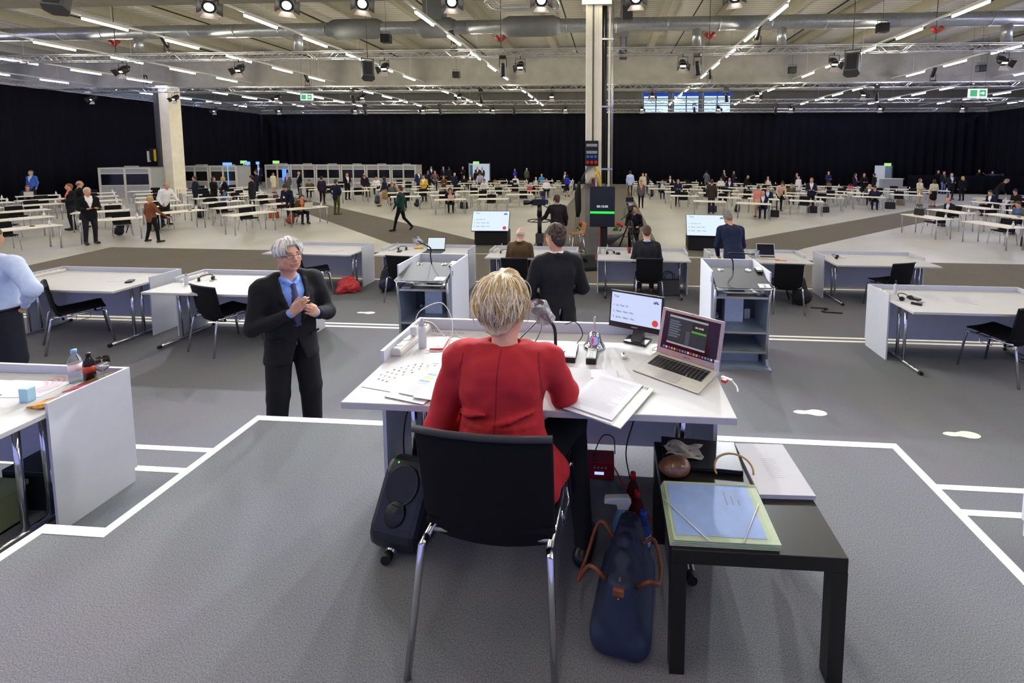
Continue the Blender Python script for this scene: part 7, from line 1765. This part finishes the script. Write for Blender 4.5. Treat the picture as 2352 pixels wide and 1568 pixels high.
    B = Body(); B.ell((0, .014, .026), (.087, .1, .104), 0); B.cap((0, .045, .0), (0, .055, -.075), .07, .05, 0, 1.1, .7)
    me = B.mesh('hair', .008, .03, 1, cut=lambda Q: -.75 * (Q[..., 1] + .05) - .65 * (Q[..., 2] - .06)); o = place(me, 'hair', t, hc, hr); dress(o, [mat('hair_blond_base', 'd2bf9a', .6, var=.3, scale=60)])
    strands('hair_locks', t, M(0, .018, .018), hr, (.093, .108, .118), spec, [mat('hair_blond', 'e3d3a8', .42, var=.16, scale=70), mat('hair_blond_light', 'f2e8cc', .4, var=.12, scale=70), mat('hair_blond_dark', 'c4ac80', .45, var=.16, scale=70), mat('hair_blond_ash', 'd8cbb6', .45, var=.12, scale=70)], 8)
woman_in_red()
# ---- the man in black standing beyond the lecterns, seen from behind
def suit_back(label, loc, rz, h, headyaw, suit, shirt, hairm, hair, skin='c08d72', arms='front', glasses=False, broad=1.0):
    t = thing('person', label, 'person', loc, rz); k = h / 1.74
    hr = Euler((.08, 0, headyaw)); hc = (0, -.02, 1.622)
    b = Body(); M = xf(hc, hr); head_prims(b, hc, hr)
    b.cap((0, .02, 1.42), (0, -.01, 1.55), .06, .056, 0, k=.03)
    for q in (-1, 1):
        for p0, p1 in (((0, .07, 1.478), (.055, .04, 1.47)), ((.055, .04, 1.47), (.064, -.015, 1.455)), ((.064, -.015, 1.455), (.03, -.075, 1.42))): b.cap((q * p0[0], p0[1], p0[2]), (q * p1[0], p1[1], p1[2]), .02, .018, 1, k=.006)
    b.cap((0, 0, 1.0), (0, 0, 1.3), .11, .12, 1, 1.2, 1)
    if arms == 'front': el = {s: (s * .262, .0, 1.12) for s in (-1, 1)}; wr = {s: (s * .09, -.24, 1.03) for s in (-1, 1)}; hd = {s: (-s * .7, -.6, .1) for s in (-1, 1)}
    else: el = {s: (s * .25, .03, 1.11) for s in (-1, 1)}; wr = {s: (s * .25, -.04, .87) for s in (-1, 1)}; hd = {s: (0, -.2, -1) for s in (-1, 1)}
    if arms == 'camera': el[1] = (.31, -.1, 1.14); wr[1] = (.42, -.30, 1.0); hd[1] = (.5, -.7, -.1)
    if arms == 'hip': el[-1] = (-.40, .12, 1.17); wr[-1] = (-.24, .0, 1.0); hd[-1] = (.6, -.6, -.2)
    for s in (-1, 1):
        b.cap(el[s], wr[s], .034, .028, 1); b.cap(wr[s], tuple(Vector(wr[s]) + Vector(hd[s]).normalized() * .02), .027, .026, 0, k=.01)
        hand_prims(b, wr[s], hd[s], (-s * .6, .5, -.4) if arms == 'front' else (-s, .1, 0), s * -1 if arms == 'front' else s, .4, 1.04)
    J = dict(hip={s: (s * .09, 0, .92) for s in (-1, 1)}, kn={s: (s * .11, -.02, .5) for s in (-1, 1)}, an={s: (s * .12, .02, .1) for s in (-1, 1)}, toe={s: (s * .15, -.15, .045) for s in (-1, 1)})
    limbs(b, J, thigh=.098, knee=.08, calf=.076, ank=.062)
    me = b.mesh('body', .011, .035, NSL); o = place(me, 'body', t); o.scale = (k,) * 3
    dress(o, [mat('skin_' + skin, skin, .5, var=.06, scale=40), shirt, suit if arms != 'hip' else fabric_mat('trousers_navy', '20222e'), M_shoe, mat('lip', 'a86a58', .5), M_black])
    j = Body(); w = broad
    j.cap((0, .0, .98), (0, .005, 1.28), .135 * w, .148 * w, 0, 1.25, 1.0); j.cap((-.165 * w, .012, 1.395), (.165 * w, .012, 1.395), .072, .072, 0); j.cap((-.08, .03, 1.44), (.08, .03, 1.44), .05, .05, 0)
    for q in (-1, 1): j.ell((q * .075, .075, 1.3), (.08, .06, .1), 0)
    if arms != 'hip':
        j.cap((0, .0, 1.0), (0, .005, .80), .142, .16, 0, 1.2, 1.0)
        for q in (-1, 1): j.cap((0, .074, 1.47), (q * .06, .04, 1.462), .019, .019, 0, k=.008)
    else: j.cap((0, .0, 1.0), (0, .0, .98), .138, .135, 0, 1.2, 1.0)
    for s in (-1, 1):
        v = (Vector(wr[s]) - Vector(el[s])).normalized(); sh = (s * .198 * w, .015, 1.38)
        j.cap(sh, el[s], .067, .057, 0); j.cap(el[s], tuple(Vector(wr[s]) - v * (.035 if arms != 'hip' else .12)), .056, .046, 0, k=.03)
    cut = lambda Q: np.maximum(np.minimum(.06 - np.sqrt(Q[..., 0] ** 2 + Q[..., 1] ** 2), Q[..., 2] - 1.41), np.maximum((.775 if arms != 'hip' else .975) - Q[..., 2], np.minimum(np.minimum(.012 - np.abs(Q[..., 0]), Q[..., 1] - .03), (1.0 if arms != 'hip' else 0) - Q[..., 2])))
    me = j.mesh('jacket', .011, .04, 1, cut=cut); o = place(me, 'jacket' if arms != 'hip' else 'shirt', t); o.scale = (k,) * 3; dress(o, [suit]); wrinkle(o, .022)
    q = place(hair_mesh(hair), 'hair', t, tuple(Vector(hc) * k), hr); q.scale = (k * .985,) * 3; dress(q, [hairm])
    if hair == 'short':
        def spec():
            for i in range(1100):
                az = random.uniform(.0, 2 * PI); t0 = random.uniform(.0, 2.0 if abs(az - PI) < 1.3 else (1.45 if abs(az - PI) < 2.1 else .75))
                yield (az, t0, t0 + random.uniform(.16, .3), random.uniform(.0, .03), .0022, random.uniform(-.2, .2), .02)
        o = strands('hair_locks', t, tuple(Vector(M(0, .012, .028)) * k), hr, (.0835 * k, .1005 * k, .1 * k), spec, [hairm, mat('hair_tip_' + skin, '6b5b4c', .6, var=.2)], 21)
    if arms == 'hip': MB().tube([(.172 * math.cos(a) * k, .14 * math.sin(a) * k, .985 * k) for a in np.linspace(0, 2 * PI, 30)], .014, 6).build('belt', M_black, t)
    if glasses:
        g = MB()
        for s in (-1, 1):
            g.tube([tuple(Vector(M(s * (.034 + .024 * math.cos(a)), -.104, .006 + .017 * math.sin(a))) * k) for a in np.linspace(0, 6.28, 16)], .0017, 6); g.tube([tuple(Vector(M(s * .058, -.1, .01)) * k), tuple(Vector(M(s * .083, .012, .008)) * k)], .0022, 6)
        g.build('glasses', mat('spectacle_frame', '1d1b1b', .3, .4), t)
    return t
M_suitblk = fabric_mat('suit_charcoal', '1b1b20'); M_shirtw = mat('shirt_white', 'd9dbe4', .7, var=.02)
suit_back('man in a black suit with short dark hair, standing back turned beyond the red jacket', (-.50, 4.1, Z2), R(203), 1.79, R(24), M_suitblk, M_shirtw, mat('hair_short_dark', '2e2620', .7, var=.35, scale=150, bump=.6, bscale=220), 'short', glasses=True, broad=.9)
suit_back('man in a pale blue shirt with a hand on the hip at the left border', (-5.66, 3.6, Z2), R(196), 1.79, 0, mat('shirt_pale_blue', 'b9c9ea', .75, var=.05, scale=40), mat('shirt_pale_blue', 'b9c9ea', .75), mat('hair_greybrown', '5f564c', .7, var=.3, scale=120), 'short', arms='hip', broad=1.02)
ct = suit_back('cameraman in a dark suit with a headset standing at the pedestal camera', (-1.5, 12.45, ZH), R(196), 1.80, R(10), fabric_mat('suit_brownblack', '262226'), M_shirtw, mat('hair_midbrown', '4a3424', .6, var=.3, scale=120), 'short', arms='camera')
MB().tube(smooth_path([(-.085, -.02, 1.69), (-.07, -.0, 1.77), (0, 0, 1.80), (.07, 0, 1.77), (.085, -.02, 1.69)]), .009, 6).tube([(.085, -.03, 1.66), (.1, -.03, 1.66)], .035, 12).tube([(.1, -.05, 1.66), (.08, -.15, 1.62)], .005, 6).build('headset', M_black, ct)
def seated_back(label, x, y, rz, h, top, shirt, bot, hairm, hair, shoe):
    me, hd, hr = fig_mesh('sit_write'); sc = h / 1.31; t = thing('person', label, 'person', (x, y, Z1), R(rz))
    b, hd, hr = figure('sit_write'); me = b.mesh('body', .011, .045, paint=suit_paint(hd, hr))
    o = place(me, 'body', t); o.scale = (sc,) * 3; dress(o, [M_skin2, shirt, top, bot, shoe]); wrinkle(o, .008)
    q = place(hair_mesh(hair), 'hair', t); q.scale = (sc,) * 3; q.location = Vector(hd) * sc; q.rotation_euler = hr; dress(q, [hairm])
    b = MB()
    for p in (-1, 1): b.tube([(0, .075 * sc, 1.02 * sc), (p * .06 * sc, .03 * sc, 1.02 * sc)], .016, 8)
    b.build('shirt_collar', shirt, t, loc=(0, -.08 * sc, .02 * sc)); return t
seated_back('old man with thin white hair in a brown jacket seated with his back turned', -1.66, 7.92, 180, 1.30, fabric_mat('jacket_brown', '4f3c28', .3, 90), fabric_mat('jacket_brown', '4f3c28'), fabric_mat('trousers_brown', '3a2f26'), mat('hair_thin_white', 'c9b9ab', .6, var=.1), 'fringe', M_shoeb)
seated_back('man with dark brown hair writing in a dark suit, seated with his back turned', .68, 7.98, 178, 1.36, fabric_mat('suit_darkgrey', '22232a'), mat('collar_blue', 'a9bfe4', .7), fabric_mat('suit_darkgrey', '22232a'), mat('hair_midbrown', '4a3424', .6), 'short', M_shoeb)
b, hd, hr = figure('lean'); me = b.mesh('body', .011, .045, paint=suit_paint(hd, hr)); t = thing('person', 'grey-haired man in a navy suit bending over a lower tier desk with his back turned', 'person', (2.14, 7.66, Z1), R(184))
o = place(me, 'body', t); dress(o, [M_skin, M_shirtw, fabric_mat('suit_navy', '1c2440'), fabric_mat('suit_navy', '1c2440'), M_shoe]); wrinkle(o, .01)
q = place(hair_mesh('short'), 'hair', t, hd, hr); dress(q, [hairmat('grey')])
b = MB()
for p in (-1, 1): b.tube([(0, .01, 0), (p * .05, -.02, .0), (p * .06, -.05, -.01)], .018, 8)
b.build('shirt_collar', M_shirtw, t, loc=tuple(Vector(hd) + Vector((0, .13, -.115))))
tt = person('camera operator in black seated behind the tripod camera', 'sit', (.78, 14.1, ZH), R(-6), 1.34, 'navy', 'black', 'black', 'short', 'dark')
t = thing('stool', 'dark stool of the camera operator behind the tripod', 'stool', (.78, 14.1, ZH)); MB().tube([(0, 0, .42), (0, 0, .47)], .17, 20).build('seat', M_matte, t)
for a in (0, 2.1, 4.2): MB().tube([(.08 * math.cos(a), .08 * math.sin(a), .42), (.2 * math.cos(a), .2 * math.sin(a), 0)], .012, 6).build('leg', M_chrome, t)
